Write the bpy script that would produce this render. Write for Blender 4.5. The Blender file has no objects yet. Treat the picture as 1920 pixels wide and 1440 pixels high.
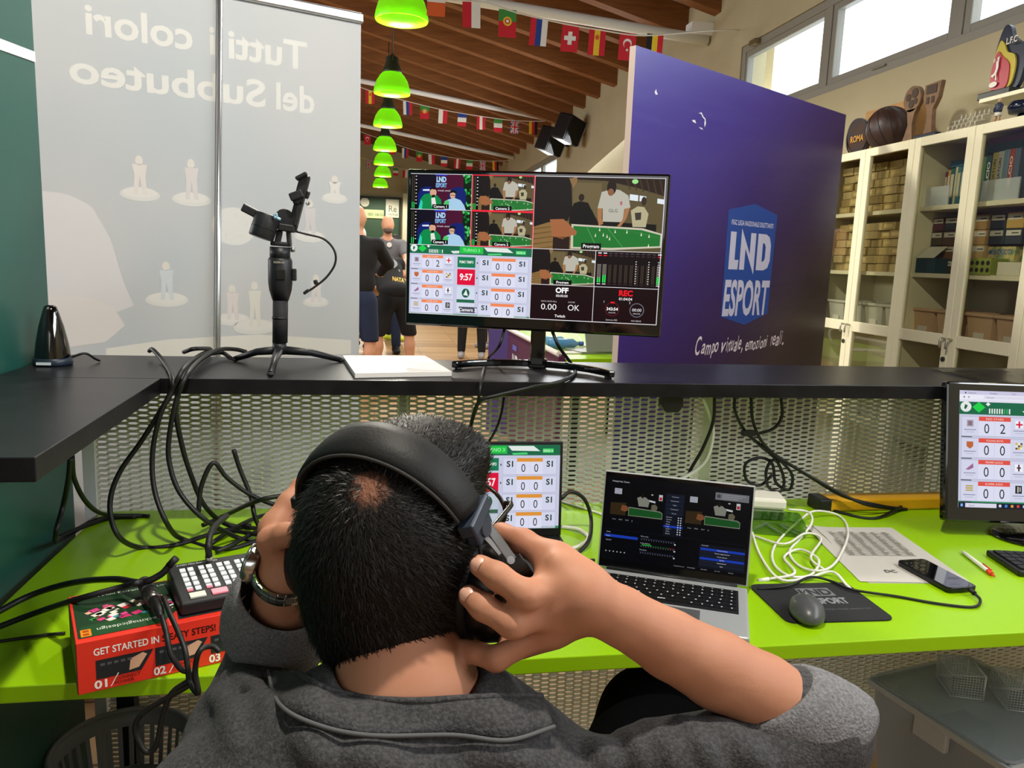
import bpy, bmesh, math, random
import numpy as np
from mathutils import Vector, Matrix
random.seed(7); RNG = np.random.default_rng(7)
SC = bpy.context.scene
COL = SC.collection
R = math.radians

# ------------------------------------------------------------------ camera
FPX = 1455.0                       # focal length in pixels of a 1920 wide frame
_Y = Vector((-255, 242, -FPX)).normalized()
_Z = Vector((345, 9180, 1455)); _Z = (_Z - _Z.dot(_Y) * _Y).normalized()
_X = _Y.cross(_Z)
ROT = Matrix((_X, _Y, _Z))         # camera axes -> room axes
CAM = Vector((0, 0, 1.40))
cd = bpy.data.cameras.new('camera'); cam = bpy.data.objects.new('camera', cd); COL.objects.link(cam)
cd.sensor_fit = 'HORIZONTAL'; cd.sensor_width = 36.0; cd.lens = 36.0 * FPX / 1920.0
cd.clip_start = 0.02; cd.clip_end = 200
cam.matrix_world = Matrix.Translation(CAM) @ ROT.to_4x4()
SC.camera = cam

# ------------------------------------------------------------------ world, light, exposure
w = bpy.data.worlds.new('world'); SC.world = w; w.use_nodes = True
bg = w.node_tree.nodes['Background']; bg.inputs[0].default_value = (0.93, 0.97, 1.0, 1); bg.inputs[1].default_value = 4.0
SC.view_settings.view_transform = 'Standard'; SC.view_settings.look = 'None'
SC.view_settings.gamma = 1.0; SC.view_settings.exposure = 0.0; SC.view_settings.use_curve_mapping = False
SC.cycles.max_bounces = 6; SC.cycles.diffuse_bounces = 3; SC.cycles.glossy_bounces = 3; SC.cycles.transmission_bounces = 4; SC.cycles.transparent_max_bounces = 10

def area(name, loc, target, sx, sy, watt, col=(1, 1, 1)):
    l = bpy.data.lights.new(name, 'AREA'); l.shape = 'RECTANGLE'; l.size = sx; l.size_y = sy; l.energy = watt; l.color = col
    o = bpy.data.objects.new(name, l); COL.objects.link(o); o.location = loc
    o.rotation_euler = (Vector(target) - Vector(loc)).to_track_quat('-Z', 'Y').to_euler(); return o
# daylight of the clerestory windows (they go on along the right wall behind the camera), then two added fills
area('window_daylight', (2.86, 0.4, 2.86), (0.6, 0.9, 0.6), 4.6, 0.62, 130, (0.93, 0.97, 1.0))
area('window_daylight_far', (2.86, 9.8, 2.86), (-1.0, 9.5, 0.6), 6.4, 0.62, 200, (0.95, 0.98, 1.0))
area('window_daylight_opposite', (-7.8, 6.0, 2.9), (0.0, 6.0, 1.0), 12.0, 0.8, 520, (0.97, 0.98, 1.0))  # added fill light before the solid left wall, brightens the cabinet fronts
area('window_daylight_back', (-1.0, -3.85, 2.4), (0.2, 1.2, 1.0), 5.0, 1.5, 55, (0.97, 0.98, 1.0))  # added soft fill from behind the camera; the back wall has no window

# ------------------------------------------------------------------ helpers
def ray(x, y): return ROT @ Vector((x - 960.0, 720.0 - y, -FPX))
def on_z(x, y, z): d = ray(x, y); return CAM + d * ((z - CAM.z) / d.z)
def on_y(x, y, v): d = ray(x, y); return CAM + d * (v / d.y)
def on_x(x, y, v): d = ray(x, y); return CAM + d * (v / d.x)
def on_d(x, y, t): d = ray(x, y); return CAM + d * (t / FPX)        # at distance t along the optical axis

def lin(h):
    if isinstance(h, str):
        h = h.lstrip('#'); c = [int(h[i:i+2], 16) / 255 for i in (0, 2, 4)]
    else: c = [v / 255 for v in h]
    return tuple(v / 12.92 if v <= 0.04045 else ((v + 0.055) / 1.055) ** 2.4 for v in c) + (1,)

MATS = {}
def mat(name, col='#808080', rough=0.5, metal=0.0, spec=0.5, emit=None, es=1.0, bump=None, noise=None, trans=0.0, alpha=1.0, coat=0.0, coord='Object', ior=1.45):
    """noise=(scale, colour2, detail, contrast) mixes a second colour, bump=(scale, strength, detail[, stretch])."""
    if name in MATS: return MATS[name]
    m = bpy.data.materials.new(name); m.use_nodes = True; nt = m.node_tree; p = nt.nodes['Principled BSDF']
    p.inputs['Base Color'].default_value = lin(col); p.inputs['Roughness'].default_value = rough
    p.inputs['Metallic'].default_value = metal; p.inputs['Specular IOR Level'].default_value = spec
    p.inputs['Transmission Weight'].default_value = trans; p.inputs['Alpha'].default_value = alpha; p.inputs['Coat Weight'].default_value = coat
    p.inputs['IOR'].default_value = ior
    if emit is not None:
        p.inputs['Emission Color'].default_value = lin(emit); p.inputs['Emission Strength'].default_value = es
    tc = None
    if bump or noise: tc = nt.nodes.new('ShaderNodeTexCoord')
    if noise:
        n = nt.nodes.new('ShaderNodeTexNoise'); n.inputs['Scale'].default_value = noise[0]; n.inputs['Detail'].default_value = noise[2]
        if len(noise) > 4:
            mp = nt.nodes.new('ShaderNodeMapping'); mp.inputs['Scale'].default_value = noise[4]
            nt.links.new(tc.outputs[coord], mp.inputs['Vector']); nt.links.new(mp.outputs[0], n.inputs['Vector'])
        else: nt.links.new(tc.outputs[coord], n.inputs['Vector'])
        r = nt.nodes.new('ShaderNodeValToRGB'); k = noise[3]
        r.color_ramp.elements[0].position = 0.5 - k; r.color_ramp.elements[1].position = 0.5 + k
        r.color_ramp.elements[0].color = lin(col); r.color_ramp.elements[1].color = lin(noise[1])
        nt.links.new(n.outputs['Fac'], r.inputs[0]); nt.links.new(r.outputs[0], p.inputs['Base Color'])
    if bump:
        n = nt.nodes.new('ShaderNodeTexNoise'); n.inputs['Scale'].default_value = bump[0]; n.inputs['Detail'].default_value = bump[2]
        if len(bump) > 3:
            mp = nt.nodes.new('ShaderNodeMapping'); mp.inputs['Scale'].default_value = bump[3]
            nt.links.new(tc.outputs[coord], mp.inputs['Vector']); nt.links.new(mp.outputs[0], n.inputs['Vector'])
        else: nt.links.new(tc.outputs[coord], n.inputs['Vector'])
        b = nt.nodes.new('ShaderNodeBump'); b.inputs['Strength'].default_value = bump[1]; b.inputs['Distance'].default_value = 0.01
        nt.links.new(n.outputs['Fac'], b.inputs['Height']); nt.links.new(b.outputs[0], p.inputs['Normal'])
    MATS[name] = m; return m

def ink(h, rough=0.5):   return mat('ink ' + h + ' %.2f' % rough, h, rough)
SCREEN_LIGHT = 1.0
def glow(h, s=1.0):      return mat('screen ' + h + ' %.2f' % s, '#020203', 0.25, spec=0.15, emit=h, es=s * SCREEN_LIGHT)

def cr(pts, n=6):
    """Catmull-Rom through the points"""
    P = [Vector(p) for p in pts]
    if len(P) < 3: return P
    P = [P[0] * 2 - P[1]] + P + [P[-1] * 2 - P[-2]]; out = []
    for i in range(1, len(P) - 2):
        a, b, c, d = P[i-1:i+3]
        for k in range(n):
            t = k / n
            out.append(0.5 * ((2*b) + (c-a)*t + (2*a-5*b+4*c-d)*t*t + (3*b-a-3*c+d)*t*t*t))
    out.append(P[-2]); return out

_TXT = {}
def text_geo(s, bold=0.0, shear=0.0):
    k = (s, bold, shear)
    if k in _TXT: return _TXT[k]
    c = bpy.data.curves.new('t', 'FONT'); c.body = s; c.size = 1.0; c.offset = bold; c.shear = shear; c.resolution_u = 3
    o = bpy.data.objects.new('t', c); me = o.to_mesh()
    v = np.array([q.co[:2] for q in me.vertices]) if len(me.vertices) else np.zeros((0, 2)); f = [tuple(q.vertices) for q in me.polygons]
    o.to_mesh_clear(); bpy.data.objects.remove(o); bpy.data.curves.remove(c)
    _TXT[k] = (v, f); return v, f

class MB:
    def __init__(s): s.v = []; s.f = []; s.m = []; s.s = []
    def add(s, v, f, m=0, smooth=False):
        b = len(s.v); s.v += [tuple(q) for q in v]
        for q in f: s.f.append(tuple(i + b for i in q)); s.m.append(m); s.s.append(smooth)
        return s
    def box(s, c, size, rot=None, m=0):
        hx, hy, hz = [q / 2 for q in size]; c = Vector(c)
        v = [Vector((x, y, z)) for x in (-hx, hx) for y in (-hy, hy) for z in (-hz, hz)]
        if rot is not None:
            M = rot if isinstance(rot, Matrix) else Matrix.Rotation(rot, 3, 'Z'); v = [M @ q for q in v]
        return s.add([c + q for q in v], [(0,1,3,2),(4,6,7,5),(0,4,5,1),(2,3,7,6),(0,2,6,4),(1,5,7,3)], m)
    def b2(s, a, b, m=0):
        return s.box([(p + q) / 2 for p, q in zip(a, b)], [abs(q - p) for p, q in zip(a, b)], None, m)
    def frame(s, a, b, w, axis, m=0, wb=None):
        """rectangular frame between corners a and b (axis = the thin one), rail width w"""
        a = list(a); b = list(b); wb = wb or w
        i, j = [k for k in range(3) if k != axis]
        for lo, hi, k, ww in ((0, 0, i, w), (1, 1, i, w), (0, 0, j, wb), (1, 1, j, w)):
            p, q = a[:], b[:]
            if lo == 0: q[k] = a[k] + ww
            else: p[k] = b[k] - ww
            if k == j: p[i] = a[i] + w; q[i] = b[i] - w
            s.b2(p, q, m)
        return s
    def tube(s, pts, r, n=8, m=0, caps=True, closed=False):
        P = [Vector(p) for p in pts]; N = len(P); rs = r if isinstance(r, (list, tuple)) else [r] * N
        t = (P[1] - P[0]).normalized(); u = t.orthogonal().normalized(); v = []
        for i, p in enumerate(P):
            if closed: t2 = (P[(i+1) % N] - P[i-1])
            else: t2 = (P[min(i+1, N-1)] - P[max(i-1, 0)])
            if t2.length < 1e-9: t2 = t
            t2.normalize(); u = (t.rotation_difference(t2) @ u); u = (u - u.dot(t2) * t2).normalized(); t = t2; w_ = t.cross(u)
            for k in range(n):
                a = 2 * math.pi * k / n; v.append(p + (u * math.cos(a) + w_ * math.sin(a)) * rs[i])
        f = []
        for i in range(N if closed else N - 1):
            j = (i + 1) % N
            for k in range(n): f.append((i*n+k, i*n+(k+1) % n, j*n+(k+1) % n, j*n+k))
        s.add(v, f, m, True)
        if caps and not closed:
            b = len(s.v) - len(v); s.f.append(tuple(b + k for k in range(n))[::-1]); s.m.append(m); s.s.append(False)
            s.f.append(tuple(b + (N-1)*n + k for k in range(n))); s.m.append(m); s.s.append(False)
        return s
    def cyl(s, a, b, r0, r1=None, n=20, m=0, smooth=True):
        r1 = r0 if r1 is None else r1; a = Vector(a); b = Vector(b); t = (b - a).normalized(); u = t.orthogonal().normalized(); w_ = t.cross(u)
        v = [p + (u * math.cos(2*math.pi*k/n) + w_ * math.sin(2*math.pi*k/n)) * r for p, r in ((a, r0), (b, r1)) for k in range(n)]
        s.add(v, [(k, (k+1) % n, n+(k+1) % n, n+k) for k in range(n)], m, smooth)
        o = len(s.v) - 2*n; s.f += [tuple(o + k for k in range(n))[::-1], tuple(o + n + k for k in range(n))]; s.m += [m, m]; s.s += [False, False]
        return s
    def lathe(s, prof, c=(0,0,0), n=24, M=None, m=0, smooth=True, sx=1, sy=1, cap=True):
        c = Vector(c); v = []
        for r, z in prof:
            for k in range(n):
                a = 2*math.pi*k/n; q = Vector((r*math.cos(a)*sx, r*math.sin(a)*sy, z)); v.append(c + (M @ q if M else q))
        L = len(prof)
        s.add(v, [(i*n+k, i*n+(k+1) % n, (i+1)*n+(k+1) % n, (i+1)*n+k) for i in range(L-1) for k in range(n)], m, smooth)
        if cap:
            o = len(s.v) - L*n
            if prof[0][0] > 1e-6: s.f.append(tuple(o + k for k in range(n))[::-1]); s.m.append(m); s.s.append(False)
            if prof[-1][0] > 1e-6: s.f.append(tuple(o + (L-1)*n + k for k in range(n))); s.m.append(m); s.s.append(False)
        return s
    def prism(s, poly, o, ux, uy, th, m=0, side=None):
        """2-D outline in the frame (o, ux, uy), pushed th along ux x uy"""
        o = Vector(o); ux = Vector(ux); uy = Vector(uy); nrm = ux.cross(uy).normalized(); n = len(poly)
        a = [o + ux*x + uy*y for x, y in poly]; v = a + [q + nrm*th for q in a]
        s.add(v, [tuple(range(n))[::-1], tuple(range(n, 2*n))], m)
        bb = len(s.v) - 2*n
        for k in range(n): s.f.append((bb+k, bb+(k+1) % n, bb+n+(k+1) % n, bb+n+k)); s.m.append(m if side is None else side); s.s.append(False)
        return s
    def ell(s, c, rad, M=None, n=16, m=0):
        prof = [(math.sin(math.pi*i/(n//2+2)), -math.cos(math.pi*i/(n//2+2))) for i in range(n//2+3)]
        c = Vector(c); v = []
        for r, z in prof:
            for k in range(n):
                a = 2*math.pi*k/n; q = Vector((r*math.cos(a)*rad[0], r*math.sin(a)*rad[1], z*rad[2])); v.append(c + (M @ q if M else q))
        L = len(prof)
        return s.add(v, [(i*n+k, i*n+(k+1) % n, (i+1)*n+(k+1) % n, (i+1)*n+k) for i in range(L-1) for k in range(n)], m, True)
    def build(s, name, mats, parent=None, bevel=0, seg=2, smooth=None, sub=0):
        me = bpy.data.meshes.new(name); me.from_pydata(s.v, [], s.f); mats = mats if isinstance(mats, (list, tuple)) else [mats]
        for q in mats: me.materials.append(q)
        me.polygons.foreach_set('material_index', s.m)
        me.polygons.foreach_set('use_smooth', s.s if smooth is None else [smooth]*len(s.f)); me.update()
        o = bpy.data.objects.new(name, me); COL.objects.link(o)
        if parent is not None: put_under(o, parent)
        if bevel:
            b = o.modifiers.new('bevel', 'BEVEL'); b.width = bevel; b.segments = seg; b.limit_method = 'ANGLE'; b.angle_limit = R(40)
        if sub: q = o.modifiers.new('sub', 'SUBSURF'); q.levels = sub; q.render_levels = sub
        return o

def put_under(o, parent):
    o.parent = parent
    if parent.type == 'EMPTY': o.matrix_parent_inverse = parent.matrix_basis.inverted()    # parts of an Empty are drawn in room coordinates, pieces of a mesh in its own
def tag(o, label, cat, group=None, kind=None):
    o['label'] = label; o['category'] = cat
    if group: o['group'] = group
    if kind: o['kind'] = kind
    return o
def thing(name, label, cat, loc=(0, 0, 0), rz=0.0, group=None):
    o = bpy.data.objects.new(name, None); COL.objects.link(o); o.empty_display_size = 0.05; o.location = loc; o.rotation_euler = (0, 0, rz)
    return tag(o, label, cat, group)
def struct(o): o['kind'] = 'structure'; return o
def kids(o): return [c for c in bpy.data.objects if c.parent == o]
def dup(o, loc=None, rz=None, label=None, parent=None):
    c = o.copy(); COL.objects.link(c)
    if parent is not None: c.parent = parent
    if loc is not None: c.location = loc
    if rz is not None: c.rotation_euler = (0, 0, rz)
    if label: c['label'] = label
    for k in kids(o): dup(k, parent=c)
    return c

class Canvas:
    """flat print: coloured shapes and lettering on a plane; x right, y down, W x H units"""
    def __init__(s, o, ux, uy, W, H, lift=0.00012):
        s.o = Vector(o); s.ux = Vector(ux) / W; s.uy = Vector(uy) / H; s.n = Vector(ux).cross(-Vector(uy)).normalized(); s.W = W; s.H = H
        s.mb = MB(); s.cols = []; s.lift = lift; s.L = 1
    def ci(s, c):
        if c not in s.cols: s.cols.append(c)
        return s.cols.index(c)
    def P(s, x, y): return s.o + s.ux*x + s.uy*y + s.n*(s.lift*s.L)
    def poly(s, pts, c, layer=None):
        if layer is not None: s.L = layer
        s.mb.add([s.P(x, y) for x, y in pts], [tuple(range(len(pts)))[::-1]], s.ci(c))
    def rect(s, x0, y0, x1, y1, c, layer=None): s.poly([(x0, y0), (x1, y0), (x1, y1), (x0, y1)], c, layer)
    def ell(s, cx, cy, rx, ry, c, layer=None, n=14, a0=0, a1=360):
        s.poly([(cx + rx*math.cos(R(a0 + (a1-a0)*k/n)), cy + ry*math.sin(R(a0 + (a1-a0)*k/n))) for k in range(n + (a1-a0 < 360))], c, layer)
    def ring(s, cx, cy, r0, r1, c, layer=None, n=24):
        if layer is not None: s.L = layer
        v = [s.P(cx + r*math.cos(2*math.pi*k/n), cy + r*math.sin(2*math.pi*k/n)) for r in (r0, r1) for k in range(n)]
        s.mb.add(v, [(k, n+k, n+(k+1) % n, (k+1) % n)[::-1] for k in range(n)], s.ci(c))
    def border(s, x0, y0, x1, y1, t, c, layer=None):
        s.rect(x0, y0, x1, y0+t, c, layer); s.rect(x0, y1-t, x1, y1, c); s.rect(x0, y0+t, x0+t, y1-t, c); s.rect(x1-t, y0+t, x1, y1-t, c)
    def text(s, st, x, y, h, c, layer=None, align='l', w=None, bold=0.0, shear=0.0, mirror=False, turned=False):
        """y = baseline, h = cap height, w = forced width"""
        if layer is not None: s.L = layer
        v, f = text_geo(st, bold, shear)
        if not len(v): return
        k = h / 0.69; x0, x1 = v[:, 0].min(), v[:, 0].max(); kx = k if w is None else w / (x1 - x0); wid = (x1 - x0) * kx
        off = {'l': 0, 'c': -wid/2, 'r': -wid}[align]
        if turned: pts = [s.P(x + (x1 - q[0])*kx, y - h + q[1]*k) for q in v]
        else: pts = [s.P(x + off + ((x1 - q[0]) if mirror else (q[0] - x0))*kx, y - q[1]*k) for q in v]
        s.mb.add(pts, [q if mirror else q for q in f], s.ci(c))
    def build(s, name, matf, parent=None):
        return s.mb.build(name, [matf(c) for c in s.cols], parent)
# ================================================================== ROOM
def glass_mat(name, tint='#ffffff', refl=0.10, rough=0.02):
    m = bpy.data.materials.new(name); m.use_nodes = True; nt = m.node_tree; nt.nodes.clear()
    o = nt.nodes.new('ShaderNodeOutputMaterial'); mx = nt.nodes.new('ShaderNodeMixShader'); t = nt.nodes.new('ShaderNodeBsdfTransparent'); g = nt.nodes.new('ShaderNodeBsdfGlossy')
    t.inputs[0].default_value = lin(tint); g.inputs['Roughness'].default_value = rough; mx.inputs[0].default_value = refl
    nt.links.new(t.outputs[0], mx.inputs[1]); nt.links.new(g.outputs[0], mx.inputs[2]); nt.links.new(mx.outputs[0], o.inputs[0]); return m
GLASS = glass_mat('window glass', '#f4f8fa', 0.06)
CREAM = mat('cream wall paint', '#b5aa8a', 0.85, noise=(3.0, '#aea382', 4, 0.25), bump=(60, 0.05, 3))
WOOD = mat('brown roof timber', '#8f5a2c', 0.6, noise=(3.0, '#70431d', 6, 0.22, (1.0, 12.0, 12.0)), bump=(30, 0.1, 3))
BOARD = mat('brown roof boarding', '#6d4320', 0.65, noise=(2.5, '#583418', 5, 0.22, (1.0, 9.0, 1.0)))
GREYF = mat('grey window frame', '#8d8a80', 0.45)
DGREEN = mat('dark green painted panel', '#23554c', 0.34, noise=(1.2, '#205047', 2, 0.3))
WHITE = mat('white paint', '#eeeeec', 0.5)

fl = MB().b2((-8, -4, -0.1), (3.1, 23.9, 0)).build('floor', mat('wood plank floor', '#b08c62', 0.45))
struct(fl)
def plank_floor(m):
    nt = m.node_tree; p = nt.nodes['Principled BSDF']; tc = nt.nodes.new('ShaderNodeTexCoord'); b = nt.nodes.new('ShaderNodeTexBrick')
    b.inputs['Scale'].default_value = 1.0; b.inputs['Brick Width'].default_value = 1.3; b.inputs['Row Height'].default_value = 0.16; b.inputs['Mortar Size'].default_value = 0.006
    b.inputs['Color1'].default_value = lin('#b48f63'); b.inputs['Color2'].default_value = lin('#94714a'); b.inputs['Mortar'].default_value = lin('#5f452c')
    nt.links.new(tc.outputs['Object'], b.inputs['Vector']); nt.links.new(b.outputs['Color'], p.inputs['Base Color'])
plank_floor(MATS['wood plank floor'])

# right wall with the clerestory window band
WZ0, WZ1 = 2.56, 3.17
mb = MB(); mb.b2((2.9, -4, 0), (3.12, 23.9, WZ0)); mb.b2((2.9, -4, WZ1), (3.12, 23.9, 4.05))
bands = [(-2.4, 6.23), (12.82, 16.6)]
for a, b in [(-4, -2.4), (6.23, 12.82), (16.6, 23.9)]: mb.b2((2.9, a, WZ0), (3.12, b, WZ1))
struct(mb.build('wall_right', CREAM))
struct(MB().b2((-8, 23.7, 0), (3.12, 23.9, 6)).build('wall_far', CREAM))
struct(MB().b2((-8.2, -4, 0), (-8, 23.9, 4.2)).build('wall_left', CREAM))
struct(MB().b2((-8, -4.2, 0), (3.12, -4, 5.4)).build('wall_back', CREAM))

def window_band(n, y0, y1, bounds):
    root = bpy.data.objects.new('window_%d' % n, None); COL.objects.link(root); root.location = (2.95, y0, WZ0); root['kind'] = 'structure'
    mb = MB(); mb.frame((2.91, y0, WZ0), (2.99, y1, WZ1), 0.055, 0)
    mb.build('window_frame', GREYF, root, bevel=0.006)
    for i in range(len(bounds) - 1):
        a, b = bounds[i], bounds[i+1]
        sash = MB().frame((2.922, a + 0.03, WZ0 + 0.045), (2.978, b - 0.03, WZ1 - 0.045), 0.05, 0).build('sash', GREYF, root, bevel=0.005)
        MB().b2((2.945, a + 0.07, WZ0 + 0.09), (2.953, b - 0.07, WZ1 - 0.09)).build('pane', GLASS, sash)
        hd = MB(); hd.b2((2.895, (a+b)/2 - 0.06, WZ0 + 0.035), (2.922, (a+b)/2 + 0.06, WZ0 + 0.047)); hd.build('latch', mat('latch metal', '#9a978e', 0.35, 0.8), sash)
    for c in bounds[1:-1]:
        MB().b2((2.915, c - 0.03, WZ0 + 0.05), (2.985, c + 0.03, WZ1 - 0.05)).build('mullion', GREYF, root)
window_band(1, -2.4, 6.23, [-2.4, -0.8, 0.3, 1.45, 2.6, 3.76, 4.98, 6.23])
window_band(2, 12.82, 16.6, [12.82, 14.1, 15.35, 16.6])
MB().b2((2.86, 5.92, WZ0 + 0.56), (2.91, 6.02, WZ0 + 0.60)).build('window_catch', mat('brass catch', '#8a7a5a', 0.4, 0.7), bpy.data.objects['window_1'])

# roof: boarding, rafters and ridge
def roof_z(x): return 3.81 + 0.25 * (2.9 - x) if x > -2.6 else 3.81 + 0.25 * (2.9 - (-5.2 - x))
mb = MB()
for a, b in ((3.2, -2.6), (-2.6, -8.3)):
    za, zb = roof_z(a), roof_z(b)
    mb.add([(a, -4.2, za), (b, -4.2, zb), (b, 24, zb), (a, 24, za), (a, -4.2, za+.08), (b, -4.2, zb+.08), (b, 24, zb+.08), (a, 24, za+.08)],
           [(0, 1, 2, 3), (7, 6, 5, 4), (0, 4, 5, 1), (1, 5, 6, 2), (2, 6, 7, 3), (3, 7, 4, 0)])
ceil = struct(mb.build('ceiling', BOARD))
bm0 = None
for k in range(-4, 27):
    y = 9.65 + 0.74 * (k - 12)
    if y > 23.5: break
    if bm0 is None:
        mb = MB()
        for a, b in ((2.9, -2.6), (-8.0, -2.6)):
            za, zb = roof_z(a), roof_z(b); hh = 0.24
            mb.add([(a, 0, za-hh), (b, 0, zb-hh), (b, .13, zb-hh), (a, .13, za-hh), (a, 0, za), (b, 0, zb), (b, .13, zb), (a, .13, za)],
                   [(3, 2, 1, 0), (4, 5, 6, 7), (0, 1, 5, 4), (1, 2, 6, 5), (2, 3, 7, 6), (3, 0, 4, 7)])
        bm0 = mb.build('beam', WOOD, ceil); bm0.location.y = y
    else:
        c = bm0.copy(); COL.objects.link(c); c.location.y = y
for o in [q for q in bpy.data.objects if q.name.startswith('beam')]: o['kind'] = 'structure'

# white tie tubes under the rafters
def tie(n, a, b, r):
    t = MB().tube([a, b], r, 12).build('trim_%d' % n, WHITE); t['kind'] = 'structure'
tie(1, (2.88, 6.9, 3.39), (-3.0, 6.9, 3.80), 0.045)
tie(2, (2.88, 13.0, 3.70), (-3.0, 13.0, 4.42), 0.04)
tie(3, (2.88, 16.9, 3.56), (-3.0, 16.9, 4.4), 0.04)
for i, y in enumerate((6.9, 13.0)):
    MB().b2((2.70, y - 0.07, 3.42 + 0.3*i), (2.9, y + 0.07, 3.52 + 0.3*i)).build('trim_%d' % (4+i), WHITE)['kind'] = 'structure'

# tall dark green side panel beside the counter, with a slanting white stripe
SP = struct(MB().b2((-0.86, 0.2, 0), (-0.79, 2.075, 2.35)).build('wall_side', DGREEN))
MB().prism([(0.2, 1.65), (2.075, 1.815), (2.075, 1.838), (0.2, 1.673)], (-0.7885, 0, 0), (0, 1, 0), (0, 0, 1), 0.0006).build('stripe', WHITE, SP)

# what the first window pane looks out on
ext = thing('exterior_pier', 'pale plastered pier outside the clerestory window, beyond the leftmost pane', 'pier', (3.6, 6.9, 2.0))
MB().b2((3.35, 6.55, 0.0), (3.75, 7.3, 3.9)).build('pier', mat('pale render', '#e9e2cf', 0.9), ext)
aw = thing('exterior_awning', 'blue grey curved awning seen through the leftmost clerestory pane', 'awning', (5.0, 8.8, 3.2))
prof = [(0.0, 0.0), (0.18, 0.30), (0.45, 0.52), (0.8, 0.64), (0.8, 0.60), (0.48, 0.47), (0.22, 0.26), (0.06, 0.0)]
MB().prism(prof, (4.7, 9.6, 3.15), (0.25, -1.0, 0), (0, 0, 1), 0.9).build('canopy', mat('awning fabric', '#8fa3b5', 0.7), aw)
MB().b2((5.0, 9.5, 0), (5.08, 9.58, 3.3)).build('post', mat('awning post', '#9aa0a4', 0.5), aw)

# ================================================================== PENDANT LAMPS
SHADE = bpy.data.materials.new('green glowing shade'); SHADE.use_nodes = True
def _shade(m):
    nt = m.node_tree; p = nt.nodes['Principled BSDF']; p.inputs['Base Color'].default_value = lin('#74b814'); p.inputs['Roughness'].default_value = 0.3
    t = nt.nodes.new('ShaderNodeBsdfTranslucent'); t.inputs[0].default_value = lin('#7ecc18'); mx = nt.nodes.new('ShaderNodeMixShader'); mx.inputs[0].default_value = 0.5
    nt.links.new(p.outputs[0], mx.inputs[1]); nt.links.new(t.outputs[0], mx.inputs[2]); nt.links.new(mx.outputs[0], nt.nodes['Material Output'].inputs[0])
    p.inputs['Emission Color'].default_value = lin('#9ee41c'); p.inputs['Emission Strength'].default_value = 0.62
_shade(SHADE)
CAPM = mat('dark olive lamp housing', '#2a3320', 0.4)
BULB = mat('lamp bulb', '#ffffff', 0.3, emit='#fffbe8', es=30)
def pendant(x, y, z, label):
    t = thing('pendant_lamp', label, 'lamp', (x, y, z), group='green pendant lamps in a row under the roof')
    pr = [(0.205, 0.0), (0.21, 0.015), (0.2, 0.07), (0.178, 0.14), (0.14, 0.2), (0.105, 0.235)]
    inner = [(r - 0.006, h) for r, h in pr[::-1]]
    MB().lathe(pr + inner, (x, y, z), 32, m=0, cap=False).build('shade', SHADE, t)
    h = MB().lathe([(0.106, 0.232), (0.108, 0.25), (0.095, 0.29), (0.07, 0.35), (0.062, 0.40), (0.03, 0.42), (0.012, 0.44)], (x, y, z), 24).build('housing', CAPM, t)
    for a in (0.6, 2.7, 4.8): MB().box((x + 0.066*math.cos(a), y + 0.066*math.sin(a), z + 0.385), (0.022, 0.022, 0.06), a).build('fin', CAPM, h)
    MB().ell((x, y, z + 0.16), (0.045, 0.045, 0.055)).build('bulb', BULB, t)
    MB().tube([(x, y, z + 0.43), (x, y, roof_z(x) - 0.02)], 0.006, 6).build('cord', CAPM, t)
    l = bpy.data.lights.new('lamp_light', 'SPOT'); l.energy = LAMP_W; l.shadow_soft_size = 0.05 if y < 2 else 0.12; l.color = (1.0, 0.94, 0.82); l.spot_size = R(168); l.spot_blend = 0.35
    o = bpy.data.objects.new('lamp_light', l); COL.objects.link(o); o.location = (x, y, z + 0.005); put_under(o, t)
LAMP_W = 205
_lab = ['green domed pendant lamp hanging straight above the desk', 'green domed pendant lamp hanging above the roll-up banner',
        'largest green pendant lamp, cut by the top edge of the picture', 'second largest green pendant lamp, in front of the wooden rafters',
        'third green pendant lamp of the receding row', 'fourth green pendant lamp of the receding row', 'fifth green pendant lamp of the receding row',
        'sixth green pendant lamp of the receding row', 'smallest green pendant lamp at the end of the row']
for i, (x, y, z) in enumerate([(0.17, 0.75, 3.2), (0.17, 3.6, 3.2), (0.18, 6.5, 3.21), (0.163, 9.4, 3.22), (0.15, 11.75, 3.23), (0.14, 14.55, 3.25), (0.14, 17.0, 3.27), (0.145, 19.7, 3.29), (0.10, 22.3, 3.25)]):
    pendant(x, y, z, _lab[i])

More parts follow.
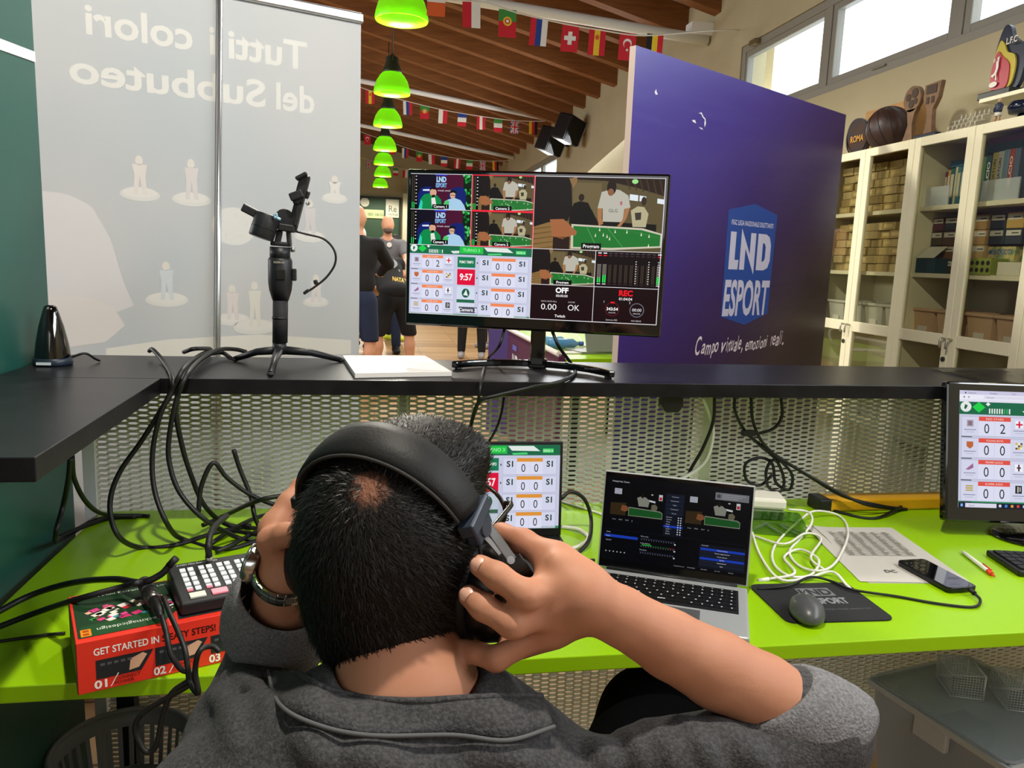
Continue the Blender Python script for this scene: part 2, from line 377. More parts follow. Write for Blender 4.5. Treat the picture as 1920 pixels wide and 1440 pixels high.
# ================================================================== FLAG BUNTING
FW, FH = 0.138, 0.205
FC = {'r': '#c8202f', 'w': '#e6e2d8', 'g': '#3f8a3c', 'b': '#24408e', 'y': '#e8c22a', 'k': '#1c1a1c', 'o': '#d8602a'}
FLAGM = {k: mat('flag cloth ' + k, c, 0.8) for k, c in FC.items()}
def flag(parent, p, kind, flip=False):
    x, y, z = p; mb = MB(); mats = [FLAGM[k] for k in 'rwgbyko']; ix = {k: i for i, k in enumerate('rwgbyko')}
    tilt = random.uniform(-0.06, 0.06); bend = random.uniform(-0.02, 0.02)
    def P(u, v, l=0): return (x + (u - 0.5)*FW + tilt*v*FH, y - 0.0012*l + bend*v, z - v*FH)
    def rect(u0, v0, u1, v1, c, l=0): mb.add([P(u0, v0, l), P(u1, v0, l), P(u1, v1, l), P(u0, v1, l)], [(0, 3, 2, 1)], ix[c])
    V = {'ru': 'rbw', 'es': 'ryr', 'at': 'rwr', 'de': 'kry', 'be': 'kyr', 'pl': 'rw'}; H = {'it': 'gwr', 'fr': 'bwr', 'hu': 'wo'}
    if kind in V:
        s = V[kind]; s = s[::-1] if flip else s; n = len(s)
        for k, c in enumerate(s): rect(k/n, 0, (k+1)/n, 1, c)
        if kind == 'es': mb.add([P(0.5 + 0.13*math.cos(a), 0.32 + 0.1*math.sin(a), 1) for a in [k*math.pi/4 for k in range(8)]], [tuple(range(8))[::-1]], ix['o'])
    elif kind in H:
        s = H[kind]; n = len(s)
        for k, c in enumerate(s): rect(0, k/n, 1, (k+1)/n, c)
    elif kind == 'pt':
        rect(0, 0, 1, 0.42, 'g'); rect(0, 0.42, 1, 1, 'r')
        for rr, c, l in ((0.2, 'y', 1), (0.12, 'r', 2), (0.07, 'w', 3)):
            mb.add([P(0.5 + rr*1.25*math.cos(a), 0.42 + rr*0.85*math.sin(a), l) for a in [k*math.pi/6 for k in range(12)]], [tuple(range(12))[::-1]], ix[c])
    elif kind == 'ch':
        rect(0, 0, 1, 1, 'r'); rect(0.38, 0.26, 0.62, 0.74, 'w', 1); rect(0.16, 0.42, 0.84, 0.58, 'w', 2)
    elif kind == 'tr':
        rect(0, 0, 1, 1, 'r')
        for cx, cy, rr, c, l in ((0.5, 0.38, 0.26, 'w', 1), (0.5, 0.43, 0.2, 'r', 2)):
            mb.add([P(cx + rr*math.cos(a), cy + rr*0.68*math.sin(a), l) for a in [k*math.pi/8 for k in range(16)]], [tuple(range(16))[::-1]], ix[c])
        mb.add([P(0.5 + (0.11 if k % 2 == 0 else 0.045)*math.cos(R(36*k - 90)), 0.62 + (0.11 if k % 2 == 0 else 0.045)*0.68*math.sin(R(36*k - 90)), 3) for k in range(10)], [tuple(range(10))[::-1]], ix['w'])
    elif kind == 'gb':
        rect(0, 0, 1, 1, 'b')
        for a, b, c, d in ((0, 0, 1, 1), (1, 0, 0, 1)):
            for ww, cc, l in ((0.13, 'w', 1), (0.05, 'r', 2)):
                s_ = 1 if c > a else -1
                mb.add([P(a - ww*s_*0, b + ww, l), P(a + ww*s_, b, l), P(c, d - ww, l), P(c - ww*s_, d, l)], [(0, 1, 2, 3)], ix[cc])
        for ww, cc, l in ((0.15, 'w', 3), (0.08, 'r', 4)): rect(0.5-ww, 0, 0.5+ww, 1, cc, l); rect(0, 0.5-ww*.7, 1, 0.5+ww*.7, cc, l)
    return mb.build('flag', mats, parent)
def bunting(label, ydepth, pts, items, flip=False):
    P = [on_y(px, py, ydepth) for px, py in pts]; P.append(Vector((2.899, ydepth, P[-1].z + 0.03)))
    t = thing('flag_bunting', label, 'bunting', P[0], group='strings of national flags under the roof')
    MB().tube(cr(P, 5), 0.006, 5).build('string', mat('white tape', '#dcd8cc', 0.7), t)
    for px, py, k in items:
        flag(t, on_y(px, py, ydepth), k, flip)
bunting('nearest string of national flags, hanging over the monitor and the purple board', 6.3,
        [(640, -70), (740, -22), (800, -2), (903, 4), (970, 24), (1060, 45), (1130, 57), (1190, 66), (1243, 65), (1328, 58)],
        [(819, -22, 'hu'), (884, 0, 'pl'), (952, 18, 'pt'), (1012, 34, 'ru'), (1071, 46, 'ch'), (1121, 54, 'es'), (1178, 62, 'tr'), (1229, 64, 'be')])
bunting('second string of national flags, in front of the wooden rafters', 12.8,
        [(560, 118), (630, 148), (669, 161), (700, 172), (764, 190), (831, 206), (902, 218), (966, 226), (1020, 227), (1042, 222)],
        [(669, 161, 'tr'), (694, 169, 'es'), (726, 180, 'ch'), (764, 190, 'ru'), (797, 198, 'pt'), (831, 206, 'pl'), (867, 212, 'fr'), (902, 218, 'at'), (934, 223, 'it'), (966, 226, 'gb'), (1000, 227, 'de')], True)
bunting('third string of national flags, just above the monitor', 17.6,
        [(600, 215), (668, 244), (736, 268), (786, 284), (833, 293), (881, 300), (929, 302), (962, 300)],
        [(668, 244, 'be'), (689, 253, 'tr'), (712, 262, 'es'), (736, 271, 'ch'), (760, 278, 'ru'), (786, 285, 'pt'), (809, 290, 'pl'), (833, 294, 'fr'), (858, 298, 'at'), (881, 300, 'it'), (905, 302, 'gb'), (929, 302, 'de')], True)
bunting('farthest string of national flags, low against the far wall', 22.4,
        [(600, 272), (672, 294), (700, 302), (742, 314), (762, 318), (860, 332)],
        [(655, 290, 'be'), (672, 295, 'de'), (691, 301, 'gb'), (742, 315, 'it'), (760, 319, 'pl'), (780, 322, 'at')])

# ================================================================== LOUDSPEAKERS ON THE RIGHT WALL
BLK = mat('black plastic', '#121214', 0.42)
BLKG = mat('black gloss plastic', '#060608', 0.08, coat=0.6)
BLKM = mat('black metal', '#0c0c0e', 0.35, 0.3)
def loudspeaker(label, px, py, y, w_, h, roll):
    c = on_y(px, py, y); t = thing('loudspeaker', label, 'loudspeaker', c, group='loudspeakers on the right wall')
    M = Matrix.Rotation(R(35), 3, 'Z') @ Matrix.Rotation(R(roll), 3, 'Y') @ Matrix.Rotation(R(14), 3, 'X')
    MB().box(c, (w_, 0.26, h), M).build('cabinet', BLK, t, bevel=0.02)
    MB().box(c + M @ Vector((0, -0.135, 0)), (w_ - 0.03, 0.012, h - 0.03), M).build('grille', mat('speaker grille', '#0a0a0b', 0.8), t)
    MB().box(c + M @ Vector((w_*0.5, -0.137, 0)), (0.012, 0.014, h - 0.02), M).build('edge_strip', mat('speaker edge', '#9fa3a6', 0.5), t)
    MB().tube([c + M @ Vector((0, 0.13, 0)), (2.898, c.y + 0.15, c.z - 0.02)], 0.025, 8).build('bracket', BLKM, t)
loudspeaker('black wall loudspeaker, the lower left one of the pair', 1033, 265, 11.9, 0.34, 0.36, 14)
loudspeaker('black wall loudspeaker, the upper right one of the pair', 1066, 243, 11.0, 0.32, 0.36, 14)
# ================================================================== COUNTER: DESK, UPPER SHELF, EXPANDED METAL SCREEN
LIME = mat('lime green lacquer', '#8fbe06', 0.36, spec=0.35, noise=(2.0, '#8bb905', 2, 0.3))
BLACKW = mat('black laminate', '#0e0d11', 0.33, spec=0.28, noise=(14, '#1b1a1e', 4, 0.2), bump=(150, 0.03, 2))
BLACKE = mat('black laminate edge', '#131214', 0.4)
MESHM = mat('pale grey powder coat', '#d4d5c6', 0.5)
POSTM = mat('pale grey post', '#bcbba8', 0.5)

desk = thing('lime_desk', 'long lime green desk top under the black shelf', 'desk', (0.6, 1.58, 0.72))
MB().b2((-0.66, 1.17, 0.722), (2.44, 1.985, 0.75)).build('tabletop', LIME, desk, bevel=0.002)
for x in (-0.62, 0.9, 2.36):
    MB().b2((x, 1.90, 0.0), (x + 0.04, 1.94, 0.722)).build('leg', mat('dark leg', '#15171a', 0.5), desk)

sh = thing('counter_shelf', 'black upper counter shelf with a side wing along the green panel', 'shelf', (0.6, 1.9, 1.085))
MB().b2((-0.785, 1.757, 1.086), (2.44, 2.13, 1.12)).build('shelf_board', BLACKW, sh, bevel=0.0015)
MB().prism([(-0.785, 1.085), (-0.44, 1.085), (-0.455, 1.7555), (-0.785, 1.7555)], (0, 0, 1.086), (1, 0, 0), (0, 1, 0), 0.034).build('wing_board', BLACKW, sh, bevel=0.0015)
MB().b2((-0.785, 1.36, 0), (-0.70, 1.92, 1.086)).build('support', DGREEN, sh)
for x in (0.9, 2.2): MB().b2((x, 1.99, 0.75), (x + 0.03, 2.06, 1.086)).build('bracket', POSTM, sh)

ms = thing('metal_screen', 'pale expanded metal screen between desk and black shelf', 'screen', (0.9, 1.97, 0))
def expanded(x0, x1, z0, z1, y):
    ph, pv, s, t = 0.0485, 0.0066, 0.0152, 0.00905       # half period ph/2 = s + t
    v = []; f = []; nx = int((x1 - x0) / ph); nz = int((z1 - z0) / pv)
    hs, ht, hv = 0.0118, 0.0070, 0.0034                  # the opening
    for r in range(nz):
        zc = z0 + pv * (r + 1); off = (r % 2) * ph / 2
        for i in range(nx):
            xc = x0 + ph * (i + 0.5) + off; b = len(v)
            for (px, pz, dy) in ((-s, 0, 0), (-t, -pv, 0), (t, -pv, 0), (s, 0, 0), (t, pv, 0), (-t, pv, 0)): v.append((xc + px, y, zc + pz))
            for dd in (0.0, 0.0012):
                for (px, pz, dy) in ((-hs, 0, 0), (-ht, -hv, 0.0022), (ht, -hv, 0.0022), (hs, 0, 0), (ht, hv, -0.0022), (-ht, hv, -0.0022)):
                    v.append((xc + px, y + dy + dd, zc + pz))
            for k in range(6):
                j = (k + 1) % 6; f.append((b+k, b+j, b+6+j, b+6+k)); f.append((b+6+k, b+6+j, b+12+j, b+12+k))
    me = bpy.data.meshes.new('expanded_metal'); me.from_pydata(v, [], f); me.materials.append(MESHM); me.update()
    o = bpy.data.objects.new('expanded_metal', me); COL.objects.link(o); put_under(o, ms); o['kind'] = 'stuff'; return o
expanded(-0.68, 2.45, 0.02, 1.084, 1.992)
MB().b2((-0.70, 1.985, 0), (-0.672, 2.015, 1.084)).build('frame', mat('white frame', '#dfe3e6', 0.5), ms)
for px in (758, 1441):
    p = on_y(px, 800, 2.004); MB().cyl((p.x, 2.012, 0.02), (p.x, 2.012, 1.084), 0.015, n=12).build('post', POSTM, ms)

# ================================================================== ROLL-UP BANNER (seen from behind)
D0 = Vector((-0.057, 2.8, 0)); BD = Vector((0.932, 0.363, 0)).normalized(); BN = Vector((BD.y, -BD.x, 0))   # BN points to the camera
BAN = bpy.data.materials.new('banner back'); BAN.use_nodes = True
def _ban(m):
    nt = m.node_tree; p = nt.nodes['Principled BSDF']; p.inputs['Roughness'].default_value = 0.6
    tc = nt.nodes.new('ShaderNodeTexCoord'); n = nt.nodes.new('ShaderNodeTexNoise'); n.inputs['Scale'].default_value = 2.2; n.inputs['Detail'].default_value = 1
    r = nt.nodes.new('ShaderNodeValToRGB'); r.color_ramp.elements[0].color = lin('#bcc2c8'); r.color_ramp.elements[1].color = lin('#c6c7ca'); r.color_ramp.elements[0].position = .35; r.color_ramp.elements[1].position = .65
    nt.links.new(tc.outputs['Object'], n.inputs['Vector']); nt.links.new(n.outputs['Fac'], r.inputs[0]); nt.links.new(r.outputs[0], p.inputs['Base Color'])
    t = nt.nodes.new('ShaderNodeBsdfTranslucent'); nt.links.new(r.outputs[0], t.inputs[0]); mx = nt.nodes.new('ShaderNodeMixShader'); mx.inputs[0].default_value = 0.18
    nt.links.new(p.outputs[0], mx.inputs[1]); nt.links.new(t.outputs[0], mx.inputs[2]); nt.links.new(mx.outputs[0], nt.nodes['Material Output'].inputs[0])
_ban(BAN)
ALU = mat('brushed aluminium', '#c4c8cc', 0.28, 0.9)
ban = thing('rollup_banner', 'grey back of a roll-up banner with mirrored show-through lettering', 'banner', D0 + BD * -0.47)
BW = 0.945; BZ0, BZ1 = 0.09, 2.165
MB().prism([(-BW, BZ0), (0, BZ0), (0, BZ1), (-BW, BZ1)], D0, BD, (0, 0, 1), 0.0012).build('fabric', BAN, ban)
MB().prism([(-BW - .005, BZ1 - 0.006), (0.005, BZ1 - 0.006), (0.005, BZ1 + 0.027), (-BW - .005, BZ1 + 0.027)], D0 - BN * 0.014, BD, (0, 0, 1), 0.028).build('top_rail', ALU, ban, bevel=0.006)
MB().prism([(-BW - .02, 0), (0.02, 0), (0.02, 0.085), (-BW - .02, 0.085)], D0 - BN * 0.07, BD, (0, 0, 1), 0.14).build('cassette', ALU, ban, bevel=0.015)
pb = D0 + BD * -0.512 + BN * 0.035; pt = D0 + BD * -0.452 + BN * 0.016
MB().cyl((pb.x, pb.y, 0.08), (pt.x, pt.y, BZ1 + 0.01), 0.0105, 0.0085).build('support_pole', ALU, ban)
# print that shows through: mirrored words, figures on discs, a ball and a finger
cv = Canvas(D0 + BD * -BW + Vector((0, 0, BZ1)) + BN * 0.0014, BD * BW, Vector((0, 0, -(BZ1 - BZ0))), BW, BZ1 - BZ0, 0.00008)
def bx(s): return s + BW
def bz(z): return BZ1 - z
LT = '#cfcfcd'
cv.text('Tutti', bx(-0.182), bz(1.986), 0.082, LT, 1, 'r', w=0.245, bold=0.022, mirror=True)
cv.text('i', bx(-0.466), bz(1.988), 0.082, LT, 1, 'r', w=0.016, bold=0.02, mirror=True)
cv.text('colori', bx(-0.530), bz(1.990), 0.080, LT, 1, 'r', w=0.285, bold=0.022, mirror=True)
cv.text('del', bx(-0.158), bz(1.852), 0.080, LT, 1, 'r', w=0.125, bold=0.022, mirror=True)
cv.text('Subbuteo', bx(-0.316), bz(1.852), 0.078, LT, 1, 'r', w=0.545, bold=0.022, mirror=True)
def ghost(s, z, r, hgt, c2='#cfc9c6', fig=True):
    cv.ell(bx(s), bz(z), r, r*0.36, '#cccbc9', 1, 22); cv.ell(bx(s), bz(z + 0.006), r*0.86, r*0.28, '#d1cfcc', 2, 22)
    if fig:
        cv.poly([(bx(s - .018), bz(z)), (bx(s - .006), bz(z)), (bx(s), bz(z + hgt*.45)), (bx(s + .008), bz(z)), (bx(s + .02), bz(z)), (bx(s + .016), bz(z + hgt*.5)), (bx(s + .022), bz(z + hgt*.8)), (bx(s - .02), bz(z + hgt*.8)), (bx(s - .014), bz(z + hgt*.5))], c2, 3)
        cv.ell(bx(s), bz(z + hgt*.9), 0.011, 0.014, '#cfcac4', 3)
ghost(-0.69, 1.553, 0.055, 0.11); ghost(-0.545, 1.548, 0.057, 0.12, '#c9c3c4'); ghost(-0.09, 1.583, 0.045, 0.07, '#d2cfcb')
ghost(-0.175, 1.452, 0.052, 0.12, '#c4bfc2'); ghost(-0.625, 1.238, 0.062, 0.115, '#c0c6cc'); ghost(-0.155, 1.232, 0.045, 0.09, '#cdc7c8')
ghost(-0.43, 1.175, 0.055, 0.11, '#cdc4c3'); ghost(-0.36, 1.15, 0.07, 0.15, '#cecbc4')
cv.ell(bx(-0.42), bz(1.473), 0.068, 0.06, '#cecdcb', 1, 24)
for k in range(5): cv.poly([(bx(-0.42 + 0.03*math.cos(R(72*k+q))*(1+.5*(q > 0))), bz(1.473 + 0.027*math.sin(R(72*k+q))*(1+.5*(q > 0)))) for q in (0, 12, 24)], '#cbc8c6', 2)
cv.poly([(bx(-0.944), bz(1.545)), (bx(-0.88), bz(1.54)), (bx(-0.82), bz(1.51)), (bx(-0.775), bz(1.42)), (bx(-0.745), bz(1.295)), (bx(-0.72), bz(1.22)), (bx(-0.944), bz(1.12))], '#c9c7ca', 1)
cv.poly([(bx(-0.944), bz(1.25)), (bx(-0.84), bz(1.245)), (bx(-0.775), bz(1.215)), (bx(-0.745), bz(1.16)), (bx(-0.80), bz(1.11)), (bx(-0.944), bz(1.09))], '#cec9c8', 2)
cv.poly([(bx(-0.8), bz(1.09)), (bx(-0.62), bz(1.115)), (bx(-0.35), bz(1.125)), (bx(-0.03), bz(1.10)), (bx(-0.03), bz(1.05)), (bx(-0.8), bz(1.05))], '#d2d0ca', 1)
cv.build('show_through_print', lambda c: mat('banner ' + c, c, 0.6), ban)

# ================================================================== PURPLE DISPLAY BOARD
P0 = Vector((0.903, 2.8, 0)); PD = Vector((math.sin(R(58)), math.cos(R(58)), 0)); PN = Vector((PD.y, -PD.x, 0)); PW, PH = 1.625, 2.17
PUR = bpy.data.materials.new('purple print'); PUR.use_nodes = True
def _pur(m):
    nt = m.node_tree; p = nt.nodes['Principled BSDF']; p.inputs['Roughness'].default_value = 0.34; p.inputs['Specular IOR Level'].default_value = 0.5
    g = nt.nodes.new('ShaderNodeNewGeometry'); sep = nt.nodes.new('ShaderNodeSeparateXYZ'); nt.links.new(g.outputs['Position'], sep.inputs[0])
    def M(op, a, b):
        n = nt.nodes.new('ShaderNodeMath'); n.operation = op
        for i, q in enumerate((a, b)):
            if isinstance(q, (int, float)): n.inputs[i].default_value = q
            else: nt.links.new(q, n.inputs[i])
        return n.outputs[0]
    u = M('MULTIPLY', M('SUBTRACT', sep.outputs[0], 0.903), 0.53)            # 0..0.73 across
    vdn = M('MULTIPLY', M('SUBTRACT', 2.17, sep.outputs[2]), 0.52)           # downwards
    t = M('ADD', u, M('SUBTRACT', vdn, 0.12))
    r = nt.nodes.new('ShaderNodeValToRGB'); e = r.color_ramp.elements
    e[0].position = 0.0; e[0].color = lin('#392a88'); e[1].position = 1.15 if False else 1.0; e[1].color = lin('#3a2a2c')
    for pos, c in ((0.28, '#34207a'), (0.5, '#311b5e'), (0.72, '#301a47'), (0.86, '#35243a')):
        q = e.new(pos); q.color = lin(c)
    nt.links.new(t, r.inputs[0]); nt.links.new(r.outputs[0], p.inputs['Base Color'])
    tc = nt.nodes.new('ShaderNodeTexCoord'); mp = nt.nodes.new('ShaderNodeMapping'); mp.inputs['Scale'].default_value = (1.0, 1.0, 14.0); mp.inputs['Rotation'].default_value = (0.0, R(9), 0)
    n = nt.nodes.new('ShaderNodeTexNoise'); n.inputs['Scale'].default_value = 3.0; n.inputs['Detail'].default_value = 8
    nt.links.new(tc.outputs['Object'], mp.inputs[0]); nt.links.new(mp.outputs[0], n.inputs['Vector'])
    rr = nt.nodes.new('ShaderNodeMapRange'); rr.inputs['From Min'].default_value = 0.3; rr.inputs['From Max'].default_value = 0.7; rr.inputs['To Min'].default_value = 0.30; rr.inputs['To Max'].default_value = 0.40
    nt.links.new(n.outputs['Fac'], rr.inputs[0]); nt.links.new(rr.outputs[0], p.inputs['Roughness'])
_pur(PUR)
pan = thing('display_board', 'tall purple display board with a blue and white esport crest', 'board', P0 + PD * 0.8)
EDGE = mat('bare board edge', '#b9a99f', 0.8)
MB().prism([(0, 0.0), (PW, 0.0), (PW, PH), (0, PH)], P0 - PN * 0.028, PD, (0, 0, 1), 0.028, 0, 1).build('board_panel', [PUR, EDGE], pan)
cv = Canvas(P0 + Vector((0, 0, PH)) + PN * 0.0004, PD * PW, Vector((0, 0, -PH)), PW, PH, 0.0002)
def q(s, z): return (s, PH - z)
BLU = '#1c3f88'; LG = '#b4b0c2'
cv.poly([q(0.663, 1.645), q(0.865, 1.683), q(1.06, 1.648), q(1.05, 1.20), q(0.861, 1.152), q(0.668, 1.192)], BLU, 1)
cv.text('FIGC LEGA NAZIONALE DILETTANTI', 0.694, PH - 1.586, 0.020, LG, 2, w=0.338, bold=0.02)
def pl(pts): cv.poly([q(a, b) for a, b in pts], LG, 2)
pl([(0.695, 1.556), (0.738, 1.556), (0.738, 1.437), (0.770, 1.437), (0.766, 1.396), (0.695, 1.396)])
pl([(0.779, 1.573), (0.855, 1.465), (0.855, 1.557), (0.897, 1.557), (0.897, 1.376), (0.818, 1.488), (0.818, 1.396), (0.779, 1.396)])
pl([(0.915, 1.557), (0.982, 1.557), (1.012, 1.545), (1.028, 1.51), (1.028, 1.44), (1.012, 1.408), (0.978, 1.396), (0.958, 1.396), (0.958, 1.434), (0.975, 1.438), (0.984, 1.45), (0.984, 1.50), (0.975, 1.515), (0.958, 1.518), (0.958, 1.396), (0.915, 1.396)])
cv.text('ESPORT', 0.675, PH - 1.200, 0.146, LG, 2, w=0.372, bold=0.03, shear=0.1)
cv.build('crest', lambda c: mat('board print ' + c, c, 0.45), pan)
# handwritten line, drawn as brush strokes
SCR = '#cbbcc0'
cv = Canvas(P0 + Vector((0, 0, PH)) + PN * 0.0006, PD * PW, Vector((0, 0, -PH)), PW, PH, 0.0001)
def brush(word, s0, s1, z, hh, rise):
    """brush script: narrow slanting letters with a dancing base line and thick-thin strokes"""
    n = len(word); x = s0
    wd = [0.55 if c_ in 'il.,rt' else 1.5 if c_ in 'mCwv' else 1.0 for c_ in word]; k_ = (s1 - s0)/sum(wd)
    for i, c_ in enumerate(word):
        w_ = wd[i]*k_; big = 1.25 if (i == 0 and c_.isupper()) else 1.0
        cv.text(c_, x, PH - (z + rise*(x - s0) + 0.004*math.sin(i*2.1)), hh*big, SCR, 1, w=w_*1.02, bold=0.012, shear=0.42); x += w_
brush('Campo', 0.497, 0.668, 1.034, 0.062, 0.02); brush('virtuale,', 0.692, 0.862, 1.036, 0.064, 0.03); brush('emozioni', 0.884, 1.072, 1.034, 0.056, 0.05); brush('reali.', 1.100, 1.222, 1.046, 0.066, 0.04)
cv.build('handwritten_line', lambda c: mat('board print ' + c, c, 0.45), pan)
mb = MB()
for s0, z0, pts in ((0.40, 1.985, [(0, .012), (.02, .018), (.035, .004), (.05, -.002), (.055, -.02), (.048, -.034), (.044, -.02), (.046, -.006), (.03, 0), (.018, .012)]), (0.36, 1.965, [(0, 0), (.02, .004), (.03, -.008), (.012, -.006)]), (0.41, 1.945, [(0, 0), (.018, .001), (.03, -.006), (.012, -.004)]), (0.12, 2.03, [(0, 0), (.008, .012), (.012, .002), (.02, -.004), (.008, -.008)])):
    mb.prism([(s0 + a, z0 + b) for a, b in pts], P0 + PN * 0.0002, PD, (0, 0, 1), 0.0006)
mb.build('chips', mat('chipped paper', '#dcd6d8', 0.8), pan)

# ================================================================== GLAZED CABINETS ALONG THE RIGHT WALL
CAB = mat('cream cabinet lacquer', '#e8e2c2', 0.45)
CGL = glass_mat('cabinet glass', '#f4f4ee', 0.09)
def cabinet(y0, y1, label):
    t = thing('glass_cabinet', label, 'cabinet', (2.7, (y0 + y1)/2, 0), group='cream glass-door cabinets along the right wall')
    x0, x1, H = 2.522, 2.895, 2.04; th = 0.018; mb = MB()
    mb.b2((x0, y0 + .002, 0), (x1, y0 + th, H)); mb.b2((x0, y1 - th, 0), (x1, y1 - .002, H)); mb.b2((x0, y0 + th, H - th), (x1, y1 - th, H)); mb.b2((x0, y0 + th, 0.06), (x1, y1 - th, 0.08)); mb.b2((x1 - .008, y0 + th, 0.08), (x1, y1 - th, H - th))
    mb.build('carcass', CAB, t)
    for z in (1.722, 1.412, 1.112, 0.62): MB().b2((2.55, y0 + th, z - 0.02), (2.885, y1 - th, z)).build('shelf', CAB, t)
    m = (y0 + y1)/2
    for a, b, hy in ((y0, m, 1), (m, y1, -1)):
        d = MB(); d.frame((2.50, a + .0015, 0.07), (2.521, b - .0015, H - .003), 0.042, 0); d.b2((2.50, a + 0.042, 1.092), (2.521, b - 0.042, 1.146))
        door = d.build('door', CAB, t, bevel=0.003)
        MB().b2((2.508, a + 0.04, 1.14), (2.512, b - 0.04, H - 0.04)).build('pane', CGL, door)
        MB().b2((2.508, a + 0.04, 0.11), (2.512, b - 0.04, 1.096)).build('pane', CGL, door)
        yy = (b - 0.02) if hy > 0 else (a + 0.02)
        MB().tube(cr([(2.5, yy, 1.125), (2.478, yy, 1.128), (2.472, yy, 1.115), (2.472, yy, 1.085)], 4), 0.005, 8).build('handle', mat('steel handle', '#b5b2a4', 0.3, 0.9), door)
        if hy < 0: MB().cyl((2.5, yy, 1.035), (2.494, yy, 1.035), 0.011).build('lock', mat('lock', '#55524a', 0.4, 0.8), door)
    return t
cabinet(3.42, 4.18, 'cream glass cabinet filled with stacked wooden boxes, behind the purple board')
cabinet(2.66, 3.42, 'cream glass cabinet holding books, archive boxes and beige tubs')
cabinet(1.90, 2.66, 'empty cream glass cabinet at the right edge, nearest the counter')

def rest(y, z, x, w_, d, h, name, label, cat, m, group=None, bev=0.0, extra=None):
    o = MB().box((0, 0, h/2), (d, w_, h)).build(name, m, None, bevel=bev); o.location = (x + d/2, y, z)
    tag(o, label, cat, group)
    return o
PINE = [mat('pine box %d' % i, c, 0.6, noise=(8, c2, 4, .3, (1, 6, 1))) for i, (c, c2) in enumerate((('#bda873', '#a8925c'), ('#ab955f', '#978250'), ('#c8b684', '#b49e6a')))]
_bx = None
for zone, (z0, nrow, lab) in enumerate(((1.722, 6, 'small plain wooden box stacked on the upper shelf of the cabinet'), (1.412, 6, 'small plain wooden box stacked on the middle shelf of the cabinet'))):
    for r in range(nrow):
        y = 4.14
        k = 0
        while y > 3.47:
            ww = random.choice((0.092, 0.10, 0.11)); 
            if y - ww < 3.45: break
            dx = random.uniform(-.012, .012); hh = 0.0425
            if _bx is None:
                mb = MB(); mb.box((0, 0, 0.02), (0.2, 0.095, 0.04)); _bx = mb.build('wooden_box', PINE[0], None, bevel=0.002); o = _bx
                mb = MB(); mb.b2((-0.1015, -0.03, 0.012), (-0.1, 0.03, 0.03)); mb.build('label_patch', mat('faded label', '#cdb67c', 0.7), o)
            else:
                o = _bx.copy(); COL.objects.link(o); o.material_slots[0].link = 'OBJECT'; o.material_slots[0].material = random.choice(PINE)
                if random.random() < 0.45:
                    for c in kids(_bx): cc = c.copy(); COL.objects.link(cc); cc.parent = o
            tag(o, lab, 'box', 'plain wooden boxes %s' % ('on the upper shelf', 'on the middle shelf')[zone])
            o.location = (2.70 + dx, y - ww/2, z0 + r*hh + 0.0005); o.scale = (1, (ww - 0.004)/0.095, 1.0); y -= ww; k += 1
            if zone == 1 and r >= 4 and random.random() < .3: pass
# white card boxes below the upper boxes and tubs on the lower shelves
def tub(x, y, z, label, m, group):
    t = thing('plastic_tub', label, 'tub', (x, y, z), group=group)
    w0, w1, d0, d1, h = 0.062, 0.075, 0.08, 0.095, 0.135
    v = []
    for (a, b, zz) in ((d0, w0, 0), (d1, w1, h), (d1 - .004, w1 - .004, h), (d0 - .004, w0 - .004, .004)):
        v += [(x - a, y - b, z + zz), (x + a, y - b, z + zz), (x + a, y + b, z + zz), (x - a, y + b, z + zz)]
    f = [(3, 2, 1, 0)] + [(i*4 + k, i*4 + (k+1) % 4, (i+1)*4 + (k+1) % 4, (i+1)*4 + k) for i in range(3) for k in range(4)] + [(12, 13, 14, 15)]
    MB().add(v, f).build('body', m, t)
    mb = MB(); mb.frame((x - d1 - .008, y - w1 - .008, z + h - .014), (x + d1 + .008, y + w1 + .008, z + h), 0.014, 2); mb.build('rim', m, t, bevel=0.003)
    MB().b2((x - d1 + .004, y - 0.028, z + 0.022), (x - d1 + .009, y + 0.028, z + 0.05)).build('sticker', mat('sticker', '#e3dfd2', 0.6), t)
GT = mat('grey white tub', '#c9c9bb', 0.5); BT = mat('beige tub', '#d8b592', 0.5)
for i, y in enumerate((4.06, 3.90, 3.72, 3.55)): tub(2.68, y, 1.112, 'grey white storage tub behind the cabinet glass, %s from the purple board' % ('first', 'second', 'third', 'fourth')[i], GT, 'grey white tubs')
for i, y in enumerate((3.34, 3.17, 2.98, 2.81)): tub(2.68, y, 1.112, 'beige storage tub on the lower cabinet shelf, %s from the grey tubs' % ('first', 'second', 'third', 'fourth')[i], BT, 'beige tubs')
for i, (y, ww) in enumerate(((3.96, 0.16), (3.78, .15), (3.60, 0.17))):
    rest(y, 0.622, 2.66, ww, 0.2, 0.16, 'clear_bag', 'crumpled clear bag behind the low cabinet glass, %s from the board' % ('first', 'second', 'third')[i], 'bag', mat('milky plastic', '#aeb0a0', 0.35), 'clear bags', 0.02)
for i, (y, c) in enumerate(((3.22, '#cf9a72'), (2.88, '#b9b46a'))):
    rest(y, 0.622, 2.66, 0.22, 0.2, 0.2, 'packed_bag', ('orange', 'yellow green')[i] + ' packed plastic bag behind the low cabinet glass', 'bag', mat('bag ' + c, c, 0.35), None, 0.04)
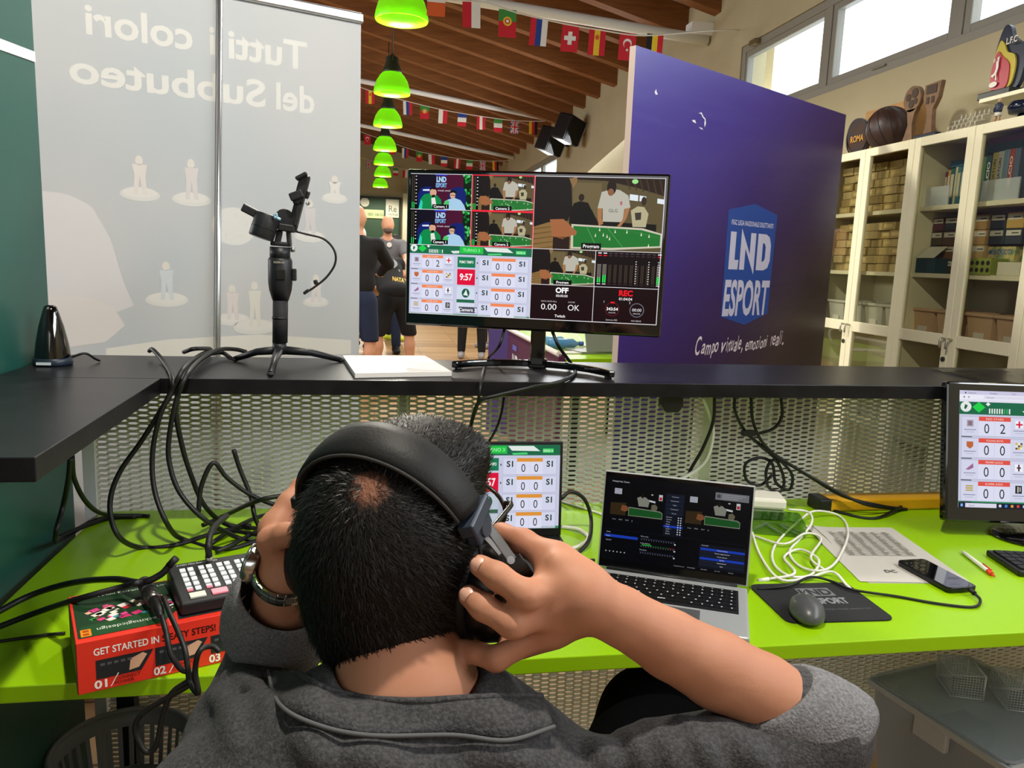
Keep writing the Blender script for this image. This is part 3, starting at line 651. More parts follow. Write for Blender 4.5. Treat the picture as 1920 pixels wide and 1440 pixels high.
# books
bk = [('#7a2b34', .020, .165), ('#b79a4a', .016, .17), ('#2c5f6a', .030, .175), ('#d8cf9a', .014, .18), ('#3a7a86', .026, .178), ('#2d6c74', .022, .18)]
y = 3.375
for i, (c, tw, h) in enumerate(bk):
    o = MB().box((0, 0, h/2), (0.15, tw - .0012, h)).build('book', mat('book ' + c, c, 0.5), None, bevel=0.0015); o.location = (2.72, y - tw/2, 1.7225)
    cn = ('dark red', 'ochre', 'petrol blue', 'pale yellow', 'teal', 'blue green')[i]
    tag(o, cn + ' book upright on the upper shelf of the glass cabinet, left door', 'book', 'books on the upper cabinet shelf')
    MB().b2((-0.0765, -tw*.3, h*.25), (-0.075, tw*.3, h*.85)).build('spine_title', mat('spine print', '#cfc9b0', 0.6), o)
    y -= tw
BK2 = [('#8b3038', .034, .19, 'CALCIO'), ('#5c8a58', .02, .20, ''), ('#1f4a4e', .034, .20, 'CALCIO'), ('#c9bf5e', .03, .21, 'CALCIATORI'), ('#cfd0c4', .03, .212, 'CALCIATORI'), ('#7fa3b4', .03, .215, ''), ('#8c3a34', .03, .215, 'CALCIO'), ('#4a5c6a', .03, .215, '')]
y = 3.145
for i, (c, tw, h, tx) in enumerate(BK2):
    o = MB().box((0, 0, h/2), (0.15, tw - .0012, h)).build('book', mat('book ' + c, c, 0.5), None, bevel=0.0015); o.location = (2.69, y - tw/2, 1.7225)
    cn = ('crimson', 'leaf green', 'dark green', 'mustard yellow', 'off white', 'light blue', 'brick red', 'slate grey')[i]
    tag(o, cn + ' thick book upright on the upper shelf, right cabinet door', 'book', 'books on the upper cabinet shelf')
    if tx:
        cv = Canvas((-0.0752, -0.0, 0), (0, 0, 1), (0, -1, 0), 1, 1, 0.0003)
        cv.text(tx, 0.03, tw*0.22, tw*0.45, '#e8e2cc' if i not in (3, 4) else '#3a4038', 1, w=h*0.72, bold=0.02); cv.build('spine_title', lambda c_: ink(c_), o)
    y -= tw
rest(3.29, 1.8995 + 0.007, 2.66, 0.15, 0.17, 0.03, 'flat_book', 'blue flat book laid across the upright books', 'book', mat('blue cover', '#2a6f96', .4))
rest(3.03, 1.938, 2.64, 0.20, 0.17, 0.035, 'flat_book', 'dark green flat book laid across the thick books', 'book', mat('green cover', '#2a6a58', .4))
rest(3.03, 1.9735, 2.645, 0.19, 0.16, 0.03, 'flat_book', 'mauve flat book on top of the dark green book', 'book', mat('mauve cover', '#7a5a6a', .4))
# clear stand-up labels in front of the books
for i, (y, ww, z) in enumerate(((3.33, 0.16, 1.7225), (3.0, .30, 1.7225))):
    rest(y, z, 2.575, ww, 0.006, 0.09, 'acrylic_sign', 'pale upright sheet standing in front of the %s books' % ('left-door', 'right-door')[i], 'sheet', mat('pale sheet', '#dfeaee', 0.3, alpha=0.45))
for i, y in enumerate((4.02, 3.86, 3.68, 3.53)):
    pass
# archive boxes with white fronts
ARC = ['#5a2f2c', '#3a3f48', '#4a3f2c', '#5a2f34']
for col, (y0, n, ww, pal) in enumerate(((3.40, 4, .075, ARC), (3.32, 4, .085, ['#4a4038', '#7a5a3a', '#5a4634', '#2c3a42']), (3.13, 4, .085, ['#b99a62', '#c2a468', '#b08c54', '#a5824c']), (3.04, 2, .085, ['#2e3c44', '#2e3c44']), (2.95, 2, .09, ['#2e3c44', '#c2a050']))):
    for r in range(n):
        z = 1.4125 + (r + (0 if n == 4 else 2)) * 0.066 + (0 if col > 1 else 0.0)
        if n == 2: z -= 0.0
        o = MB().box((0, 0, 0.032), (0.2, ww, 0.064)).build('archive_box', mat('archive ' + pal[r], pal[r], 0.6), None, bevel=0.002); o.location = (2.73, y0 - ww/2, z)
        MB().b2((-0.1012, -ww*.42, 0.036), (-0.1, ww*.42, 0.058)).build('label_strip', mat('white label', '#d9d5c4', 0.6), o)
        MB().b2((-0.1016, -ww*.30, 0.044), (-0.1012, ww*.1, 0.049)).build('print', mat('label print', '#4a4a48', 0.6), o)
        tag(o, 'small labelled archive box stacked on the middle cabinet shelf', 'box', 'archive boxes on the middle cabinet shelf')
for i, (y, zz) in enumerate(((2.855, 1.4125), )):
    o = MB().box((0, 0, 0.06), (0.05, 0.15, 0.125)).build('game_box', mat('game box', '#d9c27a', 0.5, noise=(40, '#7fa06a', 2, .12)), None, bevel=.002); o.location = (2.66, 2.965, 1.4125 + 0.0)
    cv = Canvas((-0.0252, 0.07, 0.115), (0, -0.14, 0), (0, 0, -0.03), 1, 1, 0.0004); cv.text('MUNDIGOTY', 0.04, 0.85, 0.7, '#4a6aa0', 1, w=0.92, bold=0.03); cv.build('lettering', lambda c_: ink(c_), o)
    tag(o, 'yellow picture box with lettering, standing on the middle cabinet shelf', 'box')
o = MB().box((0, 0, 0.035), (0.07, 0.13, 0.07)).build('blue_box', mat('petrol box', '#1f4552', 0.5), None, bevel=.003); o.location = (2.57 + .02, 3.325, 1.4125); tag(o, 'petrol blue box under a white card on the middle shelf', 'box')
o = MB().prism([(-0.06, 0), (0.06, 0), (0.06, 0.002), (-0.06, 0.002)], (0, 0, 0), (0, 1, 0), (0.55, 0, 1), 0.002).build('card', mat('white card', '#dedccb', .6)); o.free if False else None
bpy.data.objects.remove(o)
c = MB(); c.add([(-.05, -.06, 0.0), (-.05, .06, 0.0), (.02, .055, .055), (.02, -.055, .055), (-.048, -.06, 0.0), (-.048, .06, 0.0), (.022, .055, .055), (.022, -.055, .055)], [(0, 1, 2, 3), (7, 6, 5, 4), (0, 4, 5, 1), (1, 5, 6, 2), (2, 6, 7, 3), (3, 7, 4, 0)])
o = c.build('card', mat('white card', '#dedccb', .6)); o.location = (2.60, 3.325, 1.4828); tag(o, 'white folded card leaning on the petrol blue box', 'card')
# green perforated block
o = MB().box((0, 0, 0.035), (0.08, 0.12, 0.07)).build('perforated_block', mat('green foam', '#8f9e3c', 0.6)); o.location = (2.585, 2.97, 1.4125)
for r in range(2):
    for k in range(4): MB().cyl((-0.0405, -0.045 + k*0.03, 0.02 + r*0.03), (-0.039, -0.045 + k*0.03, 0.02 + r*0.03), 0.010, n=12).build('hole', mat('dark hole', '#1d2412', 0.9), o)
tag(o, 'olive green block with rows of round holes on the middle shelf', 'block')
rest(2.83, 1.4125, 2.56, 0.12, 0.10, 0.055, 'white_box', 'plain white low box beside the olive green block', 'box', mat('white carton', '#d6d2bb', .6), None, .002)

# ------------------------------------------------------------------ on top of the cabinets
TOPZ = 2.0405
LEATHER = mat('old brown leather', '#3a241d', 0.45, noise=(18, '#2a1815', 4, .25), bump=(60, .1, 3))
ball = thing('leather_ball', 'old dark brown laced leather football on the cabinet top', 'ball', (2.66, 3.86, TOPZ))
bc_ = Vector((2.66, 3.86, TOPZ + 0.115)); MB().ell(bc_, (0.115, 0.115, 0.115), n=32).build('ball_body', LEATHER, ball)
for k in range(6):
    a = k * math.pi / 6
    M = Matrix.Rotation(a, 3, 'Z') @ Matrix.Rotation(R(70), 3, 'X')
    MB().tube([bc_ + M @ Vector((0.1155*math.cos(t), 0.1155*math.sin(t), 0)) for t in [j*2*math.pi/40 for j in range(40)]], 0.0022, 5, closed=True).build('seam', mat('leather seam', '#1d110d', .6), ball)
pq = thing('round_plaque', 'dark round plaque with yellow lettering, leaning beside the leather ball', 'plaque', (2.62, 4.05, TOPZ))
M = Matrix.Rotation(R(-82), 3, 'Y'); c0 = Vector((2.61, 4.06, TOPZ + 0.10))
MB().cyl(c0, c0 + Vector((0.02, 0, 0.003)), 0.10, n=36).build('disc', mat('plaque wood', '#4a2f1c', .4, noise=(20, '#2b2f3a', 3, .2)), pq, bevel=.003)
MB().tube([c0 + Vector((-0.001, 0.096*math.cos(t), 0.096*math.sin(t))) for t in [j*2*math.pi/36 for j in range(36)]], 0.005, 6, closed=True).build('rim', mat('dark rim', '#15120f', .4), pq)
cv = Canvas(c0 + Vector((-0.001, 0.075, 0.03)), (0, -0.15, 0), (0, 0, -0.06), 1, 1, 0.0006); cv.text('ROMA', 0.1, 0.9, 0.55, '#b9832c', 1, w=0.8, bold=.03); cv.build('lettering', lambda c_: ink(c_), pq)
o = MB().box((0, 0, 0.14), (0.09, 0.42, 0.28)).build('wooden_crate', mat('crate wood', '#b58a55', .6, noise=(6, '#a37a48', 4, .3, (1, 1, 8)))); o.location = (2.83, 4.06, TOPZ); tag(o, 'light wooden crate standing behind the leather ball', 'crate')
CARV = mat('carved brown wood', '#7a5c3e', .55, noise=(25, '#5f452d', 3, .25))
def trophy(y, label, head):
    t = thing('cutout_trophy', label, 'trophy', (2.62, y, TOPZ), group='cut-out wooden trophies on the cabinet'); x = 2.62
    if head == 'cup':
        st = [(-.045, .0), (.045, 0), (.03, .03), (.02, .10), (.028, .15), (.045, .175), (-.03, .175), (-.012, .10), (-.03, .05), (-.045, .02)]
        MB().prism([(-a, b) for a, b in st][::-1], (x, y, TOPZ + 0.0), (0, 1, 0), (0, 0, 1), .022).build('stem', CARV, t)
        MB().cyl((x, y + .0, TOPZ + .225), (x + .022, y, TOPZ + .225), .062, n=28).build('globe', CARV, t)
        for dy, dz, rr in ((-.02, .25, .024), (.025, .235, .018), (.0, .20, .02), (-.03, .21, .014)): MB().cyl((x - .003, y + dy, TOPZ + dz), (x, y + dy, TOPZ + dz), rr, n=14).build('relief', mat('burnt wood', '#3c2a1d', .6), t)
    else:
        MB().box((x + .01, y - .01, TOPZ + .018), (.07, .15, .036)).build('base', mat('navy base', '#1b2333', .5), t, bevel=.006)
        st = [(-.03, .036), (.03, .036), (.022, .10), (.018, .15), (.05, .20), (.062, .275), (-.05, .27), (-.055, .21), (-.04, .18), (-.02, .15), (-.016, .10)]
        MB().prism([(-a, b) for a, b in st][::-1], (x, y, TOPZ), (0, 1, 0), (0, 0, 1), .022).build('cup', CARV, t)
        for dy, dz, sy, sz in ((0.0, .245, .07, .04), (-.015, .195, .02, .03), (.02, .195, .018, .03)): MB().box((x - .0015, y + dy, TOPZ + dz), (.003, sy, sz)).build('relief', mat('burnt wood', '#3c2a1d', .6), t)
trophy(3.645, 'carved wooden trophy with a round globe head on the cabinet', 'cup')
trophy(3.505, 'carved wooden trophy with a square cup head on a navy base', 'square')
gy = thing('figure_display', 'clear display of tiny white figures in slanting rows on the cabinet', 'display', (2.66, 3.27, TOPZ))
MB().b2((2.60, 3.16, TOPZ), (2.72, 3.41, TOPZ + .006)).build('base', mat('clear base', '#b5b19c', .3), gy)
FIGM = mat('tiny white figure', '#bdb9a8', .5)
for r in range(4):
    for k in range(7):
        yy = 3.40 - k*0.028 - r*0.012; zz = TOPZ + .006 + r*0.026
        mb = MB(); mb.cyl((2.62 + r*.022, yy, zz), (2.62 + r*.022, yy, zz + .003), .006, n=8); mb.cyl((2.62 + r*.022, yy, zz + .003), (2.62 + r*.022, yy, zz + .017), .0028, .004, n=6); mb.ell((2.62 + r*.022, yy, zz + .02), (.003, .003, .0035), n=6)
        mb.build('figurine', FIGM, gy)
    MB().b2((2.612 + r*.022, 3.18, TOPZ + r*.026), (2.632 + r*.022, 3.41, TOPZ + .006 + r*.026)).build('step', mat('clear step', '#a9a590', .2, alpha=.45), gy)
fg = thing('player_statuette', 'small footballer statuette in a dark shirt on the cabinet edge', 'statuette', (2.64, 3.09, TOPZ))
MB().box((2.64, 3.085, TOPZ + .006), (.07, .10, .012)).build('base', mat('statuette base', '#3a3834', .5), fg, bevel=.003)
SKN = mat('statuette skin', '#a98a6a', .6)
MB().tube([(2.64, 3.095, TOPZ + .012), (2.635, 3.10, TOPZ + .035), (2.64, 3.092, TOPZ + .058)], .006, 8).build('leg', SKN, fg); MB().tube([(2.64, 3.072, TOPZ + .012), (2.63, 3.07, TOPZ + .035), (2.64, 3.084, TOPZ + .058)], .006, 8).build('leg', SKN, fg); MB().ell((2.64, 3.088, TOPZ + .116), (.008, .008, .010), n=10).build('head', SKN, fg)
MB().lathe([(.012, .05), (.014, .066)], (2.64, 3.088, TOPZ), 10).build('shorts', mat('statuette white', '#c9c6b8', .6), fg)
mb = MB(); mb.lathe([(.012, .064), (.014, .08), (.017, .098), (.006, .108)], (2.64, 3.088, TOPZ), 10); mb.tube([(2.64, 3.103, TOPZ + .1), (2.635, 3.11, TOPZ + .08), (2.63, 3.10, TOPZ + .07)], .004, 6); mb.tube([(2.64, 3.073, TOPZ + .1), (2.635, 3.066, TOPZ + .08), (2.63, 3.072, TOPZ + .07)], .004, 6)
mb.build('shirt', mat('statuette navy', '#222b3f', .5), fg)
o = thing('round_tray', 'dark navy glossy dish standing at the right end of the cabinet', 'dish', (2.62, 2.93, TOPZ))
MB().lathe([(.002, 0), (.055, .004), (.062, .03), (.055, .05), (.05, .05), (.054, .03), (.048, .008), (.001, .006)], (2.62, 2.925, TOPZ + .03), 28).build('bowl', mat('navy gloss', '#12182a', .15), o)
MB().cyl((2.62, 2.925, TOPZ), (2.62, 2.925, TOPZ + .031), .022, n=16).build('foot', mat('navy gloss', '#12182a', .15), o)
# wall shelf with the shield trophy
ws = MB().b2((2.68, 2.3, 2.178), (2.899, 3.26, 2.196)).build('wall_shelf', CAB, None, bevel=.002); tag(ws, 'cream wall shelf above the right cabinet, under the clerestory windows', 'shelf')
shd = thing('shield_trophy', 'shield trophy in navy, gold and red with a white player', 'trophy', (2.74, 3.2, 2.1965))
MB().box((2.74, 3.21, 2.212), (.08, .18, .03)).build('base', mat('trophy base', '#18201f', .3), shd, bevel=.004)
def blob2(pts, x, th, m, n_):
    P = cr([(0, a, b) for a, b in pts + pts[:1]], 5)[:-1]
    MB().prism([(q.y, q.z) for q in P], (x, 3.2, 2.227), (0, -1, 0), (0, 0, 1), -th).build(n_, m, shd)
blob2([(-.075, 0), (-.085, .09), (-.075, .20), (-.045, .28), (-.01, .275), (.015, .225), (.065, .19), (.10, .18), (.095, .09), (.06, 0)], 2.75, .02, mat('navy enamel', '#1a2238', .3), 'back_plate')
blob2([(-.07, .01), (-.078, .09), (-.066, .17), (-.045, .22), (-.02, .2), (0, .165), (.045, .14), (.055, .08), (.03, .01)], 2.74, .008, mat('gold enamel', '#b8a83a', .35), 'gold_plate')
blob2([(-.066, .012), (-.074, .08), (-.064, .14), (-.046, .175), (-.02, .15), (.012, .125), (.03, .09), (.02, .012)], 2.734, .005, mat('red enamel', '#a8283c', .3), 'red_plate')
cv = Canvas((2.7275, 3.2 + .075, 2.227 + .28), (0, -.17, 0), (0, 0, -.28), 1.7, 2.8, .0006)
WH = '#e2ddd0'
cv.text('L.F.C', 0.78, 0.88, 0.26, WH, 1, w=0.6, bold=.02)
cv.poly([(.34, 1.5), (.42, 1.45), (.46, 1.3), (.5, 1.32), (.47, 1.55), (.5, 1.75), (.42, 2.0), (.46, 2.3), (.4, 2.32), (.36, 2.05), (.25, 2.15), (.12, 2.1), (.14, 2.04), (.28, 2.0), (.36, 1.8)], WH, 1)
cv.ell(.42, 1.38, .045, .06, WH, 1); cv.ell(.3, 2.47, .24, .12, WH, 1); cv.text('F', .18, 1.52, .16, WH, 1, bold=.02)
cv.build('emblem', lambda c_: mat('enamel ' + c_, c_, .4), shd)
# ================================================================== SCREEN PICTURES (emissive pixels)
def match_scene(cv, ox, oy, w_, h, lab, d=1.0, tag_w=0.16):
    """players bending over a green table-football pitch"""
    def pg(pts, c, l): cv.poly([(ox + a*w_, oy + b*h) for a, b in pts], c, l)
    L = cv.L0
    pg([(0, 0), (1, 0), (1, 1), (0, 1)], '#5c5034', L)
    pg([(.25, 0), (1, 0), (1, .24), (.8, .14), (.55, .05), (.3, .04)], '#2a1d14', L+1)
    for k in range(6): pg([(.70+.05*k, .02), (.71+.05*k, .02), (.74+.05*k, .16+.012*k), (.73+.05*k, .16+.012*k)], '#463222', L+2)
    pg([(.30, .08), (.52, .08), (.52, .55), (.30, .55)], '#6c5e3e', L+2)
    for a, b, c_, d_ in ((.735, .22, .80, .30), (.81, .235, .86, .31), (.945, .27, 1, .335)): pg([(a, b), (c_, b+.012), (c_, d_+.012), (a, d_)], '#dfe9ee', L+3)
    pg([(0, .62), (.32, .62), (.32, 1), (0, 1)], '#8a6a3c', L+3)
    for k in range(5): pg([(-.0, .72+.07*k), (.3, .64+.07*k), (.3, .65+.07*k), (-.0, .74+.07*k)], '#6e5230', L+4)
    pg([(.28, .40), (.45, .44), (.5, .60), (.95, .62), (.95, .75), (.28, .75)], '#17140f', L+4)
    pg([(.31, .36), (.36, .33), (.42, .35), (.46, .48), (.44, .66), (.30, .66), (.29, .46)], '#15110f', L+5); cv.ell(ox+.367*w_, oy+.28*h, .022*w_, .05*h, '#2c1f18', L+5)
    pg([(.75, .44), (.80, .38), (.85, .39), (.885, .48), (.87, .66), (.77, .66)], '#b4ac88', L+5); cv.ell(ox+.845*w_, oy+.31*h, .020*w_, .06*h, '#3a2920', L+5); pg([(.78, .47), (.83, .46), (.83, .56), (.79, .57)], '#3f3830', L+6)
    pg([(.30, .645), (.85, .675), (1, .745), (1, .93), (.62, .985), (.30, .985)], '#c9c4ae', L+6)
    pg([(.315, .67), (.84, .70), (.985, .76), (.985, .91), (.62, .955), (.32, .96)], '#20742f', L+7)
    for a, b, c_, d_ in ((.42, .685, .50, .95), (.58, .69, .70, .94), (.36, .82, .98, .83), (.70, .70, .98, .80)): pg([(a, b), (a+.004, b), (c_+.004, d_), (c_, d_)], '#5fae62', L+8)
    for a, b in ((.52, .71), (.55, .78), (.58, .80), (.60, .83), (.64, .73), (.49, .79), (.73, .73), (.84, .76), (.90, .78), (.90, .91)): pg([(a-.006, b+.02), (a, b-.03), (a+.006, b+.02)], '#e4e6c8', L+9)
    pg([(.52, .20), (.60, .155), (.66, .17), (.725, .24), (.745, .40), (.70, .42), (.69, .60), (.54, .60), (.535, .42), (.495, .42)], '#b9b6a8', L+7)
    pg([(.54, .60), (.69, .60), (.695, .665), (.535, .65)], '#171312', L+7)
    pg([(.495, .42), (.53, .42), (.53, .55), (.545, .63), (.51, .66), (.50, .56)], '#a8744c', L+8); pg([(.705, .42), (.742, .40), (.72, .55), (.68, .66), (.65, .66), (.69, .57)], '#a8744c', L+8)
    cv.ell(ox+.595*w_, oy+.135*h, .036*w_, .105*h, '#241a16', L+8); cv.ell(ox+.59*w_, oy+.20*h, .024*w_, .05*h, '#8a5c40', L+9)
    if h > 300: cv.text('GLG', ox+.615*w_, oy+.47*h, .045*h, '#4a4a48', L+9, 'c'); cv.rect(ox+.665*w_, oy+.32*h, ox+.682*w_, oy+.37*h, '#b56a72', L+9)
    pg([(0, 0), (.26, 0), (.285, .12), (.30, .42), (.27, .60), (.12, .63), (0, .70)], '#1b1413', L+9)
    pg([(.27, .03), (.325, .0), (.33, .06), (.30, .16)], '#8a6a44', L+9)
    pg([(.13, .59), (.235, .58), (.30, .68), (.345, .75), (.335, .80), (.29, .80), (.24, .86), (.15, .82)], '#a3653f', L+10)
    pg([(.16, .83), (.29, .82), (.29, 1), (.16, 1)], '#2a1a15', L+10)
    cv.ell(ox+.77*w_, oy+.05*h, .024*w_, .032*h, '#9fe08a', L+9)
    bw = .155 if h > 300 else .29
    cx = ox + (.46 if h > 300 else .50)*w_
    cv.rect(cx - bw/2*w_, oy+(.90 if h > 300 else .855)*h, cx + bw/2*w_, oy+(.985 if h > 300 else .98)*h, '#050505', L+11)
    cv.text(lab, cx, oy+(.965 if h > 300 else .955)*h, (.045 if h > 300 else .07)*h, '#f4f4f4', L+12, 'c', bold=.02)

def studio_scene(cv, ox, oy, w_, h, lab):
    def pg(pts, c, l): cv.poly([(ox + a*w_, oy + b*h) for a, b in pts], c, l)
    L = cv.L0
    pg([(0, 0), (1, 0), (1, 1), (0, 1)], '#4a1030', L); pg([(0, 0), (.42, 0), (.36, 1), (0, 1)], '#151020', L+1)
    pg([(.86, 0), (1, 0), (1, 1), (.86, 1)], '#08200f', L+1)
    for k in range(26):
        a, b = .84 + random.random()*.14, random.random()*.95; pg([(a, b), (a+.03, b-.03), (a+.045, b+.03), (a+.015, b+.06)], random.choice(('#1f9a3c', '#0f6a28', '#56d070')), L+2)
    cv.rect(ox+.40*w_, oy, ox+.59*w_, oy+.05*h, '#2440c8', L+2)
    cv.text('LND', ox+.50*w_, oy+.22*h, .135*h, '#a8d8ff', L+3, 'c', w=.16*w_, bold=.05); cv.text('ESPORT', ox+.50*w_, oy+.37*h, .11*h, '#7fc2f6', L+3, 'c', w=.175*w_, bold=.03)
    cv.text('virtuali, emozioni', ox+.57*w_, oy+.485*h, .05*h, '#e8d8e0', L+3, 'c', w=.26*w_)
    for s, a in ((.12, .30), (.62, .56)): pg([(s, .60), (s+.04, .42), (s+.12, .36), (s+.24, .36), (s+.28, .5), (s+.29, .85), (s-.0, .9)], '#12226e', L+3)
    pg([(.20, .44), (.31, .43), (.31, .48), (.20, .48)], '#dfe8ff', L+4)
    pg([(.13, 1), (.16, .72), (.22, .58), (.30, .55), (.42, .58), (.50, .72), (.51, .85), (.44, 1)], '#0f8a4a', L+5); pg([(.13, 1), (.17, .72), (.20, .8), (.19, 1)], '#2fd0b0', L+6)
    pg([(.34, .68), (.40, .66), (.43, .90), (.35, .90)], '#e8e4e0', L+6); cv.ell(ox+.37*w_, oy+.52*h, .055*w_, .115*h, '#d9a58a', L+6); pg([(.31, .46), (.33, .38), (.40, .37), (.43, .45), (.40, .44), (.35, .43)], '#120d10', L+7); pg([(.34, .60), (.39, .58), (.41, .63), (.36, .66)], '#1c1210', L+7)
    pg([(.55, 1), (.56, .76), (.63, .70), (.72, .66), (.82, .72), (.88, .86), (.91, 1)], '#a8cde8', L+6); pg([(.54, .84), (.58, .73), (.64, .75), (.63, .86), (.57, .88)], '#4fc46a', L+7)
    cv.ell(ox+.69*w_, oy+.58*h, .045*w_, .105*h, '#d8ac88', L+7); pg([(.65, .53), (.65, .46), (.70, .44), (.75, .47), (.745, .54), (.70, .51)], '#14100f', L+8); pg([(.655, .575), (.735, .585), (.735, .60), (.655, .59)], '#1a1512', L+8)
    cv.rect(ox+.36*w_, oy+.85*h, ox+.63*w_, oy+.97*h, '#050505', L+9); cv.text(lab, ox+.49*w_, oy+.945*h, .07*h, '#f4f4f4', L+10, 'c', bold=.02)

def meters(cv, ox, oy, h, l):
    for k in range(9): cv.rect(ox+30, oy+18+k*h*.095, ox+40, oy+24+k*h*.095, '#e8e8e8', l)
    for s in (0, 14): cv.rect(ox+2+s, oy+15, ox+8+s, oy+h*.80, '#4c4034', l); cv.rect(ox+2+s, oy+h*.80, ox+8+s, oy+h*.97, '#2fe060', l)

def score_card(cv, x, y, w_, h, a, b, left, bar='#f08a5a', big=True, crest=('#b45a66', '#c02038'), k=0):
    L = cv.L0
    cv.rect(x, y, x+w_, y+h, '#d6d8ee', L+1); cv.border(x, y, x+w_, y+h, max(1.2, w_*.006), '#b3b4cc', L+2)
    c0, c1 = x+.26*w_, x+.74*w_; cv.rect(c0, y, c1, y+.22*h, bar, L+3); cv.rect(c0, y+.22*h, c1, y+h*.97, '#dfe0f4', L+2); cv.rect((c0+c1)/2-.8, y+.25*h, (c0+c1)/2+.8, y+h*.95, '#b3b4cc', L+3)
    if left: cv.text(('RED STARS', 'YOUNG BOYS', 'PREMIER LEAGUE', 'SUPER KIDS')[k], (c0+c1)/2, y+.16*h, .09*h, '#fbe6dc', L+4, 'c', w=.26*w_)
    for t, cx in ((a, c0+.12*w_), (b, c1-.12*w_)): cv.text(t, cx, y+.84*h, .48*h, '#2c2f38', L+4, 'c', w=.075*w_ if t == '0' else .08*w_)
    if left:
        for cx, m in ((x+.13*w_, 0), (x+.87*w_, 1)):
            if m == 0:
                c = ('#8a7080', '#c0683c', '#a06a96', '#b89a2c')[k]
                if k == 1: cv.poly([(cx-.05*w_, y+.18*h), (cx+.05*w_, y+.18*h), (cx+.05*w_, y+.42*h), (cx, y+.55*h), (cx-.05*w_, y+.42*h)], c, L+4)
                elif k == 2: cv.poly([(cx-.06*w_, y+.5*h), (cx+.05*w_, y+.18*h), (cx+.06*w_, y+.4*h), (cx-.01*w_, y+.52*h)], c, L+4)
                elif k == 3:
                    for r_ in range(3): cv.rect(cx-.055*w_, y+(.2+.11*r_)*h, cx+.055*w_, y+(.26+.11*r_)*h, c, L+4)
                else:
                    cv.rect(cx-.05*w_, y+.18*h, cx+.05*w_, y+.52*h, '#a9a2b0', L+4); cv.rect(cx-.03*w_, y+.24*h, cx+.03*w_, y+.46*h, c, L+5)
            else:
                if k in (0, 2):
                    q_ = 1.0 if k == 0 else .6; cc = '#d2203a' if k == 0 else '#4a3a44'
                    cv.rect(cx-.06*w_, y+.16*h, cx+.06*w_, y+.54*h, '#f4f2fa', L+4); cv.rect(cx-.012*w_, y+.18*h, cx+.012*w_, y+.52*h, cc, L+5); cv.rect(cx-.05*w_*q_, y+.31*h, cx+.05*w_*q_, y+.39*h, cc, L+6)
                elif k == 1:
                    for r_ in range(3):
                        for s_ in range(3): cv.rect(cx+(-.055+.037*s_)*w_, y+(.18+.12*r_)*h, cx+(-.022+.037*s_)*w_, y+(.28+.12*r_)*h, ('#d8b830', '#f0ead0', '#6a5a3a')[(r_+s_) % 3], L+4)
                else:
                    cv.rect(cx-.05*w_, y+.15*h, cx+.05*w_, y+.55*h, '#2a2c30', L+4); cv.rect(cx-.02*w_, y+.2*h, cx, y+.5*h, '#c9c4c0', L+5); cv.rect(cx+.015*w_, y+.22*h, cx+.03*w_, y+.45*h, '#c9c4c0', L+5)
            cv.rect(cx-.09*w_, y+.65*h, cx+.09*w_, y+.70*h, '#9a9bb4', L+4); cv.rect(cx-.06*w_, y+.78*h, cx+.06*w_, y+.81*h, '#b4b5ca', L+4)
    else:
        for cx in (x+.13*w_, x+.87*w_): cv.text('S1', cx, y+.52*h, .34*h, '#2a4038', L+4, 'c', w=.12*w_, bold=.03)

def board_header(cv, x, y, w_, h):
    L = cv.L0
    cv.rect(x, y, x+w_, y+h, '#1f6a4a', L+1); cv.ell(x+.035*w_, y+.4*h, .03*w_, .42*h, '#e6ece8', L+2); cv.poly([(x+.03*w_, y+.2*h), (x+.045*w_, y+.3*h), (x+.035*w_, y+.6*h), (x+.025*w_, y+.55*h)], '#2a5a48', L+3)
    cv.poly([(x+.05*w_+.055*w_, y+.0*h), (x+.14*w_, y+.42*h), (x+.105*w_, y+.85*h), (x+.07*w_, y+.42*h)], '#23d24a', L+2); cv.poly([(x+.155*w_, y-.02*h+2), (x+.168*w_, y+.16*h), (x+.155*w_, y+.32*h), (x+.142*w_, y+.16*h)], '#e8f0ea', L+2)
    for k in range(9): cv.rect(x+(.16+.0135*k)*w_, y+.5*h, x+(.167+.0135*k)*w_, y+.9*h, '#e8f2ec' if k < 6 or k == 8 else '#3fae6a', L+2)
    cv.rect(x+.42*w_, y+.14*h, x+.60*w_, y+.78*h, '#22cc44', L+2); cv.border(x+.415*w_, y+.08*h, x+.605*w_, y+.84*h, 2.5, '#5fe07a', L+3); cv.text('TURNO 3', x+.51*w_, y+.62*h, .32*h, '#b8f6c4', L+3, 'c')
    cv.poly([(x+.34*w_, y+.62*h), (x+.41*w_, y+.55*h), (x+.41*w_, y+.85*h), (x+.36*w_, y+.9*h)], '#d8e6de', L+2)
    cv.poly([(x+.61*w_, y+.1*h), (x+.80*w_, y+.1*h), (x+.85*w_, y+.6*h), (x+.64*w_, y+.55*h)], '#e2ece6', L+2); cv.rect(x+.87*w_, y+.35*h, x+.95*w_, y+.75*h, '#45d46a', L+2); cv.text('SERIE A', x+.91*w_, y+.66*h, .2*h, '#e4ffe8', L+3, 'c')
    cv.poly([(x+.64*w_, y+.78*h), (x+.75*w_, y+.72*h), (x+.76*w_, y+.9*h), (x+.65*w_, y+.95*h)], '#4fd878', L+2)

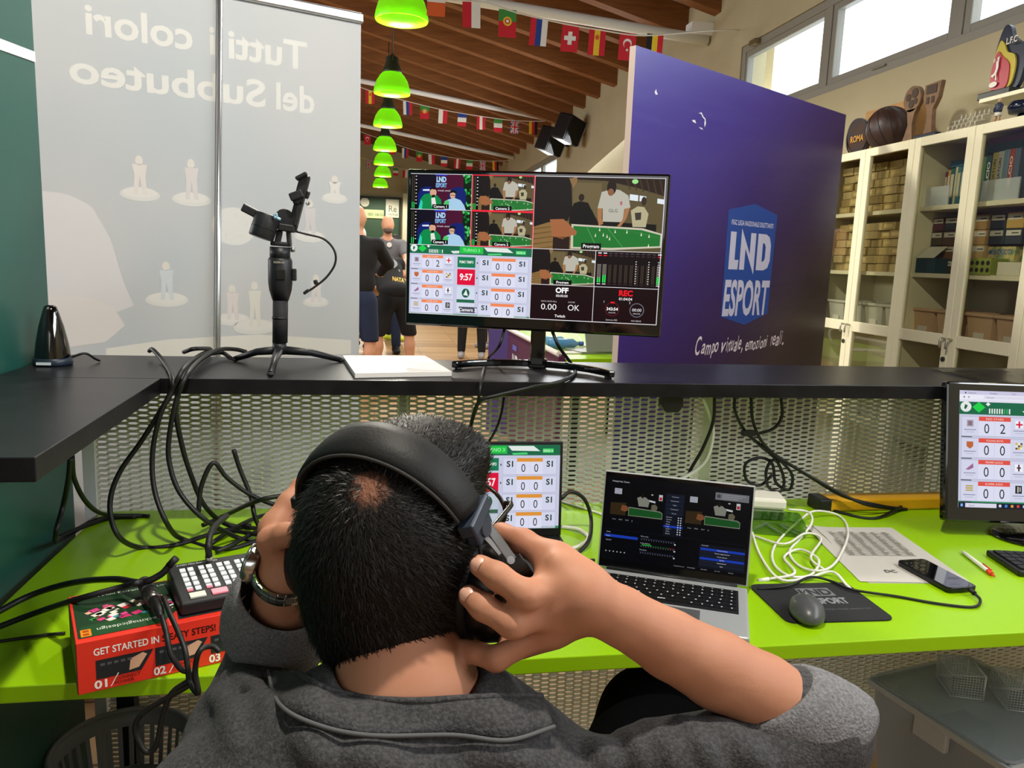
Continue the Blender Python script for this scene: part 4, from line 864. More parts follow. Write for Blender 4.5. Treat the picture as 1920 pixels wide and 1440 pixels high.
def score_board(cv, x, y, w_, h, bar='#f08a5a', part='full'):
    L = cv.L0; cv.rect(x, y, x+w_, y+h, '#c9cbe2', L)
    hh = h*.125; board_header(cv, x, y, w_, hh); cv.poly([(x, y+h*.985), (x+w_, y+h*.97), (x+w_, y+h), (x, y+h)], '#2f8a5a', L+1)
    ch = h*.196
    for k in range(4):
        yy = y + hh + h*.02 + k*h*.215
        score_card(cv, x+.012*w_, yy, .36*w_, ch, '0', '2' if k == 0 else '0', True, bar, k=k)
        cv.rect(x+.012*w_, yy+ch+.003*h, x+.07*w_, yy+ch+.012*h, '#3a4448', L+2)
        score_card(cv, x+.575*w_, yy+h*.012, .40*w_, ch, '0', '0', False, bar, k=k)
        cv.rect(x+.556*w_, yy+ch*.4, x+.566*w_, yy+ch*.52, '#5a5c68', L+2)
    cx0, cx1 = x+.398*w_, x+.545*w_
    cv.rect(cx0, y+h*.155, cx1, y+h*.305, '#1f7a55', L+2); cv.text('PRIMO TEMPO', (cx0+cx1)/2, y+h*.245, h*.036, '#f0f6f0', L+3, 'c', w=.115*w_, bold=.02)
    cv.rect(cx0, y+h*.33, cx1, y+h*.555, '#e0123c', L+2); cv.text('9:57', (cx0+cx1)/2, y+h*.485, h*.09, '#fff4f6', L+3, 'c', w=.105*w_, bold=.025)
    cv.rect(cx0, y+h*.58, cx1, y+h*.765, '#d2dcec', L+2); cv.ell((cx0+cx1)/2, y+h*.672, .032*w_, h*.066, '#1d5a44', L+3, 22); cv.poly([((cx0+cx1)/2-.02*w_, y+h*.70), ((cx0+cx1)/2+.004*w_, y+h*.62), ((cx0+cx1)/2+.012*w_, y+h*.67), ((cx0+cx1)/2+.02*w_, y+h*.71)], '#e8f0ec', L+4)
    cv.rect(cx0, y+h*.765, cx1, y+h*.81, '#2a6a50', L+2); cv.rect(cx0, y+h*.82, cx1, y+h*.95, '#d6dcec', L+2)

# ================================================================== MAIN MONITOR ON THE SHELF
SCR_M = mat('dark screen glass', '#050507', 0.12, coat=0.4)
mon = thing('large_monitor', 'wide black monitor on an arc stand showing a multi-camera view', 'monitor', (0, 0, 0))
MWd, MHt = 0.662, 0.398; zb = 1.222 - 1.12
MB().b2((-MWd/2, 0, zb), (MWd/2, 0.022, zb + MHt)).build('housing', BLKG, mon, bevel=0.006, seg=3)
MB().b2((-0.2, 0.022, zb + 0.05), (0.2, 0.05, zb + 0.28)).build('rear_cover', BLK, mon, bevel=0.012)
sw, shh = MWd - 0.022, MHt - 0.042; so = Vector((-sw/2, -0.0008, zb + MHt - 0.011))
cv = Canvas(so, (sw, 0, 0), (0, 0, -shh), 1920, 1080, 0.00006)
cv.rect(0, 0, 1920, 1080, '#08060a', 0)
def cell(fn, *a): cv.L0 = 2; fn(cv, *a)
cell(studio_scene, 0, 0, 480, 270, 'Camera 1'); cell(studio_scene, 0, 270, 480, 270, 'Camera 1')
cell(match_scene, 480, 0, 480, 270, 'Camera 2'); cell(match_scene, 480, 270, 480, 270, 'Camera 2')
cell(match_scene, 960, 0, 960, 540, 'Program'); cell(match_scene, 960, 540, 480, 270, 'Program')
cell(score_board, 0, 540, 960, 540)
cv.poly([(400, 1010), (530, 1010), (530, 1056), (415, 1056)], '#4c4a5c', 14); cv.text('Camera 3', 472, 1044, 24, '#f0f0f4', 15, 'c', bold=.02)
for ox, oy in ((0, 0), (0, 270), (480, 0), (480, 270)): cv.rect(ox, oy, ox + 52, oy + 270, '#0c0a0c', 15); meters(cv, ox + 8, oy, 270, 16)
cv.rect(960, 810, 1440, 1080, '#1c0a0e', 2); cv.rect(1440, 540, 1920, 810, '#150a0e', 2); cv.rect(1440, 810, 1920, 1080, '#1c0a0e', 2)
cv.text('OFF', 1200, 868, 38, '#ffffff', 4, 'c', bold=.04); cv.text('00:00:00', 1200, 900, 18, '#f0ecec', 4, 'c', bold=.01)
cv.text('DATA RATE Mb/s', 1045, 942, 11, '#c8c0c0', 4, 'l'); cv.text('0.00', 1045, 1000, 44, '#f4f0f0', 4, 'l', w=118); cv.text('CACHE', 1250, 942, 11, '#c8c0c0', 4, 'l'); cv.text('OK', 1250, 1000, 44, '#f4f0f0', 4, 'l', w=88); cv.text('Twitch', 1192, 1056, 20, '#f4f0f0', 4, 'c', bold=.02)
cv.text('REC', 1680, 870, 40, '#f01828', 4, 'c', bold=.04); cv.text('01:04:04', 1680, 904, 20, '#f4f0f0', 4, 'c', bold=.01)
cv.ring(1585, 975, 48, 54, '#5c1420', 4); cv.text('343:54', 1585, 984, 22, '#ffffff', 4, 'c', bold=.02); cv.text('MINUTES', 1585, 1006, 9, '#d8d0d0', 4, 'c'); cv.rect(1570, 918, 1600, 930, '#f01828', 5)
cv.ring(1768, 975, 48, 54, '#6c6c78', 4); cv.text('00:00', 1768, 984, 22, '#e8e4e8', 4, 'c'); cv.text('MINUTES', 1768, 1006, 9, '#d8d0d0', 4, 'c')
cv.text('1', 1520, 928, 16, '#e8e4e8', 4); cv.text('2', 1708, 928, 16, '#e8e4e8', 4); cv.text('Extreme SSD', 1585, 1062, 11, '#d8d0d0', 4, 'c'); cv.text('NO DRIVE', 1768, 1062, 11, '#d8d0d0', 4, 'c')
for k in range(12):
    x = 1458 + k*40; act = k in (0, 1, 11)
    cv.rect(x, 552, x+26, 560, '#f0e8e8' if act else '#4a3c40', 4); cv.rect(x, 570, x+26, 578, '#e02030' if act else '#3a2c30', 4)
    if act:
        for s in (0, 15): cv.rect(x+s, 640, x+s+10, 740, '#b8b0a0', 4); cv.rect(x+s+2, 642, x+s+8, 736, '#20181a', 5); cv.rect(x+s, 720 if k else 742, x+s+10, 776, '#2ee05a', 6)
    else:
        for s in (2, 14): cv.rect(x+s, 640, x+s+8, 776, '#3c3228', 4)
    cv.rect(x, 784, x+26, 790, '#f0e8e8' if act else '#3a2c30', 4)
for x in (1748, 1842, 1912):
    for k in range(10): cv.rect(x-10, 610+k*18, x-2, 616+k*18, '#ece8e8', 5)
WG = '#e8e4ea'
for a in ((0, 268, 960, 272), (478, 0, 482, 540), (958, 0, 962, 1080), (0, 538, 1920, 542), (960, 808, 1920, 812), (1438, 540, 1442, 1080), (0, 0, 1920, 4), (0, 1075, 1920, 1080), (1915, 0, 1920, 1080)): cv.rect(*a, WG, 18)
for a, b, c_, d_ in ((480, 0, 960, 270), (480, 270, 960, 540)): cv.border(a, b, c_, d_, 7, '#f0283c', 19)
cv.build('screen_picture', glow, mon)
# stand
MB().box((0.02, 0.035, 0.075), (0.038, 0.018, 0.13)).build('neck', BLKG, mon, bevel=0.004)
arc_o = []; arc_i = []
for k in range(25):
    a = R(28 + 124*k/24); arc_o.append((0.02 + 0.235*math.cos(a), -0.172 + 0.23*math.sin(a))); arc_i.append((0.02 + 0.216*math.cos(a), -0.172 + 0.211*math.sin(a)))
MB().prism(arc_o + arc_i[::-1], (0, 0, 0.004), (1, 0, 0), (0, 1, 0), 0.017).build('arc_foot', BLKG, mon, bevel=0.004)
MB().box((0.02, 0.048, 0.014), (0.05, 0.035, 0.026)).build('foot_hub', BLKG, mon, bevel=0.006)
for sx in (-1, 1): MB().cyl((0.02 + sx*0.19, -0.058, 0), (0.02 + sx*0.19, -0.058, 0.005), 0.009, n=12).build('foot_pad', BLK, mon)
MB().cyl((0.02, 0.046, 0), (0.02, 0.046, 0.004), 0.012, n=12).build('foot_pad', BLK, mon)
mon.location = (0.3885, 1.95, 1.12); mon.rotation_euler = (0, 0, R(-19.4))

# ================================================================== LAPTOP (silver, dark streaming software)
lap = thing('silver_laptop', 'open silver laptop showing dark streaming software beside the mouse pad', 'laptop', (0, 0, 0))
SIL = mat('silver aluminium', '#b9bbbd', 0.38, 0.45); LW, LD = 0.305, 0.218
MB().b2((-LW/2, -LD, 0.0012), (LW/2, 0.004, 0.0165)).build('base', SIL, lap, bevel=0.004, seg=3)
kw = MB().b2((-LW/2 + 0.018, -0.128, 0.0164), (LW/2 - 0.018, -0.018, 0.0168)).build('keyboard_well', mat('key well', '#101012', .5), lap)
KEY = mat('black key', '#0b0b0c', .45)
rows = [(14, 0.008), (14, 0.0155), (14, 0.0155), (13, 0.0155), (12, 0.0155), (0, 0.0155)]
y = -0.022; kb = None; xs0 = -LW/2 + 0.021; xs1 = LW/2 - 0.021
LEG = '#b9bcc0'
for ri, (n, hgt) in enumerate(rows):
    if n: ws = [(xs1 - xs0)/n]*n
    else: ws = [.018, .018, .018, .022, .092, .022, .018, .018, .018, .019]
    tot = sum(ws); ws = [q*(xs1 - xs0)/tot for q in ws]; x = xs0
    for w_ in ws:
        k_ = MB().b2((x + .0012, y - hgt + .0012, 0.0168), (x + w_ - .0012, y - .0012, 0.0180)).build('key', KEY, lap, bevel=0.0)
        MB().b2((x + w_*.42, y - hgt*.62, 0.01802), (x + w_*.58, y - hgt*.38, 0.01806)).build('key_legend', ink(LEG), k_)
        x += w_
    y -= hgt + 0.0015
MB().b2((-0.065, -0.21, 0.0164), (0.065, -0.136, 0.0167)).build('trackpad', mat('trackpad', '#9c9ea0', .3, .8), lap)
lid = thing('lid', 'x y z w', 'x'); bpy.data.objects.remove(lid)
TH = R(10); LH = 0.206; lu = Vector((0, math.sin(TH), math.cos(TH))); ln = Vector((0, -math.cos(TH), math.sin(TH))); l0 = Vector((0, 0.004, 0.0165))
def lidbox(a, b, t0, t1):
    m = MB(); m.prism([(a[0], a[1]), (b[0], a[1]), (b[0], b[1]), (a[0], b[1])], l0 + ln*t0, (1, 0, 0), lu, t1 - t0); return m
MB().cyl((-LW/2 + .02, 0.004, 0.0165), (LW/2 - .02, 0.004, 0.0165), 0.004, n=10).build('hinge', mat('hinge', '#2b2c2e', .4, .5), lap)
lidbox((-LW/2, 0.002), (LW/2, LH), -0.005, 0.0).build('lid', SIL, lap, bevel=0.003, seg=3)
lidbox((-LW/2 + .003, 0.005), (LW/2 - .003, LH - .003), 0.0, 0.0006).build('bezel', mat('glossy bezel', '#07070a', .06), lap)
sw, shh = LW - 0.012, LH - 0.03
cv = Canvas(l0 + lu*(LH - 0.010) + ln*0.0008 + Vector((-sw/2, 0, 0)), (sw, 0, 0), -lu*shh, 1512, 945, 0.00004)
cv.rect(0, 0, 1512, 945, '#07080e', 0); cv.text('Anteprima: Scena', 60, 66, 18, '#c8ccd4', 2, bold=.01)
DIM = 1.0
cv.L0 = 1
def dim_scene(ox, oy, w_, h):
    cv.rect(ox, oy, ox+w_, oy+h, '#0a0a0c', 1)
    def pg(pts, c, l): cv.poly([(ox + a*w_, oy + b*h) for a, b in pts], c, l)
    pg([(.0, .55), (.3, .52), (.3, .95), (.0, .95)], '#3a2c18', 2); pg([(.22, .6), (.32, .62), (.36, .75), (.28, .82), (.2, .78)], '#8a5434', 3)
    pg([(.35, .64), (.95, .68), (1, .74), (1, .94), (.35, .94)], '#8a907c', 2); pg([(.36, .67), (.94, .71), (.99, .76), (.99, .91), (.36, .92)], '#1c5a26', 3)
    pg([(.5, .3), (.58, .24), (.66, .26), (.74, .36), (.72, .58), (.54, .58)], '#8f9084', 3); cv.ell(ox+.6*w_, oy+.22*h, .03*w_, .08*h, '#17120f', 4); pg([(.78, .5), (.85, .46), (.9, .55), (.88, .68), (.78, .66)], '#6f6a55', 3)
    pg([(.72, .33), (.85, .36), (.85, .42), (.72, .39)], '#d4dce0', 2); cv.ell(ox+.78*w_, oy+.15*h, .022*w_, .02*h, '#c8d4cc', 3)
    cv.rect(ox+.06*w_, oy+.05*h, ox+.20*w_, oy+.24*h, '#c8ccd8', 4)
    for r in range(3):
        for k in range(4): cv.rect(ox+(.075+.03*k)*w_, oy+(.075+.055*r)*h, ox+(.09+.03*k)*w_, oy+(.10+.055*r)*h, '#5a5e70', 5)
    cv.rect(ox+.91*w_, oy+.12*h, ox+.98*w_, oy+.32*h, '#d8dce0', 4); cv.rect(ox+.92*w_, oy+.2*h, ox+.97*w_, oy+.3*h, '#c8283c', 5)
dim_scene(60, 120, 560, 330); dim_scene(860, 120, 560, 330)
for ox in (60, 860):
    for k, t in enumerate(('Scena', '00:00', '59:57', '[]')): cv.text(t, ox + 30 + k*70, 490, 12, '#b4b8c4', 2)
cv.rect(640, 130, 840, 600, '#121724', 1)
for k in range(5): cv.rect(650, 145 + 46*k, 830, 180 + 46*k, '#1a2132', 2); cv.text(('Transizioni', 'Dissolvenza', 'Taglio', 'Transizione', 'Durata')[k], 740, 170 + 46*k, 12, '#c4c8d4', 3, 'c')
for k in range(8):
    if k == 4: cv.rect(640, 380 + 26*k, 840, 404 + 26*k, '#1f46c8', 3)
    cv.text(('Browser', 'Camera', 'Timer', 'Score', 'Logo', 'Audio 1', 'Video', 'Sfondo')[k], 665, 398 + 26*k, 12, '#d0d4de', 4)
    for s in (0, 26): cv.ell(790 + s, 392 + 26*k, 7, 7, '#e0e4ec', 4)
cv.rect(20, 600, 1490, 604, '#141a28', 2); cv.rect(20, 660, 380, 690, '#1f46c8', 2)
for k, (x, t) in enumerate(((40, 'Scene'), (40, 'Scena'), (40, 'Scena 2'))): cv.text(t, x, 640 + 45*k, 13, '#d8dce4', 3)
for k in range(3):
    y = 660 + 75*k; cv.text(('Mixer audio', 'Audio desktop', 'Microfono')[k], 410, y - 14, 12, '#c8ccd4', 3)
    for s in range(14): cv.rect(420 + 26*s, y + 12, 424 + 26*s, y + 20, '#b8bcc8', 3)
    cv.rect(410, y, 780, y + 6, '#2a3450', 2)
    if k == 1: cv.rect(430, y - 8, 530, y + 6, '#2fae3c', 3); cv.rect(530, y, 720, y + 6, '#1f5a24', 3); cv.rect(720, y, 770, y + 8, '#7a1c20', 3)
    cv.ell(775, y + 30, 9, 9, '#d8dce8', 4)
cv.rect(1030, 640, 1500, 900, '#131824', 1); cv.text('Controlli', 1050, 660, 13, '#d0d4de', 3)
for k in range(6):
    cv.rect(1040, 680 + 34*k, 1490, 706 + 34*k, '#1f46c8' if k in (0, 3) else '#1c2233', 2); cv.text(('Ferma diretta', 'Ferma registrazione', 'Avvia camera', 'Studio', 'Impostazioni', 'Esci')[k], 1265, 699 + 34*k, 13, '#e4e8f2', 3, 'c')
for k in range(6): cv.ell(50 + 40*k, 850, 7, 7, '#c8ccd4', 3)
for k in range(5): cv.text(('Dropped frames 0', 'LIVE 00:00:00', 'REC 00:00', 'CPU 12%', '60.00 fps')[k], 780 + 140*k, 922, 10, '#b8bcc4', 3)
cv.rect(1150, 60, 1490, 140, '#7c7e84', 5); cv.ell(1185, 100, 20, 20, '#4c4e54', 6)
for k in range(3): cv.rect(1220, 76 + 20*k, 1460 - 40*k, 84 + 20*k, '#a4a6ac', 6)
cv.build('screen_picture', lambda c: glow(c, 0.62), lap)
lap.location = (0.6025, 1.432, 0.75); lap.rotation_euler = (0, 0, R(-25.4))

# ================================================================== SECOND LAPTOP BEHIND THE HEAD (score page)
l2 = thing('score_laptop', 'black laptop behind the head showing the score page', 'laptop', (0, 0, 0))
MB().b2((-0.165, -0.21, 0.001), (0.165, 0.0, 0.016)).build('base', BLK, l2, bevel=.003)
MB().b2((-0.15, -0.12, 0.016), (0.15, -0.02, 0.0172)).build('keyboard', KEY, l2)
MB().prism([(-0.165, 0.0), (0.165, 0.0), (0.165, 0.222), (-0.165, 0.222)], (0, 0.0, 0.016), (1, 0, 0), (0, 0.10, 0.995), 0.006).build('lid', BLK, l2, bevel=.002)
cv = Canvas(Vector((-0.158, 0.0212, 0.016 + 0.2145)) + Vector((0, -0.0075, 0)), (0.316, 0, 0), (0, -0.0195, -0.195), 1600, 1000, .00005)
cv.L0 = 0; score_board(cv, 0, 0, 1600, 1000, '#e0963c')
cv.build('screen_picture', lambda c: glow(c, 0.95), l2)
l2.location = (0.268, 1.70, 0.75); l2.rotation_euler = (0, 0, R(-1))

# ================================================================== RIGHT MONITOR (browser with the scores)
rm = thing('desk_monitor', 'black desktop monitor at the right end showing scores in a browser', 'monitor', (0, 0, 0))
RW, RH = 0.54, 0.355; T2 = R(11); ru = Vector((0, math.sin(T2), math.cos(T2))); rn = Vector((0, -math.cos(T2), math.sin(T2)))
b0 = Vector((0, 0, 0.04))
def rp(x0, z0, x1, z1, t0, t1, m, nm, bev=0): return MB().prism([(x0, z0), (x1, z0), (x1, z1), (x0, z1)], b0 + rn*t0, (1, 0, 0), ru, t1 - t0).build(nm, m, rm, bevel=bev)
rp(0, 0, RW, RH, -0.03, 0, BLKG, 'housing', .008)
rp(0.006, 0.006, RW - .006, RH - .006, 0.0, 0.0008, mat('mirror black bezel', '#1a1d20', .05, coat=1.0), 'bezel')
x0, x1, z0, z1 = 0.033, RW - 0.033, 0.037, RH - 0.022
cv = Canvas(b0 + Vector((x0, 0, 0)) + ru*z1 + rn*0.0012, (x1 - x0, 0, 0), -ru*(z1 - z0), 1600, 1000, .00006)
cv.rect(0, 0, 1600, 1000, '#e4e2f4', 0); cv.rect(0, 0, 1600, 34, '#cfcbe6', 1)
for k in range(4): cv.text(('Tabellone', 'Classifica', 'Turni', 'Risultati')[k], 70 + 190*k, 26, 13, '#5a5870', 2)
cv.ell(52, 20, 7, 7, '#3a3a52', 2); cv.rect(0, 34, 1600, 76, '#efeefa', 1); cv.rect(210, 42, 1300, 68, '#e0def0', 2); cv.text('live.score', 235, 62, 12, '#6a6880', 3); cv.ell(40, 56, 8, 8, '#8886a0', 2); cv.ell(80, 56, 8, 8, '#a8a6bc', 2); cv.rect(0, 76, 1600, 96, '#e6e4f4', 1)
cv.L0 = 1; score_board(cv, 0, 96, 1600, 860, '#e2554a'); cv.rect(0, 955, 1600, 1000, '#1c2030', 12); cv.rect(60, 960, 330, 996, '#dcdcec', 13); cv.text('Cerca', 90, 986, 14, '#6a6a7c', 14)
for k in range(12): cv.rect(350 + 52*k, 966, 372 + 52*k, 988, ('#d8dcec', '#4a8ae0', '#e0a040', '#d84a3c', '#c8ccdc')[k % 5], 13)
cv.rect(20, 966, 40, 990, '#7fb0f0', 13)
cv.build('screen_picture', lambda c: glow(c, 0.95), rm)
MB().box((RW/2, 0.03, 0.05), (0.06, 0.03, 0.10)).build('neck', BLKG, rm, bevel=.004)
MB().lathe([(0.0, 0.0), (0.13, 0.0), (0.135, 0.006), (0.11, 0.014), (0.02, 0.02)], (RW/2, 0.01, 0.0), 36, sy=0.75).build('foot', BLKG, rm)
rm.location = (1.418, 1.66, 0.75); rm.rotation_euler = (0, 0, R(-9))
kbd = thing('desk_keyboard', 'black keyboard in front of the right monitor, cut by the picture edge', 'keyboard', (0, 0, 0))
MB().b2((0, -0.13, 0), (0.42, 0, 0.014)).build('body', BLK, kbd, bevel=.004)
for r in range(5):
    for k in range(18): MB().b2((0.010 + k*.0222, -0.012 - r*.0225 - .019, 0.014), (0.010 + k*.0222 + .0195, -0.012 - r*.0225, 0.018)).build('key', KEY, kbd)
kbd.location = (1.432, 1.535, 0.7503); kbd.rotation_euler = (0, 0, R(-12))

# ================================================================== GIMBAL ON MINI TRIPOD
gm = thing('camera_gimbal', 'black handheld camera gimbal standing on a mini tripod', 'gimbal', (-0.236, 2.0, 1.12))
def G(px, py, d=0.0): return on_y(px, py, 2.0 + d)
GB = mat('gimbal black', '#15161a', 0.45); GB2 = mat('gimbal grip rubber', '#1c1d20', 0.75)
hub = G(524, 655)
for px, py, nm in ((440, 676, 0.06), (640, 678, 0.05), (507, 704, -0.155)):
    e = on_z(px, py - 3, 1.126); m_ = (hub + e)/2 + Vector((0, 0, 0.006))
    MB().tube([hub + (e - hub)*0.08, m_, e], [0.011, 0.009, 0.007], 10).build('tripod_leg', GB, gm)
    MB().ell((e.x, e.y, 1.1255), (0.009, 0.009, 0.005), n=10).build('rubber_foot', GB2, gm)
MB().cyl(G(524, 664), G(524, 640), 0.017, n=20).build('tripod_hub', GB, gm)
MB().cyl(G(525, 642), G(526, 560), 0.0185, 0.0185, n=24).build('grip', GB2, gm)
MB().cyl(G(525, 598), G(525, 594), 0.0192, n=24).build('grip_ring', GB, gm)
MB().lathe([(0.0188, 0), (0.026, 0.026), (0.028, 0.045), (0.028, 0.098), (0.025, 0.104), (0.0, 0.104)], G(526, 563), 24, sx=1.05).build('control_body', GB, gm)
MB().box(G(526, 515, -0.029), (0.022, 0.004, 0.026)).build('button_panel', mat('panel', '#0b0b0d', .3), gm, bevel=.002)
MB().box(G(552, 515), (0.010, 0.02, 0.03)).build('side_switch', GB, gm, bevel=.002)
cv = Canvas(G(513, 489, -0.031), (0.035, 0, 0), (0, 0, -0.006), 10, 2, .0003); cv.text('RONIN-SC', 0, 1.8, 1.5, '#a39c8c', 1, w=7.5, bold=.02); cv.build('lettering', lambda c: ink(c), gm)
MB().cyl(G(525, 488), G(525, 463), 0.0245, n=24).build('pan_motor', GB, gm)
MB().tube([G(545, 468), G(553, 468)], 0.006, 8).build('lock_pin', mat('pin metal', '#8f9296', .3, .9), gm)
def gbar(p, q_, w_, d_, nm, m_=GB):
    p, q_ = Vector(p), Vector(q_); t = (q_ - p); L_ = t.length; M = Matrix((t.cross(Vector((0, 1, 0))).normalized(), Vector((0, 1, 0)), t.normalized())).transposed()
    MB().box((p + q_)/2, (w_, d_, L_), M).build(nm, m_, gm, bevel=.003)
a, b = G(503, 403, -0.03), G(489, 446, -0.035); ax = (a - b).normalized()
MB().cyl(b, a, 0.0295, n=32).build('roll_motor', GB, gm, bevel=.003)
MB().tube([a*.42 + b*.58, a*.40 + b*.60], 0.0302, 32).build('motor_ring', BLKM, gm)
MB().cyl(G(533, 409, -0.01), G(536, 411, 0.03), 0.0225, n=28).build('tilt_motor', GB, gm, bevel=.002)
gbar(G(522, 425, -.01), G(553, 430, -.01), 0.018, 0.03, 'arm_elbow'); gbar(G(547, 434), G(574, 330), 0.022, 0.020, 'upright_arm')
gbar(G(553, 424, -.012), G(566, 378, -.012), 0.010, 0.030, 'arm_rail')
gbar(G(558, 384, -0.02), G(573, 328, -0.02), 0.024, 0.014, 'camera_plate'); gbar(G(544, 371, -0.028), G(568, 362, -0.028), 0.019, 0.024, 'plate_clamp'); gbar(G(555, 336, -0.028), G(576, 325, -0.028), 0.009, 0.03, 'plate_stop')
gbar(G(573, 372, .0), G(578, 358, .0), 0.012, 0.018, 'thumb_block'); MB().tube(cr([G(574, 380), G(578, 384), G(580, 378)], 3), .0024, 6).build('thumb_screw', mat('pin metal', '#8f9296', .3, .9), gm)
gbar(G(455, 388, -0.02), G(488, 405, -0.02), 0.020, 0.022, 'counter_arm')
gbar(G(541, 430), G(543, 462), 0.010, 0.03, 'yoke_post'); gbar(G(508, 456), G(546, 459), 0.011, 0.03, 'yoke_base'); gbar(G(525, 432, -.005), G(520, 456, -.005), 0.014, 0.02, 'yoke_link')
MB().tube(cr([G(514, 405, -0.06), G(518, 408, -0.06), G(526, 412, -0.06)], 4), 0.0035, 8).build('lever', mat('blue lever', '#8fb4cc', .35), gm)
MB().tube([G(514, 403, -0.062), G(519, 401, -0.062), G(520, 406, -0.062), G(515, 409, -0.062)], 0.0026, 6, closed=True).build('lever_ring', mat('blue lever', '#8fb4cc', .35), gm)
MB().tube(cr([G(548, 432, .01), G(575, 439, .01), G(607, 448, .01), G(627, 470, .01), G(628, 495, .01), G(612, 520, .01), G(590, 538, .01), G(578, 546, .01)], 6), 0.0028, 8).build('control_cable', BLK, gm)
gbar(G(569, 551, .01), G(580, 543, .01), 0.008, 0.008, 'plug'); gbar(G(588, 530, .01), G(596, 528, .01), 0.012, 0.006, 'cable_tag')

# ================================================================== SMALL THINGS ON THE SHELF
dv = thing('mouse_charger_dock', 'glossy black cone-shaped dock beside the green side panel', 'dock', (-0.735, 1.945, 1.1205))
MB().lathe([(0.0, 0), (0.038, 0), (0.039, 0.008), (0.038, 0.02), (0.034, 0.05), (0.026, 0.09), (0.017, 0.122), (0.013, 0.134), (0.008, 0.138), (0.0, 0.138)], (-0.737, 1.945, 1.1205), 32, sy=1.0).build('shell', mat('piano black', '#05060a', .05, coat=1.0), dv)
MB().lathe([(0.0395, 0.0), (0.041, 0.004), (0.0398, 0.016), (0.0385, 0.017)], (-0.737, 1.945, 1.1205), 32).build('base_ring', mat('dock base', '#1d2a38', .35), dv)
MB().box((-0.742, 1.9035, 1.1275), (0.03, 0.004, 0.006)).build('name_plate', mat('name plate', '#c9d0d6', .3), dv)
MB().tube(cr([(-0.705, 1.955, 1.135), (-0.675, 1.965, 1.145), (-0.66, 1.985, 1.13), (-0.655, 2.0, 1.1235)], 5), 0.0028, 8).build('cable', BLK, dv)
nbk = thing('white_notebook', 'white notebook pad lying on the black shelf in front of the monitor', 'notebook', (0.05, 1.95, 1.1205))
A_, B_, C_, D_ = Vector((-0.085, 2.10)), Vector((0.135, 2.125)), Vector((0.181, 1.83)), Vector((-0.045, 1.785))
MB().prism([tuple(D_), tuple(C_), tuple(B_), tuple(A_)], (0, 0, 1.1205), (1, 0, 0), (0, 1, 0), 0.012).build('pages', mat('white paper', '#d9d5d2', .6), nbk, bevel=.001)
cv = Canvas(Vector((A_.x, A_.y, 1.1327)), (B_ - A_).to_3d(), (D_ - A_).to_3d(), 10, 10, .0002)
for pts in ([(2, 7), (5, 3), (6, 4), (3.5, 8)], [(4, 8), (8, 5), (8.5, 6), (5, 9)], [(1, 5), (3, 3), (3.4, 3.6), (1.5, 6)]): cv.poly(pts, '#c6c0bd', 1)
cv.rect(.6, .5, 2.6, .75, '#8a3a3a', 1); cv.build('cover_print', lambda c: ink(c), nbk)
cs = thing('plastic_sleeve', 'crumpled clear plastic sleeve at the right end of the shelf', 'sleeve', (1.95, 1.95, 1.1205))
v = []; nx, ny = 14, 8
for j in range(ny + 1):
    for i in range(nx + 1): v.append((1.62 + .6*i/nx + .03*j/ny, 1.80 + .27*j/ny, 1.1215 + .007*abs(math.sin(i*1.7 + j)*math.cos(j*1.3 + i*.4)) + 0.001))
MB().add(v, [(j*(nx+1)+i, j*(nx+1)+i+1, (j+1)*(nx+1)+i+1, (j+1)*(nx+1)+i) for j in range(ny) for i in range(nx)], 0, True).build('film', glass_mat('sleeve film', '#c9ccd0', .35, .18), cs)

# ================================================================== VIDEO SWITCHER ON ITS RED BOX
bxr = thing('switcher_box', 'red and green printed cardboard box lying under the video switcher', 'box', (0, 0, 0))
XL, XD, XH = 0.385, 0.178, 0.081
RED = mat('red card print', '#e23424', .4); WEDGE = mat('white card edge', '#e0d8d2', .6)
MB().b2((0, 0, 0.0005), (XL, XD, XH)).build('carton', RED, bxr, bevel=.0012)
MB().b2((-0.0006, 0.0, 0.0015), (0.0, XD, XH)).build('side_panel', mat('dark side print', '#1a241f', .5), bxr)
cv = Canvas((0, XD, XH + .0003), (XL, 0, 0), (0, -XD, 0), 385, 178, .00008)       # top: green photo print with figures
cv.poly([(4, 4), (381, 4), (381, 60), (150, 120), (118, 165), (4, 165)], '#1c3a22', 1); cv.rect(4, 4, 381, 30, '#17301e', 2)
cv.text('ATEM Mini Extreme', 14, 22, 8, '#c8d2c4', 3); cv.text('Live production switcher', 130, 22, 7, '#c8d2c4', 3)
for k in range(60):
    x, y = 16 + random.random()*120, 60 + random.random()*60; s = 5 + random.random()*9
    cv.poly([(x, y), (x + s, y - s*.5), (x + s*1.4, y + s*.3), (x + s*.5, y + s*.8)], random.choice(('#c2283a', '#d83a78', '#2f8a3c', '#3a9ab8', '#dcd4c4', '#e0a890', '#e04a8c', '#e8e2d8', '#c85a4a')), 3 + k % 3)
cv.poly([(8, 128), (140, 112), (118, 165), (8, 165)], '#1f4a26', 6)
cv.text('Blackmagicdesign', 30, 150, 10, '#d8dccc', 7, w=92, turned=True); cv.rect(8, 138, 22, 162, '#e88a1c', 7)
for k in (0, 1): cv.rect(11, 141 + 11*k, 19, 148 + 11*k, '#a8460c', 8)
cv.poly([(150, 60), (381, 40), (381, 165), (140, 165)], '#2a2c2c', 2)
cv.build('top_print', lambda c: ink(c, .4), bxr)
cv = Canvas((0, -.0003, XH), (XL, 0, 0), (0, 0, -XH), 385, 81, .00008)            # front: steps
cv.text('GET STARTED IN', 22, 24, 10.5, '#f6f0ec', 1, w=88, bold=.02); cv.text('5 EASY STEPS!', 114, 24, 10.5, '#3a1010', 1, w=78, bold=.02)
